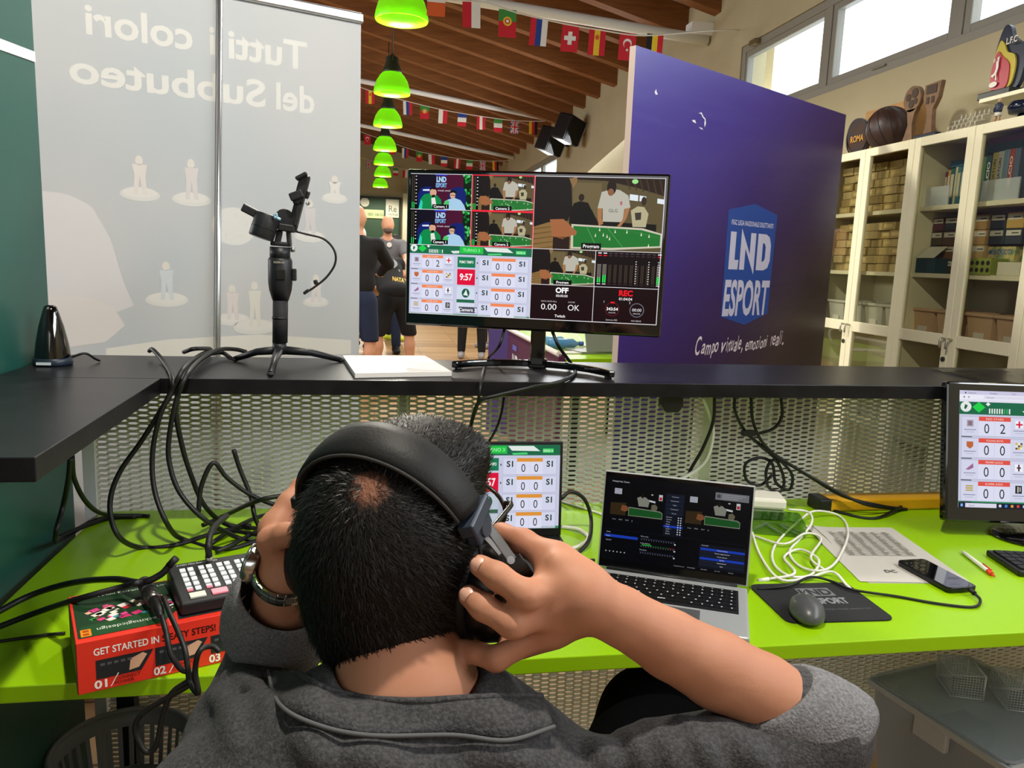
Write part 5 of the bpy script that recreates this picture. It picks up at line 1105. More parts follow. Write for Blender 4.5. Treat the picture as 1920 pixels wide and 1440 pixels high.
for k, (x, w_) in enumerate(((24, 84), (104, 82), (184, 82), (264, 82))):
    cv.poly([(x, 32), (x + w_ - 6, 32), (x + w_ - 24, 62), (x, 62)], '#23262a', 1); cv.poly([(x + w_*.55, 40), (x + w_*.75, 34), (x + w_*.82, 38), (x + w_*.68, 56), (x + w_*.52, 58)], '#d8a88c', 2)
    for s in range(5): cv.rect(x + 6 + s*9, 38, x + 12 + s*9, 42, '#54585c', 2)
    cv.text(('01', '02', '03', '04')[k], x - 3, 76, 12, '#f6f0ec', 3, w=17, bold=.03); cv.poly([(x + 18, 77), (x + 19.5, 77), (x + 30, 58), (x + 28.5, 58)], '#f6f0ec', 3)
    cv.text(('CONNECT', 'CONNECT', 'CONNECT', 'PRESS')[k], x + 25, 69, 5, '#4a1210', 3, w=34); cv.text(('POWER', 'CAMERAS', 'A SOURCE', 'START')[k], x + 24, 76, 5, '#4a1210', 3, w=26)
cv.build('front_print', lambda c: ink(c, .4), bxr)
bxr.location = (-0.4205, 1.132, 0.7501); bxr.rotation_euler = (0, 0, R(22.5))
at = thing('video_switcher', 'black video switcher with rows of white and pink buttons', 'switcher', (0, 0, 0))
SWW, SWD = 0.30, 0.135
MB().add([(0, 0, 0.002), (SWW, 0, 0.002), (SWW, SWD, 0.002), (0, SWD, 0.002), (0, 0, 0.022), (SWW, 0, 0.022), (SWW, SWD, 0.036), (0, SWD, 0.036)], [(3, 2, 1, 0), (4, 5, 6, 7), (0, 1, 5, 4), (1, 2, 6, 5), (2, 3, 7, 6), (3, 0, 4, 7)]).build('case', mat('switcher black', '#1b1c1e', .45), at, bevel=.003)
for sx in (0.03, SWW - .03):
    for sy in (0.02, SWD - .02): MB().cyl((sx, sy, 0), (sx, sy, 0.003), 0.008, n=10).build('rubber_foot', BLK, at)
def top(x, y, l=0): return Vector((x, y, 0.0222 + 0.014*y/SWD + l))
upv = (top(0, SWD) - top(0, 0)).normalized()
WB = mat('white button', '#dfe2e0', .4, emit='#dfe6e6', es=.25); PB = mat('pink button', '#e8909c', .4, emit='#f06a80', es=.35); PB2 = mat('cream button', '#d9d8c6', .4); DB = mat('button gap', '#2c2d2f', .5)
def button(x, y, w_, d_, m_): MB().prism([(0, 0), (w_, 0), (w_, d_), (0, d_)], top(x, y), (1, 0, 0), upv, 0.0025).build('button', m_, at)
for c_ in range(16):
    x = 0.016 + c_*.0125 + (c_//2)*.0045
    for r_ in range(5):
        y = 0.034 + r_*.0165
        mm = WB
        if r_ == 0 and c_ in (0, 2): mm = PB
        if x < SWW - .02: button(x, y, .0086, .0046, mm); button(x, y + .0064, .0086, .0034, WB)
for k in range(8): button(0.016 + k*.0335, 0.010, .024, .015, PB if k in (1, ) else PB2)
cv = Canvas(top(0.014, SWD - .006, .0003), (0.1, 0, 0), -upv*.008, 100, 8, .0001); cv.text('ATEM Mini Extreme ISO', 0, 6, 4.5, '#d8dcdc', 1); cv.build('lettering', lambda c: ink(c), at)
at.location = (-0.293, 1.203, 0.8316); at.rotation_euler = (0, 0, R(22.5))

# ================================================================== SMALL THINGS ON THE DESK
pad = thing('mouse_pad', 'black mouse pad with grey esport lettering right of the laptop', 'mouse pad', (0.87, 1.32, 0.7503))
A_ = Vector((0.765, 1.412)); pw, pd = 0.218, 0.172
def rrect(x0, y0, x1, y1, r, n=5):
    out = []
    for cx, cy, a0 in ((x1 - r, y0 + r, -90), (x1 - r, y1 - r, 0), (x0 + r, y1 - r, 90), (x0 + r, y0 + r, 180)):
        out += [(cx + r*math.cos(R(a0 + 90*k/n)), cy + r*math.sin(R(a0 + 90*k/n))) for k in range(n + 1)]
    return out
pux = Vector((1, -0.035, 0)).normalized(); puy = Vector((0.035, 1, 0)).normalized(); po = Vector((0.762, 1.245, 0.7503))
MB().prism(rrect(0, 0, pw, pd, .018), po, pux, puy, .003).build('pad', mat('black cloth', '#17181b', .8), pad)
cv = Canvas(po + puy*pd + Vector((0, 0, .0031)), pux*pw, -puy*pd, 218, 172, .0001)
cv.rect(88, 26, 160, 64, '#62646a', 1); cv.text('LND', 124, 58, 26, '#1b1c1f', 2, 'c', w=66, bold=.04); cv.text('ESPORT', 132, 98, 24, '#7a7c82', 1, 'c', w=76, bold=.04); cv.text('Campo virtuale, emozioni reali', 150, 126, 7, '#55575c', 1, 'c', w=96, shear=.3)
cv.build('pad_print', lambda c: ink(c, .8), pad)
mz = thing('computer_mouse', 'dark grey wireless mouse on the black mouse pad', 'mouse', (0.81, 1.265, 0.7534))
MO = mat('graphite plastic', '#4b4c4e', .35)
prof = [(0, .0), (.7, .0), (.96, .12), (1.0, .3), (.9, .6), (.66, .85), (.35, .97), (0, 1.0)]
Mz = Matrix.Rotation(R(-20), 3, 'Z')
MB().lathe([(r*.033, z*.036) for r, z in prof], (0.812, 1.268, 0.7535), 28, M=Mz, sy=1.62).build('shell', MO, mz)
MB().cyl(Vector((0.812, 1.268, .785)) + Mz @ Vector((-.004, .028, -.004)), Vector((0.812, 1.268, .785)) + Mz @ Vector((.004, .028, -.004)), .007, n=14).build('wheel', mat('wheel metal', '#9a9c9e', .3, .8), mz)
MB().tube([Vector((0.812, 1.268, .7535)) + Mz @ Vector((0, .05 - .002*k, .018 + .0024*k)) for k in range(8)], .0012, 5).build('button_split', BLK, mz)

pp = thing('printed_sheets', 'grey printed score sheets lying beside the phone', 'sheets', (1.19, 1.55, 0.7502))
PAPER = mat('grey paper', '#b9b4ac', .7)
for k, (dx, dy, rr) in enumerate(((0, 0, 0), (.012, .005, 1.2), (-.008, .006, -1.5))):
    A_ = Vector((1.075 + dx, 1.735 + dy, 0)); M = Matrix.Rotation(R(-6 + rr), 3, 'Z'); v = []
    nx, ny = 6, 8
    for j in range(ny + 1):
        for i in range(nx + 1):
            q_ = Vector((.215*i/nx, -.30*j/ny, 0)); q_ = Vector((1.10 + dx, 1.745 + dy, 0)) + M @ q_ + Vector((-0.03*j/ny, -.04*j/ny, 0)); v.append((q_.x, q_.y, .7503 + .0006*k + .004*max(0, 1 - i*.9)*(j < 3) ))
    MB().add(v, [(j*(nx+1)+i, j*(nx+1)+i+1, (j+1)*(nx+1)+i+1, (j+1)*(nx+1)+i)[::-1] for j in range(ny) for i in range(nx)], 0, True).build('sheet', PAPER, pp)
cv = Canvas((1.118, 1.728, .7525), Matrix.Rotation(R(-6), 3, 'Z') @ Vector((.19, 0, 0)), Matrix.Rotation(R(-13), 3, 'Z') @ Vector((0, -.30, 0)), 100, 150, .0001)
for r_ in range(16): cv.rect(4, 12 + 5*r_, 92, 13 + 5*r_, '#8d897f', 1)
for r_ in range(16):
    for k in range(6): cv.rect(7 + 15*k, 8.5 + 5*r_, 12 + 15*k + random.random()*4, 10 + 5*r_, '#7a766e', 2)
cv.text('DC', 30, 138, 7, '#5a564f', 2, bold=.02); cv.build('print', lambda c: ink(c), pp)

ph = thing('smartphone', 'black smartphone lying partly on the printed sheets, plugged in', 'phone', (0, 0, 0))
MB().prism(rrect(-.037, -.078, .037, .078, .012), (0, 0, 0), (1, 0, 0), (0, 1, 0), .009).build('body', mat('phone frame', '#2b2c2e', .25, .7), ph, bevel=.002)
MB().prism(rrect(-.0345, -.0755, .0345, .0755, .010), (0, 0, .0090), (1, 0, 0), (0, 1, 0), .0004).build('glass', mat('phone glass', '#08080a', .06, coat=.5), ph)
for k in range(6): MB().box((-.028 + (k % 3)*.012, .055 - (k//3)*.016, .0096), (.003, .003, .0002)).build('icon', ink('#6c6e72'), ph)
ph.location = (1.206, 1.418, 0.7542); ph.rotation_euler = (0, 0, R(3))

pen = thing('ballpoint_pen', 'white ballpoint pen with an orange clip on the green desk', 'pen', (1.364, 1.483, 0.7505))
a, b = Vector((1.383, 1.553, .755)), Vector((1.345, 1.413, .755)); t = (b - a).normalized()
MB().tube([a, a + t*.006, a + t*.02, b - t*.02], [.0012, .003, .0045, .005], 12).build('barrel', mat('white plastic', '#dcdcd2', .35), pen)
MB().tube([b - t*.022, b - t*.006], .0052, 12).build('grip_ring', mat('orange plastic', '#e0472a', .35), pen); MB().tube([b - t*.006, b + t*.006], .0022, 8).build('push_button', mat('orange plastic', '#e0472a', .35), pen)
MB().tube([b - t*.012 + Vector((.003, 0, .006)), b - t*.05 + Vector((.003, 0, .006))], .0016, 6).build('clip', mat('orange plastic', '#e0472a', .35), pen)

WPL = mat('white gloss plastic', '#e6e2d4', .25)
chg = thing('power_adapter', 'white square power adapter standing behind the silver laptop', 'adapter', (1.03, 1.85, 0.7505))
MB().box((1.03, 1.86, .7925), (.10, .10, .03), R(-15)).build('brick', WPL, chg, bevel=.008)
MB().box((1.025, 1.85, .764), (.085, .085, .027), R(-8)).build('lower_block', mat('grey green tub', '#5e7a45', .35), chg, bevel=.004)
gp = thing('clear_case', 'clear plastic case lying under the white power adapter', 'case', (1.0, 1.745, .7503))
MB().box((1.0, 1.735, .770), (.13, .09, .039), R(-20)).build('shell', glass_mat('case plastic', '#b9d4a0', .2, .08), gp, bevel=.006)

ys = thing('power_strip', 'yellow cable trunking box at the back of the desk', 'power strip', (1.37, 1.90, .7503))
MB().b2((1.235, 1.865, .7503), (1.62, 1.925, .785)).build('housing', mat('yellow plastic', '#d8a018', .4), ys, bevel=.006)
MB().b2((1.20, 1.862, .7503), (1.236, 1.928, .786)).build('end_cap', BLK, ys, bevel=.004)
ps = thing('shelf_adapter', 'black power plug adapter hanging under the shelf edge', 'adapter', (0.72, 1.80, 1.03))
c = on_y(1258, 757, 1.80)
MB().prism([(-.026, .024), (.026, .024), (.028, -.004), (.016, -.020), (-.016, -.020), (-.028, -.004)], (c.x, 1.815, c.z), (1, 0, 0), (0, 0, 1), .03).build('body', BLK, ps, bevel=.003)
MB().b2((c.x - .012, 1.79, 1.075), (c.x + .012, 1.81, 1.0855)).build('holder', BLK, ps)

# waste basket under the desk
wb = thing('waste_basket', 'grey slotted plastic waste basket under the left end of the desk', 'basket', (-0.545, 1.70, 0))
GP = mat('grey plastic', '#6f7072', .45); bc0 = Vector((-0.545, 1.70, 0))
MB().tube([bc0 + Vector((.146*math.cos(a_), .146*math.sin(a_), .30)) for a_ in [k*2*math.pi/40 for k in range(40)]], .006, 8, closed=True).build('rim', GP, wb)
def rad(z): return .108 + .036*z/.30
for z0, z1 in ((.0, .05), (.14, .165), (.262, .30)): MB().lathe([(rad(z0), z0), (rad(z1), z1), (rad(z1) - .002, z1), (rad(z0) - .002, z0)], bc0, 40, cap=False).build('band', GP, wb)
MB().cyl(bc0, bc0 + Vector((0, 0, .004)), .106, n=40).build('bottom', GP, wb)
for z0, z1 in ((.05, .14), (.165, .262)):
    for k in range(36):
        a_ = k*2*math.pi/36; p_ = bc0 + Vector((rad(z0)*math.cos(a_), rad(z0)*math.sin(a_), z0)); q_ = bc0 + Vector((rad(z1)*math.cos(a_), rad(z1)*math.sin(a_), z1)); u_ = Vector((-math.sin(a_), math.cos(a_), 0))*.0052; n_ = Vector((math.cos(a_), math.sin(a_), 0))*.002
        MB().add([p_ - u_, p_ + u_, q_ + u_, q_ - u_, p_ - u_ - n_, p_ + u_ - n_, q_ + u_ - n_, q_ - u_ - n_], [(0, 1, 2, 3), (7, 6, 5, 4), (0, 4, 5, 1), (1, 5, 6, 2), (2, 6, 7, 3), (3, 7, 4, 0)]).build('slat', GP, wb)

def frost_mat(name, col, solid):
    m = bpy.data.materials.new(name); m.use_nodes = True; nt = m.node_tree; p = nt.nodes['Principled BSDF']; p.inputs['Base Color'].default_value = lin(col); p.inputs['Roughness'].default_value = .25
    t = nt.nodes.new('ShaderNodeBsdfTransparent'); t.inputs[0].default_value = lin('#e8ecee'); mx = nt.nodes.new('ShaderNodeMixShader'); mx.inputs[0].default_value = solid
    nt.links.new(t.outputs[0], mx.inputs[1]); nt.links.new(p.outputs[0], mx.inputs[2]); nt.links.new(mx.outputs[0], nt.nodes['Material Output'].inputs[0]); return m
# clear storage tub with a lid and two wire baskets on it
tb = thing('clear_tub', 'clear plastic storage tub with lid standing under the desk', 'tub', (0, 0, 0))
CLR = frost_mat('clear tub plastic', '#b9c0c8', .38)
TW, TD, TH_ = .34, .36, .36
def taper(z): return .82 + .18*z/TH_
v = []
for z, s, o_ in ((.002, taper(0), 0), (TH_, taper(TH_), 0), (TH_, taper(TH_), .004), (.006, taper(0), .004)):
    for sx, sy in ((-1, -1), (1, -1), (1, 1), (-1, 1)): v.append((sx*(TW/2*s - o_), sy*(TD/2*s - o_), z))
MB().add(v, [(3, 2, 1, 0)] + [(i*4+k, i*4+(k+1) % 4, (i+1)*4+(k+1) % 4, (i+1)*4+k) for i in range(3) for k in range(4)] + [(12, 13, 14, 15)]).build('body', CLR, tb)
MB().prism(rrect(-TW/2 - .012, -TD/2 - .012, TW/2 + .012, TD/2 + .012, .03), (0, 0, TH_ + .0005), (1, 0, 0), (0, 1, 0), .008).build('lid', CLR, tb, bevel=.003)
MB().frame((-TW/2 - .014, -TD/2 - .014, TH_ - .018), (TW/2 + .014, TD/2 + .014, TH_ - .0005), .012, 2).build('rim', mat('frosted rim', '#a9adb0', .35), tb, bevel=.004)
for sx in (-1, 1): MB().box((sx*(TW/2 + .006), 0, TH_ - .04), (.016, .09, .05)).build('clip', mat('frosted rim', '#a9adb0', .35), tb, bevel=.004)
tb.location = (1.49, 1.535, 0.0); tb.rotation_euler = (0, 0, R(12))
def in_tub(x, y, z): return tb.matrix_basis @ Vector((x, y, z))
tbM = Matrix.Translation((1.49, 1.535, 0)) @ Matrix.Rotation(R(12), 4, 'Z')
for i, (x, y, sx, sy, sz, c, nm, lab) in enumerate(((-.07, -.09, .07, .05, .16, '#b59a6a', 'kraft_box', 'small kraft box inside the clear storage tub'), (.04, -.06, .11, .10, .13, '#9fa4a6', 'clear_tray', 'pale clear tray inside the storage tub'), (.02, .09, .2, .09, .24, '#3a4656', 'folder', 'dark blue folder inside the storage tub'))):
    o = MB().box((0, 0, sz/2), (sx, sy, sz)).build(nm, mat('tub content ' + c, c, .5), None, bevel=.003); o.matrix_world = tbM @ Matrix.Translation((x, y, .0065)); tag(o, lab, nm.split('_')[-1])
WIRE = mat('silver wire', '#c9cdd0', .4, .3)
def toy_goal(x, y, label):
    t = thing('toy_goal', label, 'toy goal', (0, 0, 0), group='toy football goals on the clear tub'); bw, bd, bh = .105, .075, .062      # mouth towards +y
    A = [(-bw/2, bd/2), (bw/2, bd/2)]
    for px_, py_ in A: MB().tube([(px_, py_, 0.0), (px_, py_, bh)], .0024, 8).build('goal_post', WIRE, t)
    MB().tube([(-bw/2, bd/2, bh), (bw/2, bd/2, bh)], .0024, 8).build('crossbar', WIRE, t)
    MB().tube([(-bw/2, bd/2, .0015), (-bw/2, -bd/2, .0015), (bw/2, -bd/2, .0015), (bw/2, bd/2, .0015)], .0016, 6).build('base_wire', WIRE, t)
    MB().tube([(-bw/2, bd/2, bh), (-bw/2, -bd/2, bh*.92), (bw/2, -bd/2, bh*.92), (bw/2, bd/2, bh)], .0014, 6).build('roof_wire', WIRE, t)
    for k in range(17):
        xx = -bw/2 + bw*k/16; MB().tube([(xx, bd/2, bh), (xx, -bd/2, bh*.92), (xx, -bd/2, .002)], .0006, 4).build('net_cord', WIRE, t)
    for k in range(1, 12):
        yy = bd/2 - bd*k/11; z_ = bh*(1 - .08*k/11); MB().tube([(-bw/2, yy, .002), (-bw/2, yy, z_), (bw/2, yy, z_), (bw/2, yy, .002)], .0006, 4).build('net_cord', WIRE, t)
    for k in range(1, 9):
        z = bh*.95*k/9; MB().tube([(-bw/2, bd/2, z), (-bw/2, -bd/2, z), (bw/2, -bd/2, z), (bw/2, bd/2, z)], .0006, 4).build('net_cord', WIRE, t)
    t.matrix_world = tbM @ Matrix.Translation((x, y, TH_ + .009)) @ Matrix.Rotation(R(-122), 4, 'Z')
toy_goal(-.005, .07, 'left small silver toy football goal with netting on the tub lid'); toy_goal(.075, -.02, 'right small silver toy football goal with netting on the tub lid')
# ================================================================== IMPLICIT SURFACES (bodies and clothes)
class SDF:
    def __init__(s, lo, hi, h):
        s.lo = np.array(lo, np.float32); s.h = h; s.n = np.ceil((np.array(hi) - np.array(lo)) / h).astype(int) + 1
        s.a = np.full(s.n, 1.0, np.float32)
    def sub(s, lo, hi):
        i0 = np.clip(np.floor((np.array(lo) - s.lo) / s.h).astype(int), 0, s.n); i1 = np.clip(np.ceil((np.array(hi) - s.lo) / s.h).astype(int) + 1, 0, s.n)
        sl = tuple(slice(a, b) for a, b in zip(i0, i1)); g = [(s.lo[k] + s.h * np.arange(i0[k], i1[k])).astype(np.float32) for k in range(3)]
        return sl, g[0][:, None, None], g[1][None, :, None], g[2][None, None, :]
    def mix(s, sl, b, k, cut=False):
        a = s.a[sl]
        if a.size == 0: return
        if cut: b = -b; h = np.maximum(k - np.abs(a - b), 0) / max(k, 1e-6); s.a[sl] = np.maximum(a, b) + h*h*k*0.25
        else: h = np.maximum(k - np.abs(a - b), 0) / max(k, 1e-6); s.a[sl] = np.minimum(a, b) - h*h*k*0.25
    def cone(s, a, ra, b, rb, k=0.01, cut=False):
        a = np.array(a, np.float32); b = np.array(b, np.float32); r = max(ra, rb) + k + 2*s.h
        sl, X, Y, Z = s.sub(np.minimum(a, b) - r, np.maximum(a, b) + r); d = b - a; L2 = float(d @ d) + 1e-12
        px, py, pz = X - a[0], Y - a[1], Z - a[2]; t = np.clip((px*d[0] + py*d[1] + pz*d[2]) / L2, 0, 1)
        s.mix(sl, np.sqrt((px - t*d[0])**2 + (py - t*d[1])**2 + (pz - t*d[2])**2) - (ra + (rb - ra)*t), k, cut); return s
    def chain(s, pts, k=0.01, cut=False):
        for (a, ra), (b, rb) in zip(pts[:-1], pts[1:]): s.cone(a, ra, b, rb, k, cut)
        return s
    def ell(s, c, rad, M=None, k=0.01, cut=False):
        c = np.array(c, np.float32); rad = np.array(rad, np.float32); m = float(rad.max()) + k + 2*s.h
        sl, X, Y, Z = s.sub(c - m, c + m); px, py, pz = X - c[0], Y - c[1], Z - c[2]
        if M is not None:
            Mi = np.array(M.transposed() if isinstance(M, Matrix) else np.array(M).T, np.float32)
            px, py, pz = [Mi[i, 0]*px + Mi[i, 1]*py + Mi[i, 2]*pz for i in range(3)]
        k0 = np.sqrt((px/rad[0])**2 + (py/rad[1])**2 + (pz/rad[2])**2); k1 = np.sqrt((px/rad[0]**2)**2 + (py/rad[1]**2)**2 + (pz/rad[2]**2)**2) + 1e-9
        s.mix(sl, (k0*(k0 - 1)/k1).astype(np.float32), k, cut); return s
    def half(s, p, n, k=0.004):
        """keep only the side of the plane that n points away from"""
        sl, X, Y, Z = s.sub(s.lo - 1, s.lo + s.n*s.h + 1); n = np.array(Vector(n).normalized(), np.float32)
        s.mix(sl, -((X - p[0])*n[0] + (Y - p[1])*n[1] + (Z - p[2])*n[2]), k, True); return s
    def mesh(s, smooth=1):
        a = s.a; ins = a < 0; nx, ny, nz = a.shape
        c = np.zeros((nx-1, ny-1, nz-1), np.int8)
        for dx in (0, 1):
            for dy in (0, 1):
                for dz in (0, 1): c += ins[dx:nx-1+dx, dy:ny-1+dy, dz:nz-1+dz]
        act = np.argwhere((c > 0) & (c < 8)); idx = np.full(c.shape, -1, np.int32); idx[tuple(act.T)] = np.arange(len(act))
        acc = np.zeros((len(act), 3)); cnt = np.zeros(len(act)); i, j, k = act.T
        for ax in range(3):
            o1, o2 = [q for q in range(3) if q != ax]
            for e1 in (0, 1):
                for e2 in (0, 1):
                    off = [0, 0, 0]; off[o1] = e1; off[o2] = e2; off2 = off[:]; off2[ax] = 1
                    va = a[i+off[0], j+off[1], k+off[2]]; vb = a[i+off2[0], j+off2[1], k+off2[2]]; m = (va < 0) != (vb < 0)
                    t = va / (va - vb + 1e-12); p = np.stack([np.full(len(act), float(q)) for q in off], 1); p[:, ax] += t; acc[m] += p[m]; cnt[m] += 1
        V = (act + acc / np.maximum(cnt, 1)[:, None]) * s.h + s.lo; F = []
        for ax in range(3):
            o1, o2 = [q for q in range(3) if q != ax]; s1 = [slice(None)]*3; s2 = [slice(None)]*3; s1[ax] = slice(0, -1); s2[ax] = slice(1, None)
            A, B = ins[tuple(s1)], ins[tuple(s2)]; ed = np.argwhere(A != B); ok = (ed[:, o1] > 0) & (ed[:, o2] > 0) & (ed[:, o1] < a.shape[o1]-1) & (ed[:, o2] < a.shape[o2]-1); ed = ed[ok]
            sgn = A[tuple(ed.T)]
            q = []
            for e1, e2 in ((-1, -1), (0, -1), (0, 0), (-1, 0)):
                p = ed.copy(); p[:, o1] += e1; p[:, o2] += e2; q.append(idx[tuple(p.T)])
            q = np.stack(q, 1); flip = sgn if ax != 1 else ~sgn; q[~flip] = q[~flip][:, ::-1]; F.append(q)
        F = np.concatenate(F) if F else np.zeros((0, 4), int); F = F[(F >= 0).all(1)]
        for _ in range(smooth):
            S = np.zeros_like(V); N = np.zeros(len(V))
            for q in range(4):
                for r_ in (1, 3): np.add.at(S, F[:, q], V[F[:, (q+r_) % 4]]); np.add.at(N, F[:, q], 1)
            V = 0.45*V + 0.55*S/np.maximum(N, 1)[:, None]
        return V, F
    def build(s, name, m, parent=None, smooth=1):
        V, F = s.mesh(smooth); me = bpy.data.meshes.new(name); me.vertices.add(len(V)); me.vertices.foreach_set('co', V.astype(np.float32).ravel())
        me.loops.add(F.size); me.loops.foreach_set('vertex_index', F.ravel().astype(np.int32)); me.polygons.add(len(F)); me.polygons.foreach_set('loop_start', np.arange(0, F.size, 4, dtype=np.int32))
        try: me.polygons.foreach_set('loop_total', np.full(len(F), 4, np.int32))
        except Exception: pass
        me.update(calc_edges=True); me.validate(); me.polygons.foreach_set('use_smooth', np.ones(len(me.polygons), bool)); me.materials.append(m)
        o = bpy.data.objects.new(name, me); COL.objects.link(o)
        if parent is not None: put_under(o, parent)
        return o

# ================================================================== THE SEATED PERSON
SKIN = mat('tanned skin', '#b98468', 0.55, spec=0.3, noise=(14, '#a86f56', 5, 0.25), bump=(500, 0.03, 2))
D = on_d
earL, earR = D(578, 1058, 0.775), D(922, 1112, 0.70)
HR = (earR - earL); HR.z = 0.0; HR.normalize(); HU = Vector((0, 0, 1)); HF = HU.cross(HR).normalized()      # head: right, up, forward
HC0 = (earL + earR)/2 + Vector((0, 0, 0.036))
TILT = Matrix.Rotation(R(6), 3, HR)      # chin slightly up / down
HFt, HUt = (TILT @ HF), (TILT @ HU)
HMAT = Matrix((HR, HFt, HUt)).transposed()
def Hd(r, f, u): return HC0 + HR*r + HFt*f + HUt*u
per = thing('person', 'seated person in a charcoal denim jacket, hands on headphones, seen from behind', 'person', (0.02, 0.62, 0.0))

sh_R, sh_L = Vector((0.172, 0.590, 0.917)), Vector((-0.132, 0.630, 0.915)); neck0 = D(768, 1335, 0.655)
wr = D(1098, 1122, 0.668); elR = D(1528, 1362, 0.705)
wl = D(536, 1078, 0.79); elL = D(515, 1222, 0.90)
body = SDF((-0.32, 0.36, 0.40), (0.47, 0.98, 1.28), 0.0032)
# head
body.ell(Hd(0, 0.0, 0.010), (0.074, 0.092, 0.090), HMAT, 0.01); body.ell(Hd(0, -0.022, 0.0), (0.070, 0.074, 0.080), HMAT, 0.015); body.ell(Hd(0, 0.04, -0.05), (0.060, 0.058, 0.075), HMAT, 0.03)
body.ell(Hd(0, 0.075, -0.105), (0.032, 0.028, 0.026), HMAT, 0.03); body.cone(Hd(0, 0.095, 0.005), 0.009, Hd(0, 0.112, -0.035), 0.012, 0.015)
body.ell(Hd(0, 0.096, -0.068), (0.024, 0.010, 0.006), HMAT, 0.008); body.ell(Hd(0, 0.096, -0.079), (0.021, 0.010, 0.007), HMAT, 0.008); body.cone(Hd(-.035, 0.088, 0.024), 0.008, Hd(.035, 0.088, 0.024), 0.008, 0.02)
for sx in (-1, 1):
    body.ell(Hd(sx*0.031, 0.083, 0.006), (0.014, 0.010, 0.009), HMAT, 0.004); body.ell(Hd(sx*0.078, -0.006, -0.032), (0.008, 0.018, 0.031), HMAT, 0.008)
# neck, shoulders, trunk
body.chain([(Hd(0, -0.020, -0.05), 0.054), (neck0 + Vector((0, 0.038, 0.0)), 0.0555), (neck0 + Vector((0, 0.02, -0.05)), 0.060)], 0.02)
tor = neck0 + Vector((0, 0.03, -0.09))
body.cone(sh_L, 0.045, sh_R, 0.045, 0.04); body.ell(tor + Vector((0, 0.0, -0.10)), (0.15, 0.085, 0.19), None, 0.05); body.ell(tor + Vector((0, 0.0, -0.30)), (0.14, 0.09, 0.17), None, 0.05)
# right arm and hand
body.chain([(sh_R, 0.044), (sh_R*0.35 + elR*0.65, 0.038), (elR, 0.035)], 0.012)
body.chain([(elR, 0.036), (D(1430, 1300, 0.700), 0.0345), (D(1345, 1256, 0.695), 0.0340), (D(1255, 1208, 0.687), 0.0298), (D(1165, 1156, 0.676), 0.0253), (wr, 0.0245)], 0.005)
def finger(pts, k=0.006): body.chain(pts, k)
RH_ = {
 'index': [((1042, 1052, .690), .0140), ((980, 1016, .712), .0118), ((940, 1002, .738), .0104), ((914, 1004, .760), .0088)],
 'middle': [((1052, 1098, .676), .0135), ((986, 1117, .648), .0124), ((932, 1080, .655), .0112), ((899, 1060, .664), .0096)],
 'ring': [((1052, 1142, .672), .0130), ((961, 1170, .650), .0120), ((905, 1138, .655), .0108), ((879, 1117, .664), .0095)],
 'pinky': [((1028, 1180, .676), .0120), ((930, 1236, .668), .0104), ((896, 1225, .678), .0092), ((876, 1214, .686), .0080)]}
for nm, pts in RH_.items():
    P = [(D(*q), r) for q, r in pts]; finger(P)
    body.cone(wr, 0.0175, P[0][0], P[0][1]*1.08, 0.014)
body.ell(D(1065, 1118, 0.680), (0.030, 0.020, 0.034), None, 0.02); body.cone(D(1062, 1152, .690), .019, D(975, 1196, .694), .015, .012); body.cone(D(1040, 1180, .688), .014, D(955, 1215, .690), .011, .010)
body.chain([(D(1085, 1140, .69), .018), (D(1035, 1160, .715), .016), (D(985, 1170, .745), .0125), (D(945, 1165, .765), .0095)], 0.012)      # thumb, in front of the cup
for q in (((1042, 1052, .668), .006), ((1050, 1094, .663), .007), ((1046, 1140, .660), .006)): body.cone(D(*q[0]), q[1], D(*q[0]) + Vector((0.002, 0, 0)), q[1], 0.012)   # knuckles
for a_, b_ in (((1042, 1055, .668), (1085, 1100, .655)), ((1050, 1098, .662), (1090, 1115, .652)), ((1046, 1142, .659), (1088, 1130, .653))): body.cone(D(*a_), .004, D(*b_), .003, 0.008)  # tendons
# left arm and hand
body.chain([(sh_L, 0.044), (sh_L*0.4 + elL*0.6, 0.038), (elL, 0.035)], 0.012)
body.chain([(elL, 0.036), (elL*0.65 + wl*0.35, 0.036), (elL*0.3 + wl*0.7, 0.030), (wl, 0.0262)], 0.005)
LHp = {
 'index': [((516, 992, .792), .0135), ((541, 944, .806), .0112), ((566, 912, .826), .0100), ((588, 900, .842), .0086)],
 'middle': [((528, 990, .808), .0135), ((558, 950, .828), .0112), ((586, 925, .846), .0100), ((604, 925, .856), .0086)],
 'ring': [((540, 1000, .820), .0125), ((568, 972, .842), .0105), ((592, 960, .856), .0095), ((606, 965, .864), .0085)],
 'pinky': [((550, 1020, .826), .0115), ((574, 1004, .846), .0095), ((592, 1000, .858), .0085), ((602, 1004, .864), .0075)]}
for nm, pts in LHp.items():
    P = [(D(*q), r) for q, r in pts]; finger(P); body.cone(wl, 0.018, P[0][0], P[0][1]*1.1, 0.014)
body.ell(D(534, 1040, .802), (0.016, 0.022, 0.030), None, 0.016)
LT_ = [(D(530, 1050, .784), .019), (D(508, 1014, .770), .0135), (D(536, 1003, .754), .0118), (D(563, 1001, .738), .0100)]
finger(LT_, 0.005)
bo = body.build('body', SKIN, per, smooth=1)

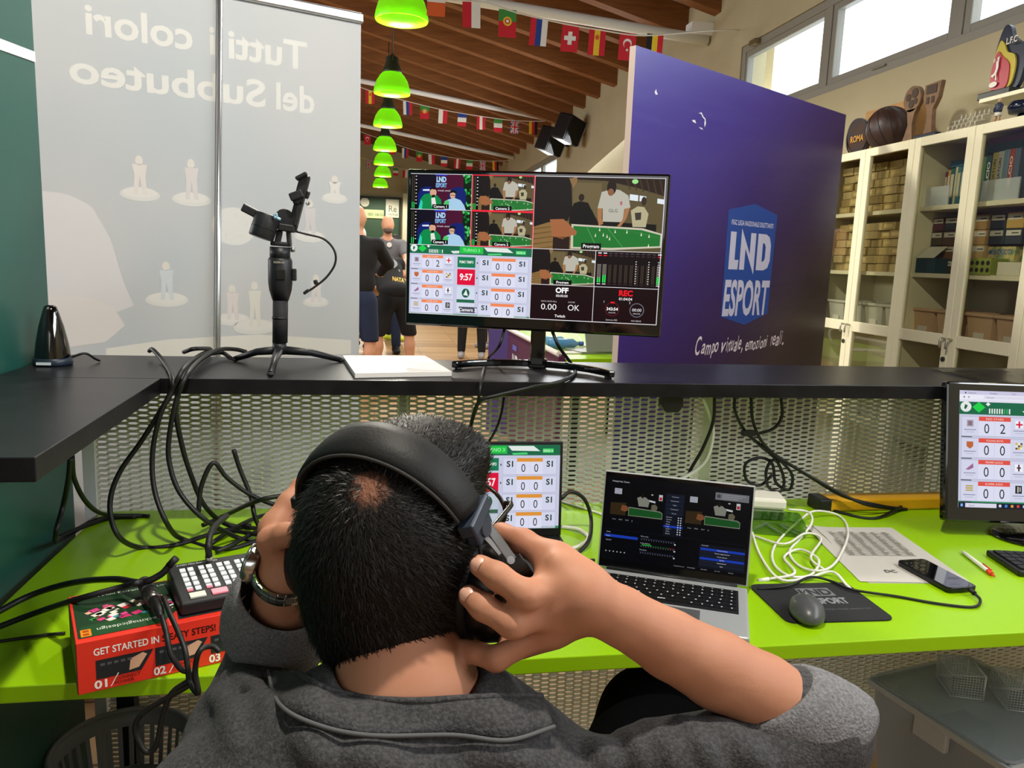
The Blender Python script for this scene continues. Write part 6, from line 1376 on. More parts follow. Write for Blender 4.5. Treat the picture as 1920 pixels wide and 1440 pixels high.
# nails
NAIL = mat('finger nail', '#d0a08c', 0.3)
def nail(tip, prev, out, L_=0.010, w_=0.0064):
    """nail on the finger end, 'out' is the side it faces"""
    t = (tip - prev).normalized(); n = (out - out.dot(t)*t).normalized(); s_ = t.cross(n); v = []; f = []
    nu, nv = 5, 5
    for i in range(nu):
        for j in range(nv):
            a = -1 + 2*i/(nu-1); b = j/(nv-1); ww = w_*(1 - 0.25*(b - .4)**2*4*(abs(b-.4) > .3)); v.append(tip + t*(-0.004 + L_*b - 0.001) + s_*(a*ww) + n*(0.0108*math.cos(a*0.75) - 0.0022*b*b))
    MB().add(v, [(i*nv+j, (i+1)*nv+j, (i+1)*nv+j+1, i*nv+j+1) for i in range(nu-1) for j in range(nv-1)], 0, True).build('nail', NAIL, bo)
toc = lambda p: (CAM - p).normalized()
for nm in ('middle', 'ring'):
    p3, p2 = D(*RH_[nm][3][0]), D(*RH_[nm][2][0]); nail(p3, p2, toc(p3) + Vector((-0.35, 0, 0.25)))
nail(LT_[3][0], LT_[2][0], toc(LT_[3][0]) + Vector((0.3, 0, 0.5)))

# ------------------------------------------------------------------ hair
HAIRM = mat('black brown hair', '#0e0b0a', 0.55, spec=0.2, noise=(30, '#15100e', 3, .3), bump=(220, 0.5, 3, (1, 1, 0.3)))
hair = SDF((-0.12, 0.55, 0.98), (0.17, 0.86, 1.29), 0.003)
hair.ell(Hd(0, 0.002, 0.013), (0.0815, 0.099, 0.097), HMAT, 0.01); hair.ell(Hd(0, -0.022, -0.002), (0.078, 0.082, 0.090), HMAT, 0.02); hair.ell(Hd(0.012, 0.055, 0.072), (0.058, 0.042, 0.030), HMAT, 0.03)
hair.ell(Hd(0, -0.022, -0.05), (0.075, 0.072, 0.06), HMAT, 0.02); hair.ell(Hd(0, -0.012, -0.09), (0.068, 0.068, 0.06), HMAT, 0.02)
hair.half(Hd(0, 0.0, -0.136), -HU*1.0 + HFt*0.10 + HR*0.06, 0.006)
hair.half(Hd(0, 0.062, 0.02), HFt*1.0 - HUt*0.55, 0.01)      # open at the face
hair.ell(Hd(0, 0.095, -0.02), (0.075, 0.07, 0.075), HMAT, 0.01, cut=True)
hv, hf = hair.mesh(1)
from mathutils.bvhtree import BVHTree
def bvh(V, F): return BVHTree.FromPolygons([tuple(q) for q in V], [tuple(int(i) for i in q) for q in F])
crown_pt = bvh(hv, hf).ray_cast(CAM, ray(692, 918).normalized())[0]
def _crown(m):           # hair thins out over the scalp at the crown
    nt = m.node_tree; p = nt.nodes['Principled BSDF']; old = p.inputs['Base Color'].links[0].from_socket
    g = nt.nodes.new('ShaderNodeNewGeometry'); d = nt.nodes.new('ShaderNodeVectorMath'); d.operation = 'DISTANCE'; nt.links.new(g.outputs['Position'], d.inputs[0]); d.inputs[1].default_value = crown_pt
    n = nt.nodes.new('ShaderNodeTexNoise'); n.inputs['Scale'].default_value = 90; n.inputs['Detail'].default_value = 3; nt.links.new(g.outputs['Position'], n.inputs['Vector'])
    ad = nt.nodes.new('ShaderNodeMath'); ad.operation = 'MULTIPLY_ADD'; nt.links.new(n.outputs['Fac'], ad.inputs[0]); ad.inputs[1].default_value = 0.022; nt.links.new(d.outputs['Value'], ad.inputs[2])
    r = nt.nodes.new('ShaderNodeMapRange'); r.inputs['From Min'].default_value = 0.014; r.inputs['From Max'].default_value = 0.030; r.inputs['To Min'].default_value = 0.75; r.inputs['To Max'].default_value = 0.0; nt.links.new(ad.outputs[0], r.inputs[0])
    mx = nt.nodes.new('ShaderNodeMix'); mx.data_type = 'RGBA'; nt.links.new(r.outputs[0], mx.inputs[0]); nt.links.new(old, mx.inputs[6]); mx.inputs[7].default_value = lin('#8a5a45'); nt.links.new(mx.outputs[2], p.inputs['Base Color'])
_crown(HAIRM)
ho = hair.build('hair', HAIRM, per, smooth=1)
# short strands over the cap
def strands(n=26000):
    V = hv; F = hf; a = V[F[:, 0]]; b = V[F[:, 1]]; c = V[F[:, 2]]; nrm = np.cross(b - a, c - a); nrm /= np.linalg.norm(nrm, axis=1)[:, None] + 1e-12
    cen = V[F].mean(1); hc = np.array(HC0)
    nrm *= np.sign(((cen - hc) * nrm).sum(1))[:, None]
    pick = RNG.integers(0, len(F), n); p = cen[pick] + (RNG.random((n, 3)) - .5)*0.003; nn = nrm[pick]
    crown = np.array(crown_pt)
    thin = np.linalg.norm(p - np.array(crown_pt), axis=1); keep = (thin > 0.017) | (RNG.random(n) < 0.3); p = p[keep]; nn = nn[keep]; n = len(p)
    away = p - crown; swirl = np.cross(nn, away); d = away*8 + 3.5*swirl; d -= (d*nn).sum(1)[:, None]*nn; d /= np.linalg.norm(d, axis=1)[:, None] + 1e-9
    low = (p[:, 2] < HC0.z - 0.07)[:, None]
    d = np.where(low, d*0.6 + np.array([0, 0, -1.0])*0.6, d); d += (RNG.random((n, 3)) - .5)*0.8
    L = (0.006 + 0.007*RNG.random(n))[:, None]; L = np.where(low, L*0.7, L)
    mid = p + d*L*0.5 + nn*L*0.10; tip = p + d*L + nn*L*(-0.02 + 0.16*RNG.random((n, 1))); s = np.cross(d, nn); s /= np.linalg.norm(s, axis=1)[:, None] + 1e-9; w_ = 0.00042
    v = np.stack([p - s*w_, p + s*w_, mid - s*w_*.8, mid + s*w_*.8, tip], 1).reshape(-1, 3); k = np.arange(n)*5
    q = np.stack([k, k+1, k+3, k+2], 1); t = np.stack([k+2, k+3, k+4], 1)
    me = bpy.data.meshes.new('hair_strands'); me.from_pydata(v.tolist(), [], q.tolist() + t.tolist()); me.materials.append(mat('hair strand', '#120e0d', 0.45, spec=0.35)); me.update()
    o = bpy.data.objects.new('hair_strands', me); COL.objects.link(o); put_under(o, ho); o['kind'] = 'stuff'
strands()

# ------------------------------------------------------------------ jacket
DEN = mat('charcoal denim', '#2f2e30', 0.85, noise=(300, '#444345', 4, 0.12), bump=(420, 0.3, 3))
def _wrinkle(m):
    nt = m.node_tree; b0 = [n for n in nt.nodes if n.type == 'BUMP'][0]; tc = nt.nodes.new('ShaderNodeTexCoord'); n = nt.nodes.new('ShaderNodeTexNoise'); n.inputs['Scale'].default_value = 16; n.inputs['Detail'].default_value = 3; n.inputs['Distortion'].default_value = 0.6
    b = nt.nodes.new('ShaderNodeBump'); b.inputs['Strength'].default_value = 0.45; b.inputs['Distance'].default_value = 0.012
    nt.links.new(tc.outputs['Object'], n.inputs['Vector']); nt.links.new(n.outputs['Fac'], b.inputs['Height']); nt.links.new(b.outputs[0], b0.inputs['Normal'])
_wrinkle(DEN)
DENL = mat('inside of the denim', '#5f5e61', 0.9, noise=(340, '#7a797c', 4, 0.14), bump=(420, 0.35, 3))
jk = SDF((-0.34, 0.34, 0.42), (0.49, 1.0, 1.10), 0.0042)
jk.cone(sh_L + Vector((0.02, 0, -0.01)), 0.064, sh_R + Vector((-0.02, 0, -0.01)), 0.064, 0.05)
jk.chain([(neck0 + Vector((-0.055, 0.03, -0.035)), 0.052), (sh_L + Vector((0.0, 0, -0.002)), 0.062)], 0.05); jk.chain([(neck0 + Vector((0.052, 0.03, -0.042)), 0.048), (sh_R + Vector((0.0, 0, -0.002)), 0.055)], 0.03)
jk.ell(tor + Vector((0, -0.012, -0.09)), (0.185, 0.125, 0.20), None, 0.06); jk.ell(tor + Vector((0, 0.0, -0.32)), (0.175, 0.125, 0.22), None, 0.06)
# right sleeve: shoulder -> elbow, short fold-back over the forearm
cufR = D(1440, 1305, 0.700)
jk.chain([(sh_R, 0.060), (sh_R*0.55 + elR*0.45 + Vector((0, -.006, -0.008)), 0.056), (elR + Vector((0.002, 0, -0.006)), 0.047)], 0.02)
jk.chain([(elR + Vector((0.002, 0, -0.004)), 0.047), (cufR*0.4 + elR*0.6, 0.042)], 0.01)
# left sleeve
cufL = elL*0.22 + wl*0.78
jk.chain([(sh_L, 0.058), (sh_L*0.5 + elL*0.5 + Vector((-0.005, 0, -.012)), 0.052), (elL, 0.050)], 0.02); jk.chain([(elL, 0.050), (cufL*0.5 + elL*0.5, 0.048)], 0.01)
_tree = bvh(*jk.mesh(0))
def snap(px, py, lift=0.0, tree=None, dflt=0.62):
    """point of the jacket seen at a pixel of the photo, lifted towards the viewer"""
    d = ray(px, py).normalized(); h = (tree or _tree).ray_cast(CAM, d)
    return (h[0] - d*lift) if h[0] is not None else D(px, py, dflt)
# folds
def fold(pts, r=0.010, out=0.004, k=0.014):
    P = cr([snap(x, y, out*1.9 - r) for x, y in pts], 4); jk.chain([(p, r*(0.35 + 0.65*math.sin(math.pi*(i + .5)/len(P)))) for i, p in enumerate(P)], k)
fold([(1165, 1382), (1200, 1405), (1215, 1438)], .009); fold([(1205, 1366), (1245, 1390), (1268, 1438)], .009, .005); fold([(1258, 1358), (1305, 1388), (1340, 1438)], .009, .005); fold([(1320, 1362), (1375, 1395), (1430, 1438)], .010, .004)
fold([(1110, 1400), (1132, 1420), (1140, 1438)], .008, .003); fold([(425, 1268), (470, 1285), (505, 1330)], .008, .003); fold([(400, 1300), (440, 1340), (450, 1400)], .010, .003)
fold([(640, 1415), (700, 1425), (760, 1438)], .008, .002); fold([(880, 1410), (950, 1422), (1010, 1438)], .009, .003); fold([(560, 1375), (600, 1410), (620, 1438)], .008, .003)
jk.chain([(neck0 + Vector((0, 0.05, 0.10)), 0.062), (neck0 + Vector((0, 0.035, -0.01)), 0.063)], 0.012, cut=True)    # neck opening
_tree = bvh(*jk.mesh(1)); _btree = bvh(*body.mesh(0)); jo = jk.build('jacket', DEN, per, smooth=2)

def sheet(rows, m, name, parent, thick=0.004, sub=1, ring=False):
    """surface through rows of points, given a thickness"""
    if ring:
        nu = len(rows[0]) - 1; v = [p for r_ in rows for p in r_[:-1]]; mb = MB(); mb.add(v, [(i*nu+j, i*nu+(j+1) % nu, (i+1)*nu+(j+1) % nu, (i+1)*nu+j) for i in range(len(rows)-1) for j in range(nu)], 0, True)
        o = mb.build(name, m, parent); q = o.modifiers.new('thick', 'SOLIDIFY'); q.thickness = thick; q.offset = 0; q = o.modifiers.new('sub', 'SUBSURF'); q.levels = sub; q.render_levels = sub; return o
    nu = len(rows[0]); v = [p for r_ in rows for p in r_]; mb = MB(); mb.add(v, [(i*nu+j, i*nu+j+1, (i+1)*nu+j+1, (i+1)*nu+j) for i in range(len(rows)-1) for j in range(nu-1)], 0, True)
    o = mb.build(name, m, parent); q = o.modifiers.new('thick', 'SOLIDIFY'); q.thickness = thick; q.offset = 0
    if sub: q = o.modifiers.new('sub', 'SUBSURF'); q.levels = sub; q.render_levels = sub
    return o
# collar: from the neck edge down to the sewn edge on the shoulders
topE = [(560, 1262, .70), (590, 1282, .668), (654, 1303, .645), (758, 1314, .632), (883, 1308, .636), (960, 1304, .652), (1016, 1305, .672)]
midE = [(530, 1262, .690), (556, 1305, .650), (626, 1335, .622), (730, 1348, .609), (870, 1344, .612), (962, 1345, .632), (1030, 1338, .662)]
botE = [(502, 1258, .685), (524, 1320, .640), (598, 1360, .611), (700, 1379, .598), (850, 1378, .600), (952, 1388, .612), (1040, 1362, .650)]
def under(E_, lift, own=0.0):
    out = []
    for x, y, d in E_:
        p = D(x, y, d); q = snap(x, y, lift, dflt=d); b_ = snap(x, y, .004, _btree, d)
        out.append(min([q, b_] if own else [p, q, b_], key=lambda k: (k - CAM).length))
    return out
rows = [cr(under(topE, .010), 5), cr(under(midE, .012, 1), 5), cr(under(botE, .005, 1), 5)]
co = sheet(rows, DEN, 'collar', jo, 0.006, 1)
MB().tube(cr(under(botE, .009, 1), 6), 0.0018, 6).build('collar_piping', mat('worn seam', '#565658', .9), jo)
MB().tube(rows[0], 0.0030, 6).build('collar_edge', DEN, jo)
# collar tip with snap on the left
sheet([[D(586, 1268, .72), D(622, 1252, .73), D(640, 1278, .72)], [D(596, 1284, .70), D(630, 1272, .71), D(648, 1296, .70)]], mat('dark lining', '#20242c', .9), 'lapel', jo, .004, 1)
MB().cyl(D(609, 1262, .722), D(609, 1262, .718), .005, n=14).build('snap', mat('dark snap', '#2c2f33', .35, .7), jo)
# cuffs: turned-back rings around the forearms
def cuff(c0, c1, r0, r1, nm, skew=0.0, side=Vector((0, 0, 1))):
    ax = (c1 - c0).normalized(); u = ax.orthogonal().normalized(); w_ = ax.cross(u); rows = []
    for t, r in ((0.0, r0 - .006), (0.0, r0), (0.5, (r0+r1)/2 + .002), (1.0, r1), (1.0, r1 - .007)):
        rows.append([c0 + (c1 - c0)*t + ax*(skew*(u*math.cos(a) + w_*math.sin(a)).dot(side)) + (u*math.cos(a) + w_*math.sin(a))*(r*(1 + .05*math.sin(2*a + .5))) for a in [k*2*math.pi/28 for k in range(29)]])
    return sheet(rows, DENL, nm, jo, .004, 1, True)
axR = (elR - cufR).normalized(); upR = (D(1474, 1242, .70) - D(1414, 1368, .70)).normalized(); cuff(cufR, cufR + axR*0.066, 0.0415, 0.0490, 'cuff', 0.020, upR)
axL = (elL - cufL).normalized(); upL = (D(620, 1130, .8) - D(440, 1090, .8)).normalized(); cuff(cufL, cufL + axL*0.080, 0.047, 0.060, 'cuff', 0.016, upL)

# ------------------------------------------------------------------ trousers and shoes
TRO = mat('black trousers', '#050506', 1.0, spec=0.05)
tr = SDF((-0.42, 0.40, 0.06), (0.62, 1.30, 0.70), 0.008)
tr.ell((0.02, 0.60, 0.50), (0.17, 0.14, 0.12), None, 0.05); kR = on_z(1222, 1322, 0.61); kL = Vector((-0.16, 1.06, 0.53))
tr.chain([((0.11, 0.62, 0.50), 0.088), (kR - Vector((0, 0, .03)), 0.092)], 0.04); tr.chain([((-0.07, 0.62, 0.50), 0.088), (kL, 0.068)], 0.04)
fR = Vector((kR.x + .02, kR.y + 0.02, 0.10)); fL = Vector((-0.19, 1.10, 0.10))
tr.chain([(kR - Vector((0, 0, .03)), 0.088), (fR, 0.055)], 0.03); tr.chain([(kL, 0.066), (fL, 0.052)], 0.03)
tr.build('trousers', TRO, per, smooth=1)
for p in (fR, fL):
    s_ = SDF((p.x - .08, p.y - .12, -0.002), (p.x + .08, p.y + .24, 0.16), 0.006); s_.ell((p.x, p.y + .06, 0.045), (.045, .13, .042), None, .02); s_.cone((p.x, p.y, .10), .045, (p.x, p.y, .05), .046, .02); s_.half((0, 0, 0.004), (0, 0, -1)); s_.build('shoe', mat('dark shoe', '#1a1a1c', .6), per, smooth=1)

# ================================================================== HEADPHONES
hp = thing('headphones', 'black over-ear headphones with a wide padded headband on the person', 'headphones', HC0)
PAD = mat('soft black leather', '#161516', 0.55, spec=0.3, bump=(300, .05, 2)); HPB = mat('headphone black', '#0b0b0c', .35); HPS = mat('headphone blue grey plastic', '#2c3442', .35); STEEL = mat('brushed steel', '#8f8f90', .3, .9)
def band(t, wv, out):
    """t: -1 left .. 1 right along the arc, wv: across, out: away from the head"""
    a = t*R(78); ru, rv = 0.0885 + out, 0.101 + out
    return Hd(ru*math.sin(a), 0.0 + wv*(1 - .25*math.cos(a)) - 0.036*math.cos(a), 0.014 + (rv - 0.004)*math.cos(a) + 0.30*wv*math.cos(a))
BTW = 0.0
rows = []; NB = 34
prof = [(-.027, .001), (-.023, .006), (-.008, .0085), (.008, .0085), (.023, .006), (.027, .001), (.023, -.003), (-.023, -.003)]
v = []; f = []
for i in range(NB + 1):
    t = -0.93 + 1.80*i/NB; ws_ = 1.0 - 0.25*abs(t)**3
    for wv, o_ in prof: v.append(band(t, wv*ws_, o_))
n_ = len(prof)
for i in range(NB):
    for k in range(n_): f.append((i*n_+k, i*n_+(k+1) % n_, (i+1)*n_+(k+1) % n_, (i+1)*n_+k))
f += [tuple(range(n_))[::-1], tuple(NB*n_ + k for k in range(n_))]
MB().add(v, f, 0, True).build('headband', PAD, hp)
for wv in (-.0272, .0272): MB().tube([band(-0.93 + 1.80*i/40, wv*(1.0 - 0.25*abs(-0.93 + 1.80*i/40)**3), 0.0015) for i in range(41)], .0016, 6).build('stitched_edge', mat('stitch', '#2d2b2a', .8), hp)
def bandbox(t, wv, o_, sx, sy, sz, m_, nm, bev=.002):
    a = t*R(78); c = band(t, wv, o_); tan = (band(t + .02, wv, o_) - band(t - .02, wv, o_)).normalized(); out = (band(t, wv, o_ + .01) - c).normalized(); wd = tan.cross(out)
    M = Matrix((wd, tan, out)).transposed(); MB().box(c, (sx, sy, sz), M).build(nm, m_, hp, bevel=bev); return c, M
bandbox(0.92, 0.0, .004, .044, .013, .016, HPS, 'end_cap'); bandbox(1.01, 0.0, .003, .032, .016, .012, HPS, 'slider_block'); c, M = bandbox(1.01, 0.0, .010, .001, .001, .001, HPS, 'pivot_pin')
MB().cyl(c - M @ Vector((0, 0, .004)), c + M @ Vector((0, 0, .001)), .0085, n=20).build('pivot_disc', HPS, hp)
bandbox(-0.97, 0.0, .003, .040, .014, .014, HPB, 'end_cap')
# cups
def cup(side, c, steel):
    ax = HR*side; t0 = c - ax*0.020
    M = Matrix((HFt, HUt, ax)).transposed()
    MB().lathe([(0.0, .034), (.024, .033), (.033, .026), (.036, .014), (.036, .004), (.034, .0)], t0, 32, M=M, sy=1.22).build('cup_shell', HPB, hp)
    MB().lathe([(.030, -.014), (.037, -.012), (.040, -.006), (.038, .001), (.030, .002)], t0, 32, M=M, sy=1.22).build('ear_pad', PAD, hp)
    return t0, M
cR_ = Hd(0.104, 0.004, -0.038); cL_ = Hd(-0.104, 0.004, -0.038)
t0, M = cup(1, cR_, True); cup(-1, cL_, False)
def flatbar(pts, w_, th, m_, nm):
    P = cr(pts, 5); v = []; f = []
    for i, p in enumerate(P):
        t = (P[min(i+1, len(P)-1)] - P[max(i-1, 0)]).normalized(); o_ = (CAM - p).normalized(); sd = t.cross(o_).normalized(); o_ = sd.cross(t)
        v += [p - sd*w_/2 - o_*th/2, p + sd*w_/2 - o_*th/2, p + sd*w_/2 + o_*th/2, p - sd*w_/2 + o_*th/2]
    for i in range(len(P)-1):
        for k in range(4): f.append((i*4+k, i*4+(k+1) % 4, (i+1)*4+(k+1) % 4, (i+1)*4+k))
    f += [(3, 2, 1, 0), tuple(len(v) - 4 + k for k in range(4))]
    MB().add(v, f).build(nm, m_, hp, bevel=.001)
flatbar([D(908, 976, .694), D(932, 1010, .690), D(962, 1052, .684)], .0085, .003, STEEL, 'steel_arm')
flatbar([D(893, 990, .696), D(918, 1014, .694), D(940, 1040, .692)], .006, .003, STEEL, 'steel_arm')
e = D(972, 1066, .690)
flatbar([D(960, 1048, .688), D(978, 1074, .688), D(990, 1094, .694)], .017, .012, HPB, 'yoke'); MB().cyl(D(958, 1050, .6815), D(958, 1050, .6800), .0036, n=14).build('screw', STEEL, hp)
tl = cL_ + HR*.02; MB().tube(cr([band(-1.0, 0, .003), tl + M @ Vector((0, .045, -.012)), tl + M @ Vector((0, .02, -.03))], 6), .006, 8).build('left_arm', HPB, hp)
MB().tube(cr([band(1.0, -.012, .006), t0 + M @ Vector((-.022, .055, .012)), t0 + M @ Vector((-.026, .035, .018)), t0 + M @ Vector((-.020, .018, .02))], 6), .0018, 6).build('bridge_wire', HPB, hp)

# ================================================================== GLASSES
gl = thing('eyeglasses', 'dark framed eyeglasses on the seated person, right rim showing past the hair', 'glasses', Hd(0, .1, 0))
FR = mat('dark frame', '#17140f', .3)
for sx in (-1, 1):
    cc = Hd(sx*0.040, 0.108, 0.0); ring = []
    for k in range(20):
        a = 2*math.pi*k/20; ring.append(cc + HR*(0.031*math.cos(a)) + HUt*(0.024*math.sin(a)) - HFt*(0.010*abs(math.cos(a))*(math.cos(a)*sx > 0)))
    MB().tube(ring, .0022, 6, closed=True).build('rim', FR, gl)
    MB().add(ring, [tuple(range(20))]).build('lens', glass_mat('lens', '#eef4f4', .12, .02), gl)
    MB().tube(cr([Hd(sx*.068, .100, .010), Hd(sx*.078, .096, .012), Hd(sx*.081, .06, .012), Hd(sx*.080, .0, .006)], 5), .0028, 6).build('temple', FR, gl)
MB().tube(cr([Hd(-.010, .108, .008), Hd(0, .112, .011), Hd(.010, .108, .008)], 4), .002, 6).build('bridge', FR, gl)

# ================================================================== WRIST WATCH (left wrist)
wt = thing('wristwatch', 'steel bracelet wristwatch on the left wrist', 'watch', wl)
STL = mat('polished steel', '#b4b6b8', .16, 1.0)
ax = (wl - elL).normalized(); face = (D(500, 1045, .775) - wl); face = (face - face.dot(ax)*ax).normalized(); wd = ax.cross(face); wc = wl + ax*0.004
rw = 0.0315
for k in range(22):
    a = R(32) + (2*math.pi - R(64))*k/21; d_ = face*math.cos(a) + wd*math.sin(a); M = Matrix((ax, d_.cross(ax), d_)).transposed()
    lk = MB().box(wc + d_*rw, (.018, .0082, .0034), M).build('bracelet_link', STL, wt, bevel=.0008)
    MB().box(wc + d_*(rw + .0006), (.007, .0078, .0034), M).build('centre_link', mat('brushed link', '#8f9294', .35, .9), lk, bevel=.0006)
cw = wc + face*(rw + .001); M = Matrix((ax, wd, face)).transposed()
MB().cyl(cw - face*.005, cw + face*.006, .0205, n=32).build('case', STL, wt, bevel=.001); MB().cyl(cw + face*.006, cw + face*.0085, .0195, .018, n=32).build('watch_bezel', mat('steel bezel', '#9c9fa1', .2, 1), wt)
MB().cyl(cw + face*.0086, cw + face*.009, .0165, n=32).build('dial', mat('dial', '#2c3a40', .2), wt)
for k in range(12): p_ = cw + face*.0092 + (ax*math.cos(k*math.pi/6) + wd*math.sin(k*math.pi/6))*.0138; MB().box(p_, (.0022, .001, .0003), M @ Matrix.Rotation(k*math.pi/6, 3, 'Z')).build('hour_mark', ink('#d8dcdc'), wt)
MB().tube([cw + face*.0094, cw + face*.0094 + ax*.011], .0006, 4).build('hand', ink('#e0e4e4'), wt); MB().tube([cw + face*.0094, cw + face*.0094 + wd*.008], .0006, 4).build('hand', ink('#e0e4e4'), wt)
MB().cyl(cw + ax*.0205 + face*.001, cw + ax*.0235 + face*.001, .003, n=10).build('crown', STL, wt)
# ================================================================== FAR SIDE OF THE HALL
# green notice board on the far wall
gb = thing('notice_board', 'dark green notice board with pale plaques on the far wall', 'board', (0, 23.66, 0))
a, b = on_y(560, 366, 23.66), on_y(752, 371, 23.66)
MB().b2((a.x, 23.64, 0.05), (b.x, 23.69, b.z)).build('board', mat('board green', '#27452c', .6), gb)
MB().frame((a.x, 23.60, 0.05), (b.x, 23.64, b.z), 0.06, 1).build('frame', mat('board frame', '#15241a', .5), gb)
PLQ = mat('pale plaque', '#c9c8b4', .6)
def plq(x0, y0, x1, y1, nm='plaque', m=PLQ, d=23.62):
    p, q_ = on_y(x0, y1, d), on_y(x1, y0, d); MB().b2((p.x, d - .02, p.z), (q_.x, d + .02, q_.z)).build(nm, m, gb, bevel=.02); return p, q_
plq(648, 369, 668, 385); plq(723, 374, 749, 408); plq(664, 394, 720, 408, m=mat('pale green strip', '#b6c08a', .6))
c = on_y(684, 379, 23.6); MB().cyl((c.x, 23.61, c.z), (c.x, 23.65, c.z), .13, n=24).build('round_plaque', PLQ, gb)
def wtxt(st, px, py, hpx, col, wpx, parent=gb, d=23.59):
    o = on_y(px, py, d); k = d/FPX; cv = Canvas((o.x, d, o.z), (k*100, 0, 0), (0, 0, -k*100), 100, 100, .001); cv.text(st, 0, 0, hpx, col, 1, w=wpx); cv.build('lettering', lambda c_: ink(c_), parent)
wtxt('2', 655, 383, 10, '#3c4a38', 6); wtxt('Re', 729, 397, 11, '#5a5a4a', 14); wtxt('WINE', 727, 404, 4, '#7a7a68', 18); wtxt('FORZA', 690, 404, 5, '#3f6a3a', 10); wtxt('SUBBUTEO', 703, 404, 4, '#3f6a3a', 15)
pst = on_y(757, 500, 23.5)
MB().b2((pst.x - .05, 23.45, 0), (pst.x + .12, 23.7, 3.2)).build('pilaster', mat('pale pilaster', '#d8d2b4', .8), gb)

# game table between the players
tbx0, tbx1 = on_y(560, 545, 10.2).x, on_y(722, 545, 10.2).x
gt = thing('game_table', 'dark topped game table with a wooden rim among the standing players', 'table', ((tbx0 + tbx1)/2, 10.2, 0))
MB().b2((tbx0, 9.85, .93), (tbx1, 10.75, .975)).build('table_top', mat('dark table top', '#3a3a44', .4), gt)
MB().b2((tbx0, 9.80, .90), (tbx1, 9.85, .985)).build('rim', mat('table rim wood', '#b08a5c', .5), gt)
for x in (tbx0 + .05, tbx1 - .12):
    for y in (9.9, 10.6): MB().b2((x, y, 0), (x + .07, y + .07, .93)).build('leg', mat('table leg', '#17171a', .5), gt)
MB().b2((tbx0 + .1, 9.95, .35), (tbx1 - .1, 10.6, .40)).build('lower_shelf', mat('table leg', '#17171a', .5), gt)

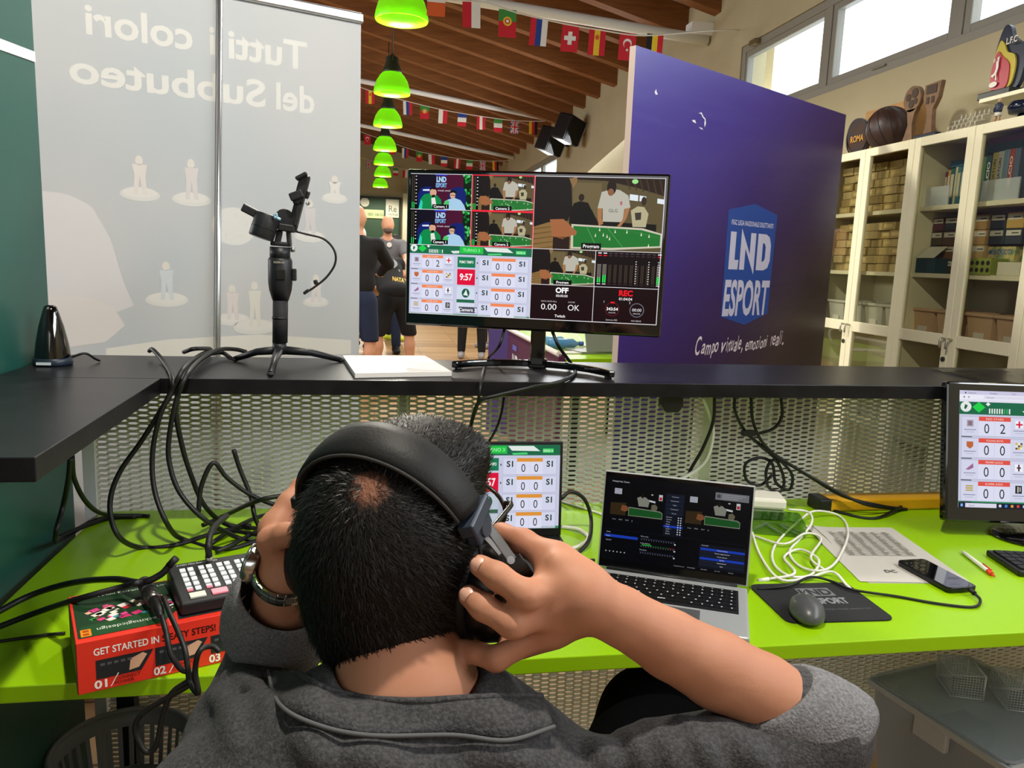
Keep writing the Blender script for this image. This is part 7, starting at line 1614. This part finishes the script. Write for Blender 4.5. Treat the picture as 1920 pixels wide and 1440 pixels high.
SK2 = mat('light skin', '#c58f70', .55); BLKC = mat('black cotton', '#131316', .9); NAVY = mat('navy cotton', '#1c2740', .9); GREYC = mat('grey polo', '#5d5c60', .9); SHOE = mat('black shoe', '#141416', .6)
def human(name, label, base, yaw, H=1.78, lean=0.0, top=BLKC, legs=NAVY, short=True, hair=None, beard=None, arms=((.35, .2), (.35, .2)), stance=.11, sleeve=True, shoe=SHOE, group='players and spectators', step=0.0, reach=None):
    """standing figure; yaw 0 looks along +Y; arms = (forward, outward) swing; lean = bend forward at the hip"""
    t = thing(name, label, 'person', base, group=group); s = H/1.78; M = Matrix.Rotation(yaw, 3, 'Z'); B = Vector(base)
    def W(x, y, z): return B + M @ (Vector((x, y, z))*s)
    hip = (0, 0, .93); L = lambda x, d, u: (x, d*math.cos(lean) + u*math.sin(lean), .93 + u*math.cos(lean) - d*math.sin(lean))   # trunk coordinates
    rr = 1.35*s; lo = (B.x - rr, B.y - rr, -.01); hi = (B.x + rr, B.y + rr, H + .08); h = .017
    lo = (B.x - .62*s, B.y - .95*s, -.01); hi = (B.x + .62*s, B.y + .95*s, H + .08)
    bd = SDF(lo, hi, h); up = SDF(lo, hi, h); lw = SDF(lo, hi, h)
    hd = L(0, .03, .73) if lean < .4 else L(0, .05, .70); hc = W(*hd)
    bd.ell(hc, (.078*s, .098*s, .118*s), M, .02); bd.cone(W(*L(0, .02, .52)), .055*s, hc - Vector((0, 0, .06)), .052*s, .02); bd.cone(hc + M @ Vector((0, .09, .0)), .012, hc + M @ Vector((0, .108, -.03)), .014, .02)
    for sx in (-1, 1): bd.ell(hc + M @ Vector((sx*.08, 0, -.01)), (.012, .02, .032), M, .01); bd.cone(hc + M @ Vector((sx*.03, .088, .008)), .010, hc + M @ Vector((sx*.032, .089, .008)), .010, .004)
    bd.ell(W(*L(0, 0, .35)), (.15*s, .095*s, .24*s), M @ Matrix.Rotation(-lean, 3, 'X'), .04); bd.ell(W(0, 0, .92), (.14*s, .10*s, .13*s), M, .04)
    up.ell(W(*L(0, 0, .36)), (.195*s, .125*s, .22*s), M @ Matrix.Rotation(-lean, 3, 'X'), .05); up.ell(W(*L(0, 0, .12)), (.18*s, .125*s, .18*s), M @ Matrix.Rotation(-lean, 3, 'X'), .06)
    if lean > .4: up.ell(W(0, -.03, .98), (.18*s, .13*s, .10*s), M, .06)
    lw.ell(W(0, 0, .90), (.175*s, .125*s, .13*s), M, .05)
    for i, sx in enumerate((-1, 1)):
        f_, o_ = arms[i]; sh = L(sx*.185, 0, .47); el = (sh[0] + sx*.28*math.sin(o_), sh[1] + .28*math.sin(f_), sh[2] - .28*math.cos(f_)*math.cos(o_))
        wr_ = (el[0] - sx*.10, el[1] + .22*math.cos(.4) * (1 if f_ > .1 else .2), el[2] - .10 if f_ > .1 else el[2] - .24)
        if reach: inv = lambda p: tuple((M.transposed() @ (Vector(p) - B))/s); el, wr_ = inv(reach[i][0]), inv(reach[i][1])
        bd.chain([(W(*sh), .055*s), (W(*el), .043*s), (W(*wr_), .028*s)], .02); hnd = W(*wr_) + (W(*wr_) - W(*el)).normalized()*.05
        bd.ell(hnd, (.03*s, .05*s, .028*s), M, .015)
        for k in range(4): bd.cone(hnd, .012*s, hnd + M @ Vector(((-.024 + .016*k)*s, .085*s, -.02*s)), .009*s, .006)
        bd.cone(hnd, .013*s, hnd + M @ Vector((-sx*.05*s, .035*s, 0)), .010*s, .006)
        up.cone(W(*L(sx*.14, 0, .46)), .085*s, W(*sh), .075*s, .03); up.cone(W(*sh), .074*s, W(*[(p*(.4 if sleeve else -.05) + q_*(.6 if sleeve else 1.05)) for p, q_ in zip(sh, el)]), .060*s, .02)
        if not sleeve: up.cone(W(*el), .055*s, W(*wr_), .042*s, .02)
        kn = (sx*stance*1.05, .03 + step*sx*.5, .50); an = (sx*stance*1.15, step*sx, .09); bd.chain([(W(sx*.09, 0, .86), .085*s), (W(*kn), .058*s), (W(kn[0], kn[1] - .02, .36), .058*s), (W(*an), .040*s)], .03)
        lw.cone(W(sx*.09, 0, .86), .112*s, W(*kn), (.088 if short else .075)*s, .03)
        if not short: lw.cone(W(*kn), .074*s, W(an[0], an[1], .12), .060*s, .02)
        fs = SDF(W(an[0], an[1], 0) - Vector((.22, .22, .005)), W(an[0], an[1], 0) + Vector((.22, .22, .18)), .011); fs.cone(W(an[0], an[1] - .05, .055), .048*s, W(an[0], an[1] + .14, .04), .042*s, .01); fs.cone(W(an[0], an[1], .10), .05*s, W(an[0], an[1], .05), .05*s, .02); fs.half((0, 0, .004), (0, 0, -1)); fs.build('shoe', shoe, t)
    bd.build('body', SK2, t, 1); up.half(W(*L(0, 0, .60)), Vector((0, 0, 1)) if lean < .4 else M @ Vector((0, math.sin(lean), math.cos(lean))), .01)
    if short: lw.half(W(0, 0, .47), (0, 0, -1), .005)
    up.build('shirt', top, t, 1); lw.build('shorts' if short else 'trousers', legs, t, 1)
    if hair:
        hs = SDF(hc - Vector((.16,)*3), hc + Vector((.16,)*3), .012); hs.ell(hc + Vector((0, 0, .02)) - M @ Vector((0, .012, 0)), (.085*s, .10*s, .112*s), M, .01); hs.half(hc + M @ Vector((0, .04, 0)), M @ Vector((0, 1, -.7)), .01); hs.half(hc - Vector((0, 0, .06)), (0, 0, -1), .01); hs.build('hair', hair, t, 1)
    if beard:
        bs = SDF(hc - Vector((.16,)*3), hc + Vector((.16,)*3), .010); bs.ell(hc + M @ Vector((0, .045, -.075)), (.062*s, .06*s, .052*s), M, .01); bs.half(hc + Vector((0, 0, -.055)), (0, 0, 1), .01); bs.build('beard', beard, t, 1)
    return t, W, L
def at_floor(px, d): p = on_y(px, 520, d); return (p.x, p.y, 0)
tA, WA, LA = human('person', 'bald man in black top and navy shorts standing beside the banner', at_floor(669, 8.2), R(-8), 1.90, .03, BLKC, NAVY, True, None, None, ((.75, .35), (.9, .30)), .12, sleeve=False)
tB, WB_, LB = human('person', 'man in black shirt and shorts bending over the game table', at_floor(741, 9.0), R(22), 1.84, .80, BLKC, BLKC, True, mat('dark hair', '#1c1714', .7), None, ((.9, .1), (.9, .1)), .18)
tC, WC, LC = human('person', 'bald bearded man in a grey polo shirt facing the camera', at_floor(724, 11.3), R(186), 1.97, .12, GREYC, NAVY, False, None, mat('grey beard', '#5a4a42', .8), ((.85, .15), (.85, .15)), .12)
human('person', 'grey haired man half hidden behind the man in navy shorts', at_floor(681, 12.0), R(150), 1.80, .1, mat('slate shirt', '#3c3f48', .9), BLKC, False, mat('grey hair', '#a9a6a0', .7), None, ((.3, .1), (.3, .1)))
human('person', 'person in black trousers standing behind the monitor', at_floor(888, 10.9), R(170), 1.72, .05, BLKC, BLKC, False, mat('dark hair', '#1c1714', .7), None, ((.2, .1), (.2, .1)), .13, shoe=mat('grey sneaker', '#8a8686', .6))
human('person', 'person in navy trousers and sneakers partly behind the black trousers', at_floor(919, 12.2), R(120), 1.72, .05, NAVY, NAVY, False, mat('dark hair', '#1c1714', .7), None, ((.2, .1), (.2, .1)), .1, shoe=mat('grey sneaker', '#8a8686', .6))
human('person', 'person with bright yellow shoes walking behind the game table', at_floor(736, 13.0), R(-60), 1.74, .05, BLKC, BLKC, False, mat('dark hair', '#1c1714', .7), None, ((.2, .1), (.2, .1)), .12, shoe=mat('yellow shoe', '#cdd83a', .5))
# shirt prints
def shirt_print(t, items, org, ux, uy):
    cv = Canvas(org, ux, uy, 100, 100, .002)
    for st, x, y, h, c_, w_ in items: cv.text(st, x, y, h, c_, 1, 'c', w=w_, bold=.03)
    cv.build('shirt_print', lambda c_: ink(c_, .7), t)
def patch(t, px, py, wpx, hpx, st, col, d, skew=(0, 0), bold=.03):
    """lettering stitched on at the shirt surface"""
    dg = bpy.context.evaluated_depsgraph_get(); sh_ = [k for k in kids(t) if k.name.startswith('shirt')][0]; me = sh_.data; tr_ = BVHTree.FromPolygons([tuple(v.co) for v in me.vertices], [tuple(p.vertices) for p in me.polygons])
    v, f = text_geo(st, bold, 0.0); x0, x1, y0, y1 = v[:, 0].min(), v[:, 0].max(), v[:, 1].min(), v[:, 1].max(); P = []
    inv = sh_.matrix_parent_inverse
    for q in v:
        u_ = (q[0] - x0)/(x1 - x0); w_ = (q[1] - y0)/(y1 - y0); X = px + wpx*u_ + skew[0]*w_; Y = py - hpx*w_ + skew[1]*u_; dr = ray(X, Y).normalized(); hit = tr_.ray_cast(CAM, dr)[0]
        P.append((hit - dr*.012) if hit is not None else on_y(X, Y, d))
    MB().add(P, f).build('shirt_print', ink(col, .7), t)
patch(tB, 729, 503, 22, 22, '2', '#7d7d80', 9.0, (-5, 7)); patch(tB, 736, 526, 22, 8, 'NATA', '#c8a53c', 9.0, (0, 4))
cbd = on_y(730, 459, 11.1)
MB().cyl((cbd.x, cbd.y, cbd.z), (cbd.x, cbd.y - .01, cbd.z), .035, n=18).build('badge', mat('white badge', '#c9c9c4', .6), tC)

# purple counter with a green table behind it, between the monitor and the purple board
A_ = on_z(953, 616, .86); B_ = on_z(1048, 664, .86); Lp = on_y(918, 616, A_.y + .1); u_ = (B_ - A_).normalized()
pc_ = thing('purple_counter', 'low purple counter panel with white top edge seen under the monitor', 'counter', (A_.x, A_.y, 0))
PUR2 = mat('maroon purple print', '#4a1f3c', .45); PUR3 = mat('violet print', '#3b2a6a', .45)
n_ = Vector((u_.y, -u_.x, 0))
MB().add([A_, B_, Vector((B_.x, B_.y, 0)), Vector((A_.x, A_.y, 0)), A_ - n_*.04, B_ - n_*.04, Vector((B_.x, B_.y, 0)) - n_*.04, Vector((A_.x, A_.y, 0)) - n_*.04], [(0, 3, 2, 1), (4, 5, 6, 7), (0, 1, 5, 4), (1, 2, 6, 5), (2, 3, 7, 6), (3, 0, 4, 7)]).build('front_panel', PUR2, pc_)
MB().add([A_, Vector((Lp.x, Lp.y, .86)), Vector((Lp.x, Lp.y, 0)), Vector((A_.x, A_.y, 0)), A_ - n_*.04 + Vector((0, .04, 0)), Vector((Lp.x, Lp.y + .04, .86)), Vector((Lp.x, Lp.y + .04, 0)), Vector((A_.x, A_.y + .04, 0))], [(0, 1, 2, 3), (7, 6, 5, 4), (0, 4, 5, 1), (1, 5, 6, 2), (2, 6, 7, 3), (3, 7, 4, 0)]).build('side_panel', PUR3, pc_)
MB().tube([A_, B_], .018, 6).build('edge_trim', mat('white edge', '#d8d2cc', .6), pc_)
o_ = A_ + u_*((B_ - A_).length*.12) + n_*.002 + Vector((0, 0, -.10)); cv = Canvas(o_, u_*.5, Vector((0, 0, -.35)), 50, 35, .002); cv.rect(3, 0, 19, 4, '#5a5aa8', 1); cv.text('LND', 4, 24, 16, '#d8d4dc', 2, w=22, bold=.05); cv.text('ESPORT', 3, 36, 9, '#d8d4dc', 2, w=24, bold=.03); cv.build('print', lambda c_: ink(c_), pc_)
gt2 = thing('green_table', 'lime green table with bottles and laptop behind the purple counter', 'table', (B_.x + .5, B_.y + .9, 0))
q0 = A_ - n_*.045 + u_*.05; q1 = B_ - n_*.045
MB().prism([(q0.x, q0.y), (q1.x, q1.y), (1.96, 4.62), (2.0, 6.25), (q0.x + .1, 6.3)], (0, 0, .80), (1, 0, 0), (0, 1, 0), .03).build('table_top', LIME, gt2)
for p_ in ((q0.x + .25, q0.y + .0), (q1.x + .1, q1.y + .2), (1.88, 4.75), (1.9, 6.1)): MB().b2((p_[0], p_[1], 0), (p_[0] + .05, p_[1] + .05, .80)).build('leg', mat('table leg', '#17171a', .5), gt2)
def on_t(px, py): return on_z(px, py, .8305)
lp = thing('open_laptop', 'grey open laptop standing on the green table behind the counter', 'laptop', on_t(1125, 664))
c = on_t(1122, 664); MB().box(c + Vector((0, .12, .008)), (.30, .22, .014), R(15)).build('base', mat('grey laptop', '#7c8078', .4), lp); MB().prism([(-.02, .0), (.20, .0), (.17, .26), (-.05, .26)], c + Vector((-.06, .0, .014)), (1, .15, 0), (0, .12, 1), .008).build('lid', mat('grey laptop', '#7c8078', .4), lp)
for i, (px, py, c_) in enumerate(((1035, 650, '#6fa6c8'), (1056, 655, '#4f8ab8'))):
    p_ = on_t(px, py); bt = thing('water_bottle', 'small %s water bottle lying on the far green table' % ('pale blue', 'blue')[i], 'bottle', p_)
    MB().tube([p_ + Vector((-.10, .0, .035)), p_ + Vector((-.06, 0, .035)), p_ + Vector((.07, .03, .035)), p_ + Vector((.10, .035, .035)), p_ + Vector((.12, .04, .035))], [.03, .034, .034, .014, .013], 14).build('bottle_body', mat('bottle ' + c_, c_, .15, alpha=.8), bt); MB().cyl(p_ + Vector((.12, .04, .035)), p_ + Vector((.145, .044, .035)), .016, n=12).build('cap', mat('blue cap', '#2b56a8', .4), bt)
for i, (px, py, w_, d_) in enumerate(((1090, 648, .22, .16), (1075, 662, .3, .1))):
    p_ = on_t(px, py); o = MB().box((0, 0, .004), (w_, d_, .007), R(12)).build('paper_stack', mat('white papers', '#d5d2c8', .6)); o.location = (p_.x, p_.y, .8305); tag(o, ('small stack of white paper beside the far laptop', 'white papers at the edge of the far green table')[i], 'paper')
p0 = on_t(1065, 640); wc_ = MB().tube(cr([p0 + Vector((-.1, .3, .12)), p0 + Vector((.02, .25, .1)), p0 + Vector((.10, .05, .02)), p0 + Vector((.05, -.15, .006)), p0 + Vector((-.05, -.25, .006))], 6), .006, 6).build('white_cable', mat('white cable', '#dcdad2', .5)); tag(wc_, 'white cable curling over the far green table', 'cable')
# person leaning on the green table, mostly behind the monitor and the purple board
f1a, f1b, f2a, f2b = on_t(1162, 630), on_t(1088, 634), on_t(1166, 645), on_t(1134, 652)
human('person', 'person leaning on the far green table, forearms showing beside the purple board', (2.38, 5.72, 0.0), R(92), 1.66, .85, mat('beige shirt', '#9a8a72', .9), BLKC, False, mat('dark hair', '#1c1714', .7), None, ((.9, .1), (.9, .1)), .12,
      reach=[(f2a + Vector((.10, .02, .06)), f2b + Vector((0, 0, .035))), (f1a + Vector((.02, .02, .06)), f1b + Vector((0, 0, .035)))])
# ================================================================== CABLES
CBL = mat('black cable rubber', '#0d0d0f', .5); CBW = mat('white cable', '#dedbd0', .45)
def cable(label, pts, r=.004, m=None, name='black_cable', plug=None, group=None, n=6):
    """pts: (px, py, 'z'/'y', value)"""
    P = []
    for px, py, k, v in pts: P.append(on_z(px, py, v) if k == 'z' else on_y(px, py, v) if k == 'y' else on_d(px, py, v))
    C_ = cr(P, n)
    t = thing(name, label, 'cable', P[0], group=group); MB().tube(C_, r*1.15, 8).build('cable', m or CBL, t)
    for e in (plug or ()):
        i = 0 if e[0] == 'a' else -1; p = C_[i]; q_ = C_[1] if i == 0 else C_[-2]; d = (p - q_).normalized()
        MB().cyl(p - d*.002, p + d*e[1], e[2], n=12).build('plug', e[3] if len(e) > 3 else (m or CBL), t)
    return t
TD = .7535   # resting on the desk
# thick bundle over the left end of the shelf
cable('thick black cable looping over the shelf corner, the leftmost of the bundle', [(280, 658, 'y', 2.08), (287, 656, 'y', 2.05), (308, 680, 'z', 1.126), (323, 708, 'y', 1.745), (318, 740, 'y', 1.725), (270, 820, 'y', 1.72), (222, 890, 'y', 1.70), (206, 950, 'y', 1.68), (222, 1005, 'y', 1.66), (265, 1027, 'z', TD), (330, 1022, 'z', TD), (400, 1000, 'z', TD), (470, 985, 'z', TD)], .0048)
cable('thick black cable of the bundle bending down to the desk, second from the left', [(345, 660, 'y', 2.05), (365, 654, 'y', 2.0), (395, 655, 'z', 1.135), (372, 668, 'z', 1.137), (345, 690, 'y', 1.75), (322, 735, 'y', 1.725), (300, 780, 'y', 1.715), (286, 850, 'y', 1.71), (290, 920, 'y', 1.69), (315, 985, 'y', 1.66), (345, 1012, 'z', TD), (420, 1030, 'z', TD), (490, 1012, 'z', TD)], .0048)
cable('thick black cable from the tripod foot looping over the shelf, third of the bundle', [(462, 660, 'z', 1.128), (440, 655, 'z', 1.137), (410, 656, 'z', 1.143), (375, 675, 'z', 1.139), (350, 705, 'y', 1.745), (332, 745, 'y', 1.725), (317, 820, 'y', 1.72), (318, 870, 'y', 1.715), (338, 925, 'y', 1.70), (385, 975, 'y', 1.68), (450, 1010, 'z', TD), (500, 1025, 'z', TD)], .0048)
cable('thick black cable from the tripod foot, the rightmost of the bundle', [(433, 672, 'z', 1.128), (415, 661, 'z', 1.135), (385, 668, 'z', 1.141), (352, 700, 'y', 1.742), (330, 760, 'y', 1.73), (340, 830, 'y', 1.74), (358, 890, 'y', 1.75), (385, 950, 'y', 1.76), (430, 985, 'z', TD + .006), (500, 992, 'z', TD)], .0048)
cable('black cable hump rising off the desk in front of the screen', [(372, 960, 'y', 1.72), (378, 910, 'y', 1.73), (400, 868, 'y', 1.74), (425, 895, 'y', 1.75), (465, 925, 'y', 1.76), (510, 945, 'y', 1.77), (540, 950, 'y', 1.75)], .0046)
cable('black cable with a free bent end standing up before the mesh', [(438, 843, 'y', 1.80), (450, 880, 'y', 1.80), (470, 930, 'y', 1.79), (480, 975, 'y', 1.76), (505, 1010, 'z', TD), (530, 1000, 'z', TD)], .0046)
cable('black cable crossing the bundle close to the wrist', [(380, 985, 'z', TD + .012), (425, 965, 'z', TD + .02), (480, 940, 'y', 1.74), (530, 930, 'y', 1.74), (560, 935, 'y', 1.74)], .0046)
for i, (a, b) in enumerate(((1000, 965), (1015, 990), (978, 1005))):
    cable(('upper', 'middle', 'lower')[i] + ' black cable lying across the desk left of the hand', [(395 + 10*i, a + 20, 'z', TD + .004*i), (440, a - 10 + 14*i, 'z', TD + .01), (500, b, 'z', TD + .006*i), (560, b + 8, 'z', TD)], .0044)
cable('black cable with silver plug standing into the switcher', [(392, 1044, 'z', .875), (391, 1020, 'z', .90), (400, 990, 'z', .90), (425, 967, 'z', .875)], .0050, plug=[('a', .014, .0065, mat('plug metal', '#b9b6ac', .3, .9))])
cable('black cable from under the shelf wing down the green panel', [(132, 858, 'y', 1.60), (128, 900, 'y', 1.62), (118, 950, 'y', 1.66), (105, 1000, 'y', 1.62), (112, 1012, 'z', TD), (180, 975, 'z', TD), (250, 968, 'z', TD), (280, 968, 'z', TD)], .0046)
cable('second black cable from under the shelf wing, curling to the mesh', [(135, 855, 'y', 1.62), (140, 900, 'y', 1.66), (165, 945, 'y', 1.72), (200, 965, 'z', .775), (270, 967, 'z', TD)], .0044)
cable('black cable along the foot of the green panel', [(105, 1010, 'z', TD), (150, 990, 'z', TD + .004), (205, 972, 'z', TD), (255, 970, 'z', TD)], .0046)
cable('black cable entering from the left towards the switcher', [(-20, 1156, 'z', TD), (60, 1115, 'z', TD + .01), (140, 1092, 'z', .80), (215, 1086, 'z', .845), (265, 1092, 'z', .862), (300, 1078, 'z', .875), (318, 1060, 'z', .89)], .0048, plug=[('b', .016, .006)])
ck = cable('black audio cable ending in a metal jack plug over the box', [(-20, 1182, 'z', TD + .002), (70, 1148, 'z', TD + .03), (150, 1122, 'z', .842), (230, 1100, 'z', .856), (256, 1094, 'z', .872), (270, 1092, 'd', 1.285)], .0045)
a, b, c = on_d(270, 1092, 1.285), on_d(290, 1128, 1.225), on_d(303, 1158, 1.175)
MB().tube([a, a*.5 + b*.5], [.011, .0125], 14).build('jack_sleeve', mat('grey rubber sleeve', '#3a3a3c', .55), ck); MB().tube([a*.5 + b*.5, b], .0115, 14).build('jack_barrel', mat('jack metal', '#6c6a66', .3, .9), ck); MB().tube([b, b*.4 + c*.6, c], [.0085, .008, .004], 12).build('strain_relief', CBL, ck)
cable('black cable pair hanging from the jack plug over the box front', [(303, 1156, 'd', 1.17), (307, 1170, 'd', 1.15), (313, 1192, 'd', 1.13), (320, 1225, 'd', 1.12), (340, 1255, 'd', 1.12), (362, 1262, 'd', 1.12), (356, 1283, 'd', 1.12), (310, 1310, 'd', 1.12), (265, 1340, 'd', 1.12), (254, 1370, 'd', 1.12), (272, 1408, 'd', 1.12), (292, 1400, 'd', 1.12), (305, 1345, 'd', 1.12), (322, 1300, 'd', 1.12), (356, 1275, 'd', 1.12)], .0036)
cable('black cable hanging in front of the red box beside the shoulder', [(306, 1120, 'd', 1.22), (318, 1150, 'd', 1.17), (332, 1180, 'd', 1.14), (346, 1215, 'd', 1.12), (352, 1250, 'd', 1.11), (356, 1280, 'd', 1.11), (372, 1300, 'd', 1.10), (366, 1258, 'd', 1.10), (375, 1220, 'd', 1.10), (398, 1212, 'd', 1.12), (412, 1222, 'd', 1.12)], .0035)
cable('thin black lead around the box corner', [(-20, 1205, 'z', TD), (30, 1198, 'z', TD), (90, 1190, 'z', TD), (122, 1187, 'z', TD)], .0024)
# monitor cables
cable('thin black cable hanging from the left of the big monitor over the shelf', [(946, 617, 'y', 1.99), (935, 650, 'y', 1.97), (915, 672, 'z', 1.124), (905, 700, 'z', 1.124), (901, 722, 'y', 1.745), (895, 760, 'y', 1.75), (880, 805, 'y', 1.80), (872, 850, 'y', 1.86)], .0032)
cable('black cable looping from the right of the big monitor over the shelf edge', [(1035, 620, 'y', 1.95), (1048, 650, 'y', 1.93), (1072, 683, 'z', 1.126), (1078, 700, 'z', 1.125), (1050, 716, 'z', 1.125), (990, 728, 'y', 1.745), (930, 742, 'y', 1.74), (900, 752, 'y', 1.745), (886, 785, 'y', 1.76), (878, 830, 'y', 1.80)], .0040)
cable('thin black cord behind the head running up the mesh', [(945, 745, 'y', 1.93), (940, 775, 'y', 1.93), (930, 805, 'y', 1.92), (910, 840, 'y', 1.90)], .0028)
# right hand tangle
cable('white power cord hanging from the shelf to the adapter', [(1318, 745, 'y', 1.90), (1330, 775, 'y', 1.90), (1337, 815, 'y', 1.90), (1325, 860, 'y', 1.90), (1300, 885, 'y', 1.90), (1270, 903, 'y', 1.87), (1300, 912, 'y', 1.84), (1360, 918, 'y', 1.82), (1400, 930, 'y', 1.82)], .0046, CBW, 'white_cable')
cable('black power cord hanging beside the white cord', [(1340, 742, 'y', 1.88), (1337, 790, 'y', 1.89), (1318, 840, 'y', 1.90), (1295, 880, 'y', 1.91), (1288, 900, 'y', 1.92)], .0040, plug=[('b', .02, .008)])
cable('black cord from a plug under the shelf into the coil', [(1378, 742, 'y', 1.86), (1378, 770, 'y', 1.86), (1395, 805, 'y', 1.87), (1425, 835, 'y', 1.88), (1455, 862, 'y', 1.88), (1470, 900, 'y', 1.88), (1462, 922, 'y', 1.88), (1440, 912, 'y', 1.88), (1438, 878, 'y', 1.88), (1460, 862, 'y', 1.88), (1520, 895, 'y', 1.87), (1580, 930, 'z', .80), (1650, 948, 'z', .775), (1700, 955, 'z', TD)], .0036, plug=[('a', .018, .009)])
cable('black cord from the second plug, joining the coil', [(1408, 742, 'y', 1.86), (1412, 790, 'y', 1.86), (1430, 830, 'y', 1.87), (1462, 862, 'y', 1.87), (1485, 890, 'y', 1.87), (1480, 918, 'y', 1.88), (1455, 905, 'y', 1.89), (1448, 870, 'y', 1.89), (1425, 858, 'y', 1.89), (1398, 870, 'y', 1.89), (1400, 900, 'y', 1.89), (1425, 910, 'y', 1.89), (1448, 890, 'y', 1.89)], .0036, plug=[('a', .018, .009)])
cable('black cord bowing under the shelf edge to the coil', [(1464, 744, 'y', 1.86), (1466, 780, 'y', 1.86), (1448, 805, 'y', 1.87), (1405, 815, 'y', 1.88), (1395, 808, 'y', 1.88), (1420, 830, 'y', 1.88), (1480, 870, 'y', 1.87), (1540, 905, 'y', 1.86), (1620, 945, 'z', .785), (1690, 955, 'z', TD)], .0036)
MB().box(on_y(1403, 812, 1.86), (.034, .016, .014)).build('x', CBL); _o = bpy.data.objects['x']; _o.name = 'cord_connector'; tag(_o, 'black inline connector hanging before the pale post', 'connector')
cable('black lead across the desk to the yellow trunking', [(1530, 945, 'z', TD), (1580, 962, 'z', TD), (1640, 972, 'z', TD), (1690, 950, 'z', TD + .01)], .0036)
cable('black cable loop standing beside the silver laptop', [(1052, 935, 'y', 1.75), (1070, 922, 'y', 1.76), (1095, 935, 'y', 1.77), (1108, 970, 'y', 1.77), (1105, 1010, 'z', .77), (1085, 1035, 'z', TD), (1050, 1050, 'z', TD)], .0042)
cable('white cable loop on the desk beside the score laptop', [(1050, 940, 'z', TD), (1100, 955, 'z', TD), (1130, 965, 'z', TD)], .0030, CBW, 'white_cable')
cable('white cable curving round the score laptop corner', [(1050, 988, 'z', TD), (1085, 993, 'z', TD + .004), (1103, 1008, 'z', TD), (1090, 1022, 'z', TD), (1070, 1030, 'z', TD)], .0042, CBW, 'white_cable')
cable('long white charging cable tangled in loops behind the mouse pad', [(1478, 955, 'z', .79), (1515, 960, 'z', .785), (1522, 980, 'z', .775), (1500, 1010, 'z', TD), (1480, 1035, 'z', TD), (1500, 1062, 'z', TD), (1540, 1070, 'z', TD + .006), (1570, 1050, 'z', TD + .003), (1590, 1000, 'z', TD), (1575, 968, 'z', TD), (1530, 958, 'z', .77), (1500, 975, 'z', TD + .008), (1455, 1020, 'z', TD), (1450, 1055, 'z', TD), (1480, 1080, 'z', TD + .005), (1520, 1078, 'z', TD), (1535, 1050, 'z', TD + .008), (1500, 1030, 'z', TD + .006), (1470, 1045, 'z', TD), (1490, 1075, 'z', TD + .010), (1440, 1086, 'z', TD)], .0026, CBW, 'white_cable', plug=[('b', .022, .0045)])
cable('white charging cable running from the laptop edge to a small plug', [(1408, 990, 'z', TD), (1425, 1040, 'z', TD), (1460, 1085, 'z', TD + .004), (1510, 1085, 'z', TD), (1560, 1072, 'z', TD + .006), (1590, 1100, 'z', TD)], .0026, CBW, 'white_cable', plug=[('b', .016, .004)])
cable('white cable crossing the loops beside the clear case', [(1415, 1005, 'z', TD), (1470, 1020, 'z', TD + .006), (1510, 1000, 'z', TD + .01), (1540, 1010, 'z', TD + .006), (1520, 1045, 'z', TD + .01), (1545, 1068, 'z', TD + .004)], .0024, CBW, 'white_cable')
cable('black charging cable running from the phone to behind the laptop', [(1826, 1112, 'z', .760), (1838, 1125, 'z', TD + .002), (1825, 1138, 'z', TD), (1760, 1132, 'z', TD), (1680, 1118, 'z', TD), (1600, 1106, 'z', TD + .005), (1560, 1090, 'z', TD + .004), (1520, 1082, 'z', TD + .005), (1480, 1098, 'z', TD + .006), (1420, 1105, 'z', TD)], .0024, plug=[('a', .014, .005)])
cable('thin black cable beside the silver laptop edge', [(1050, 1060, 'z', TD), (1085, 1052, 'z', TD), (1115, 1050, 'z', TD)], .003)
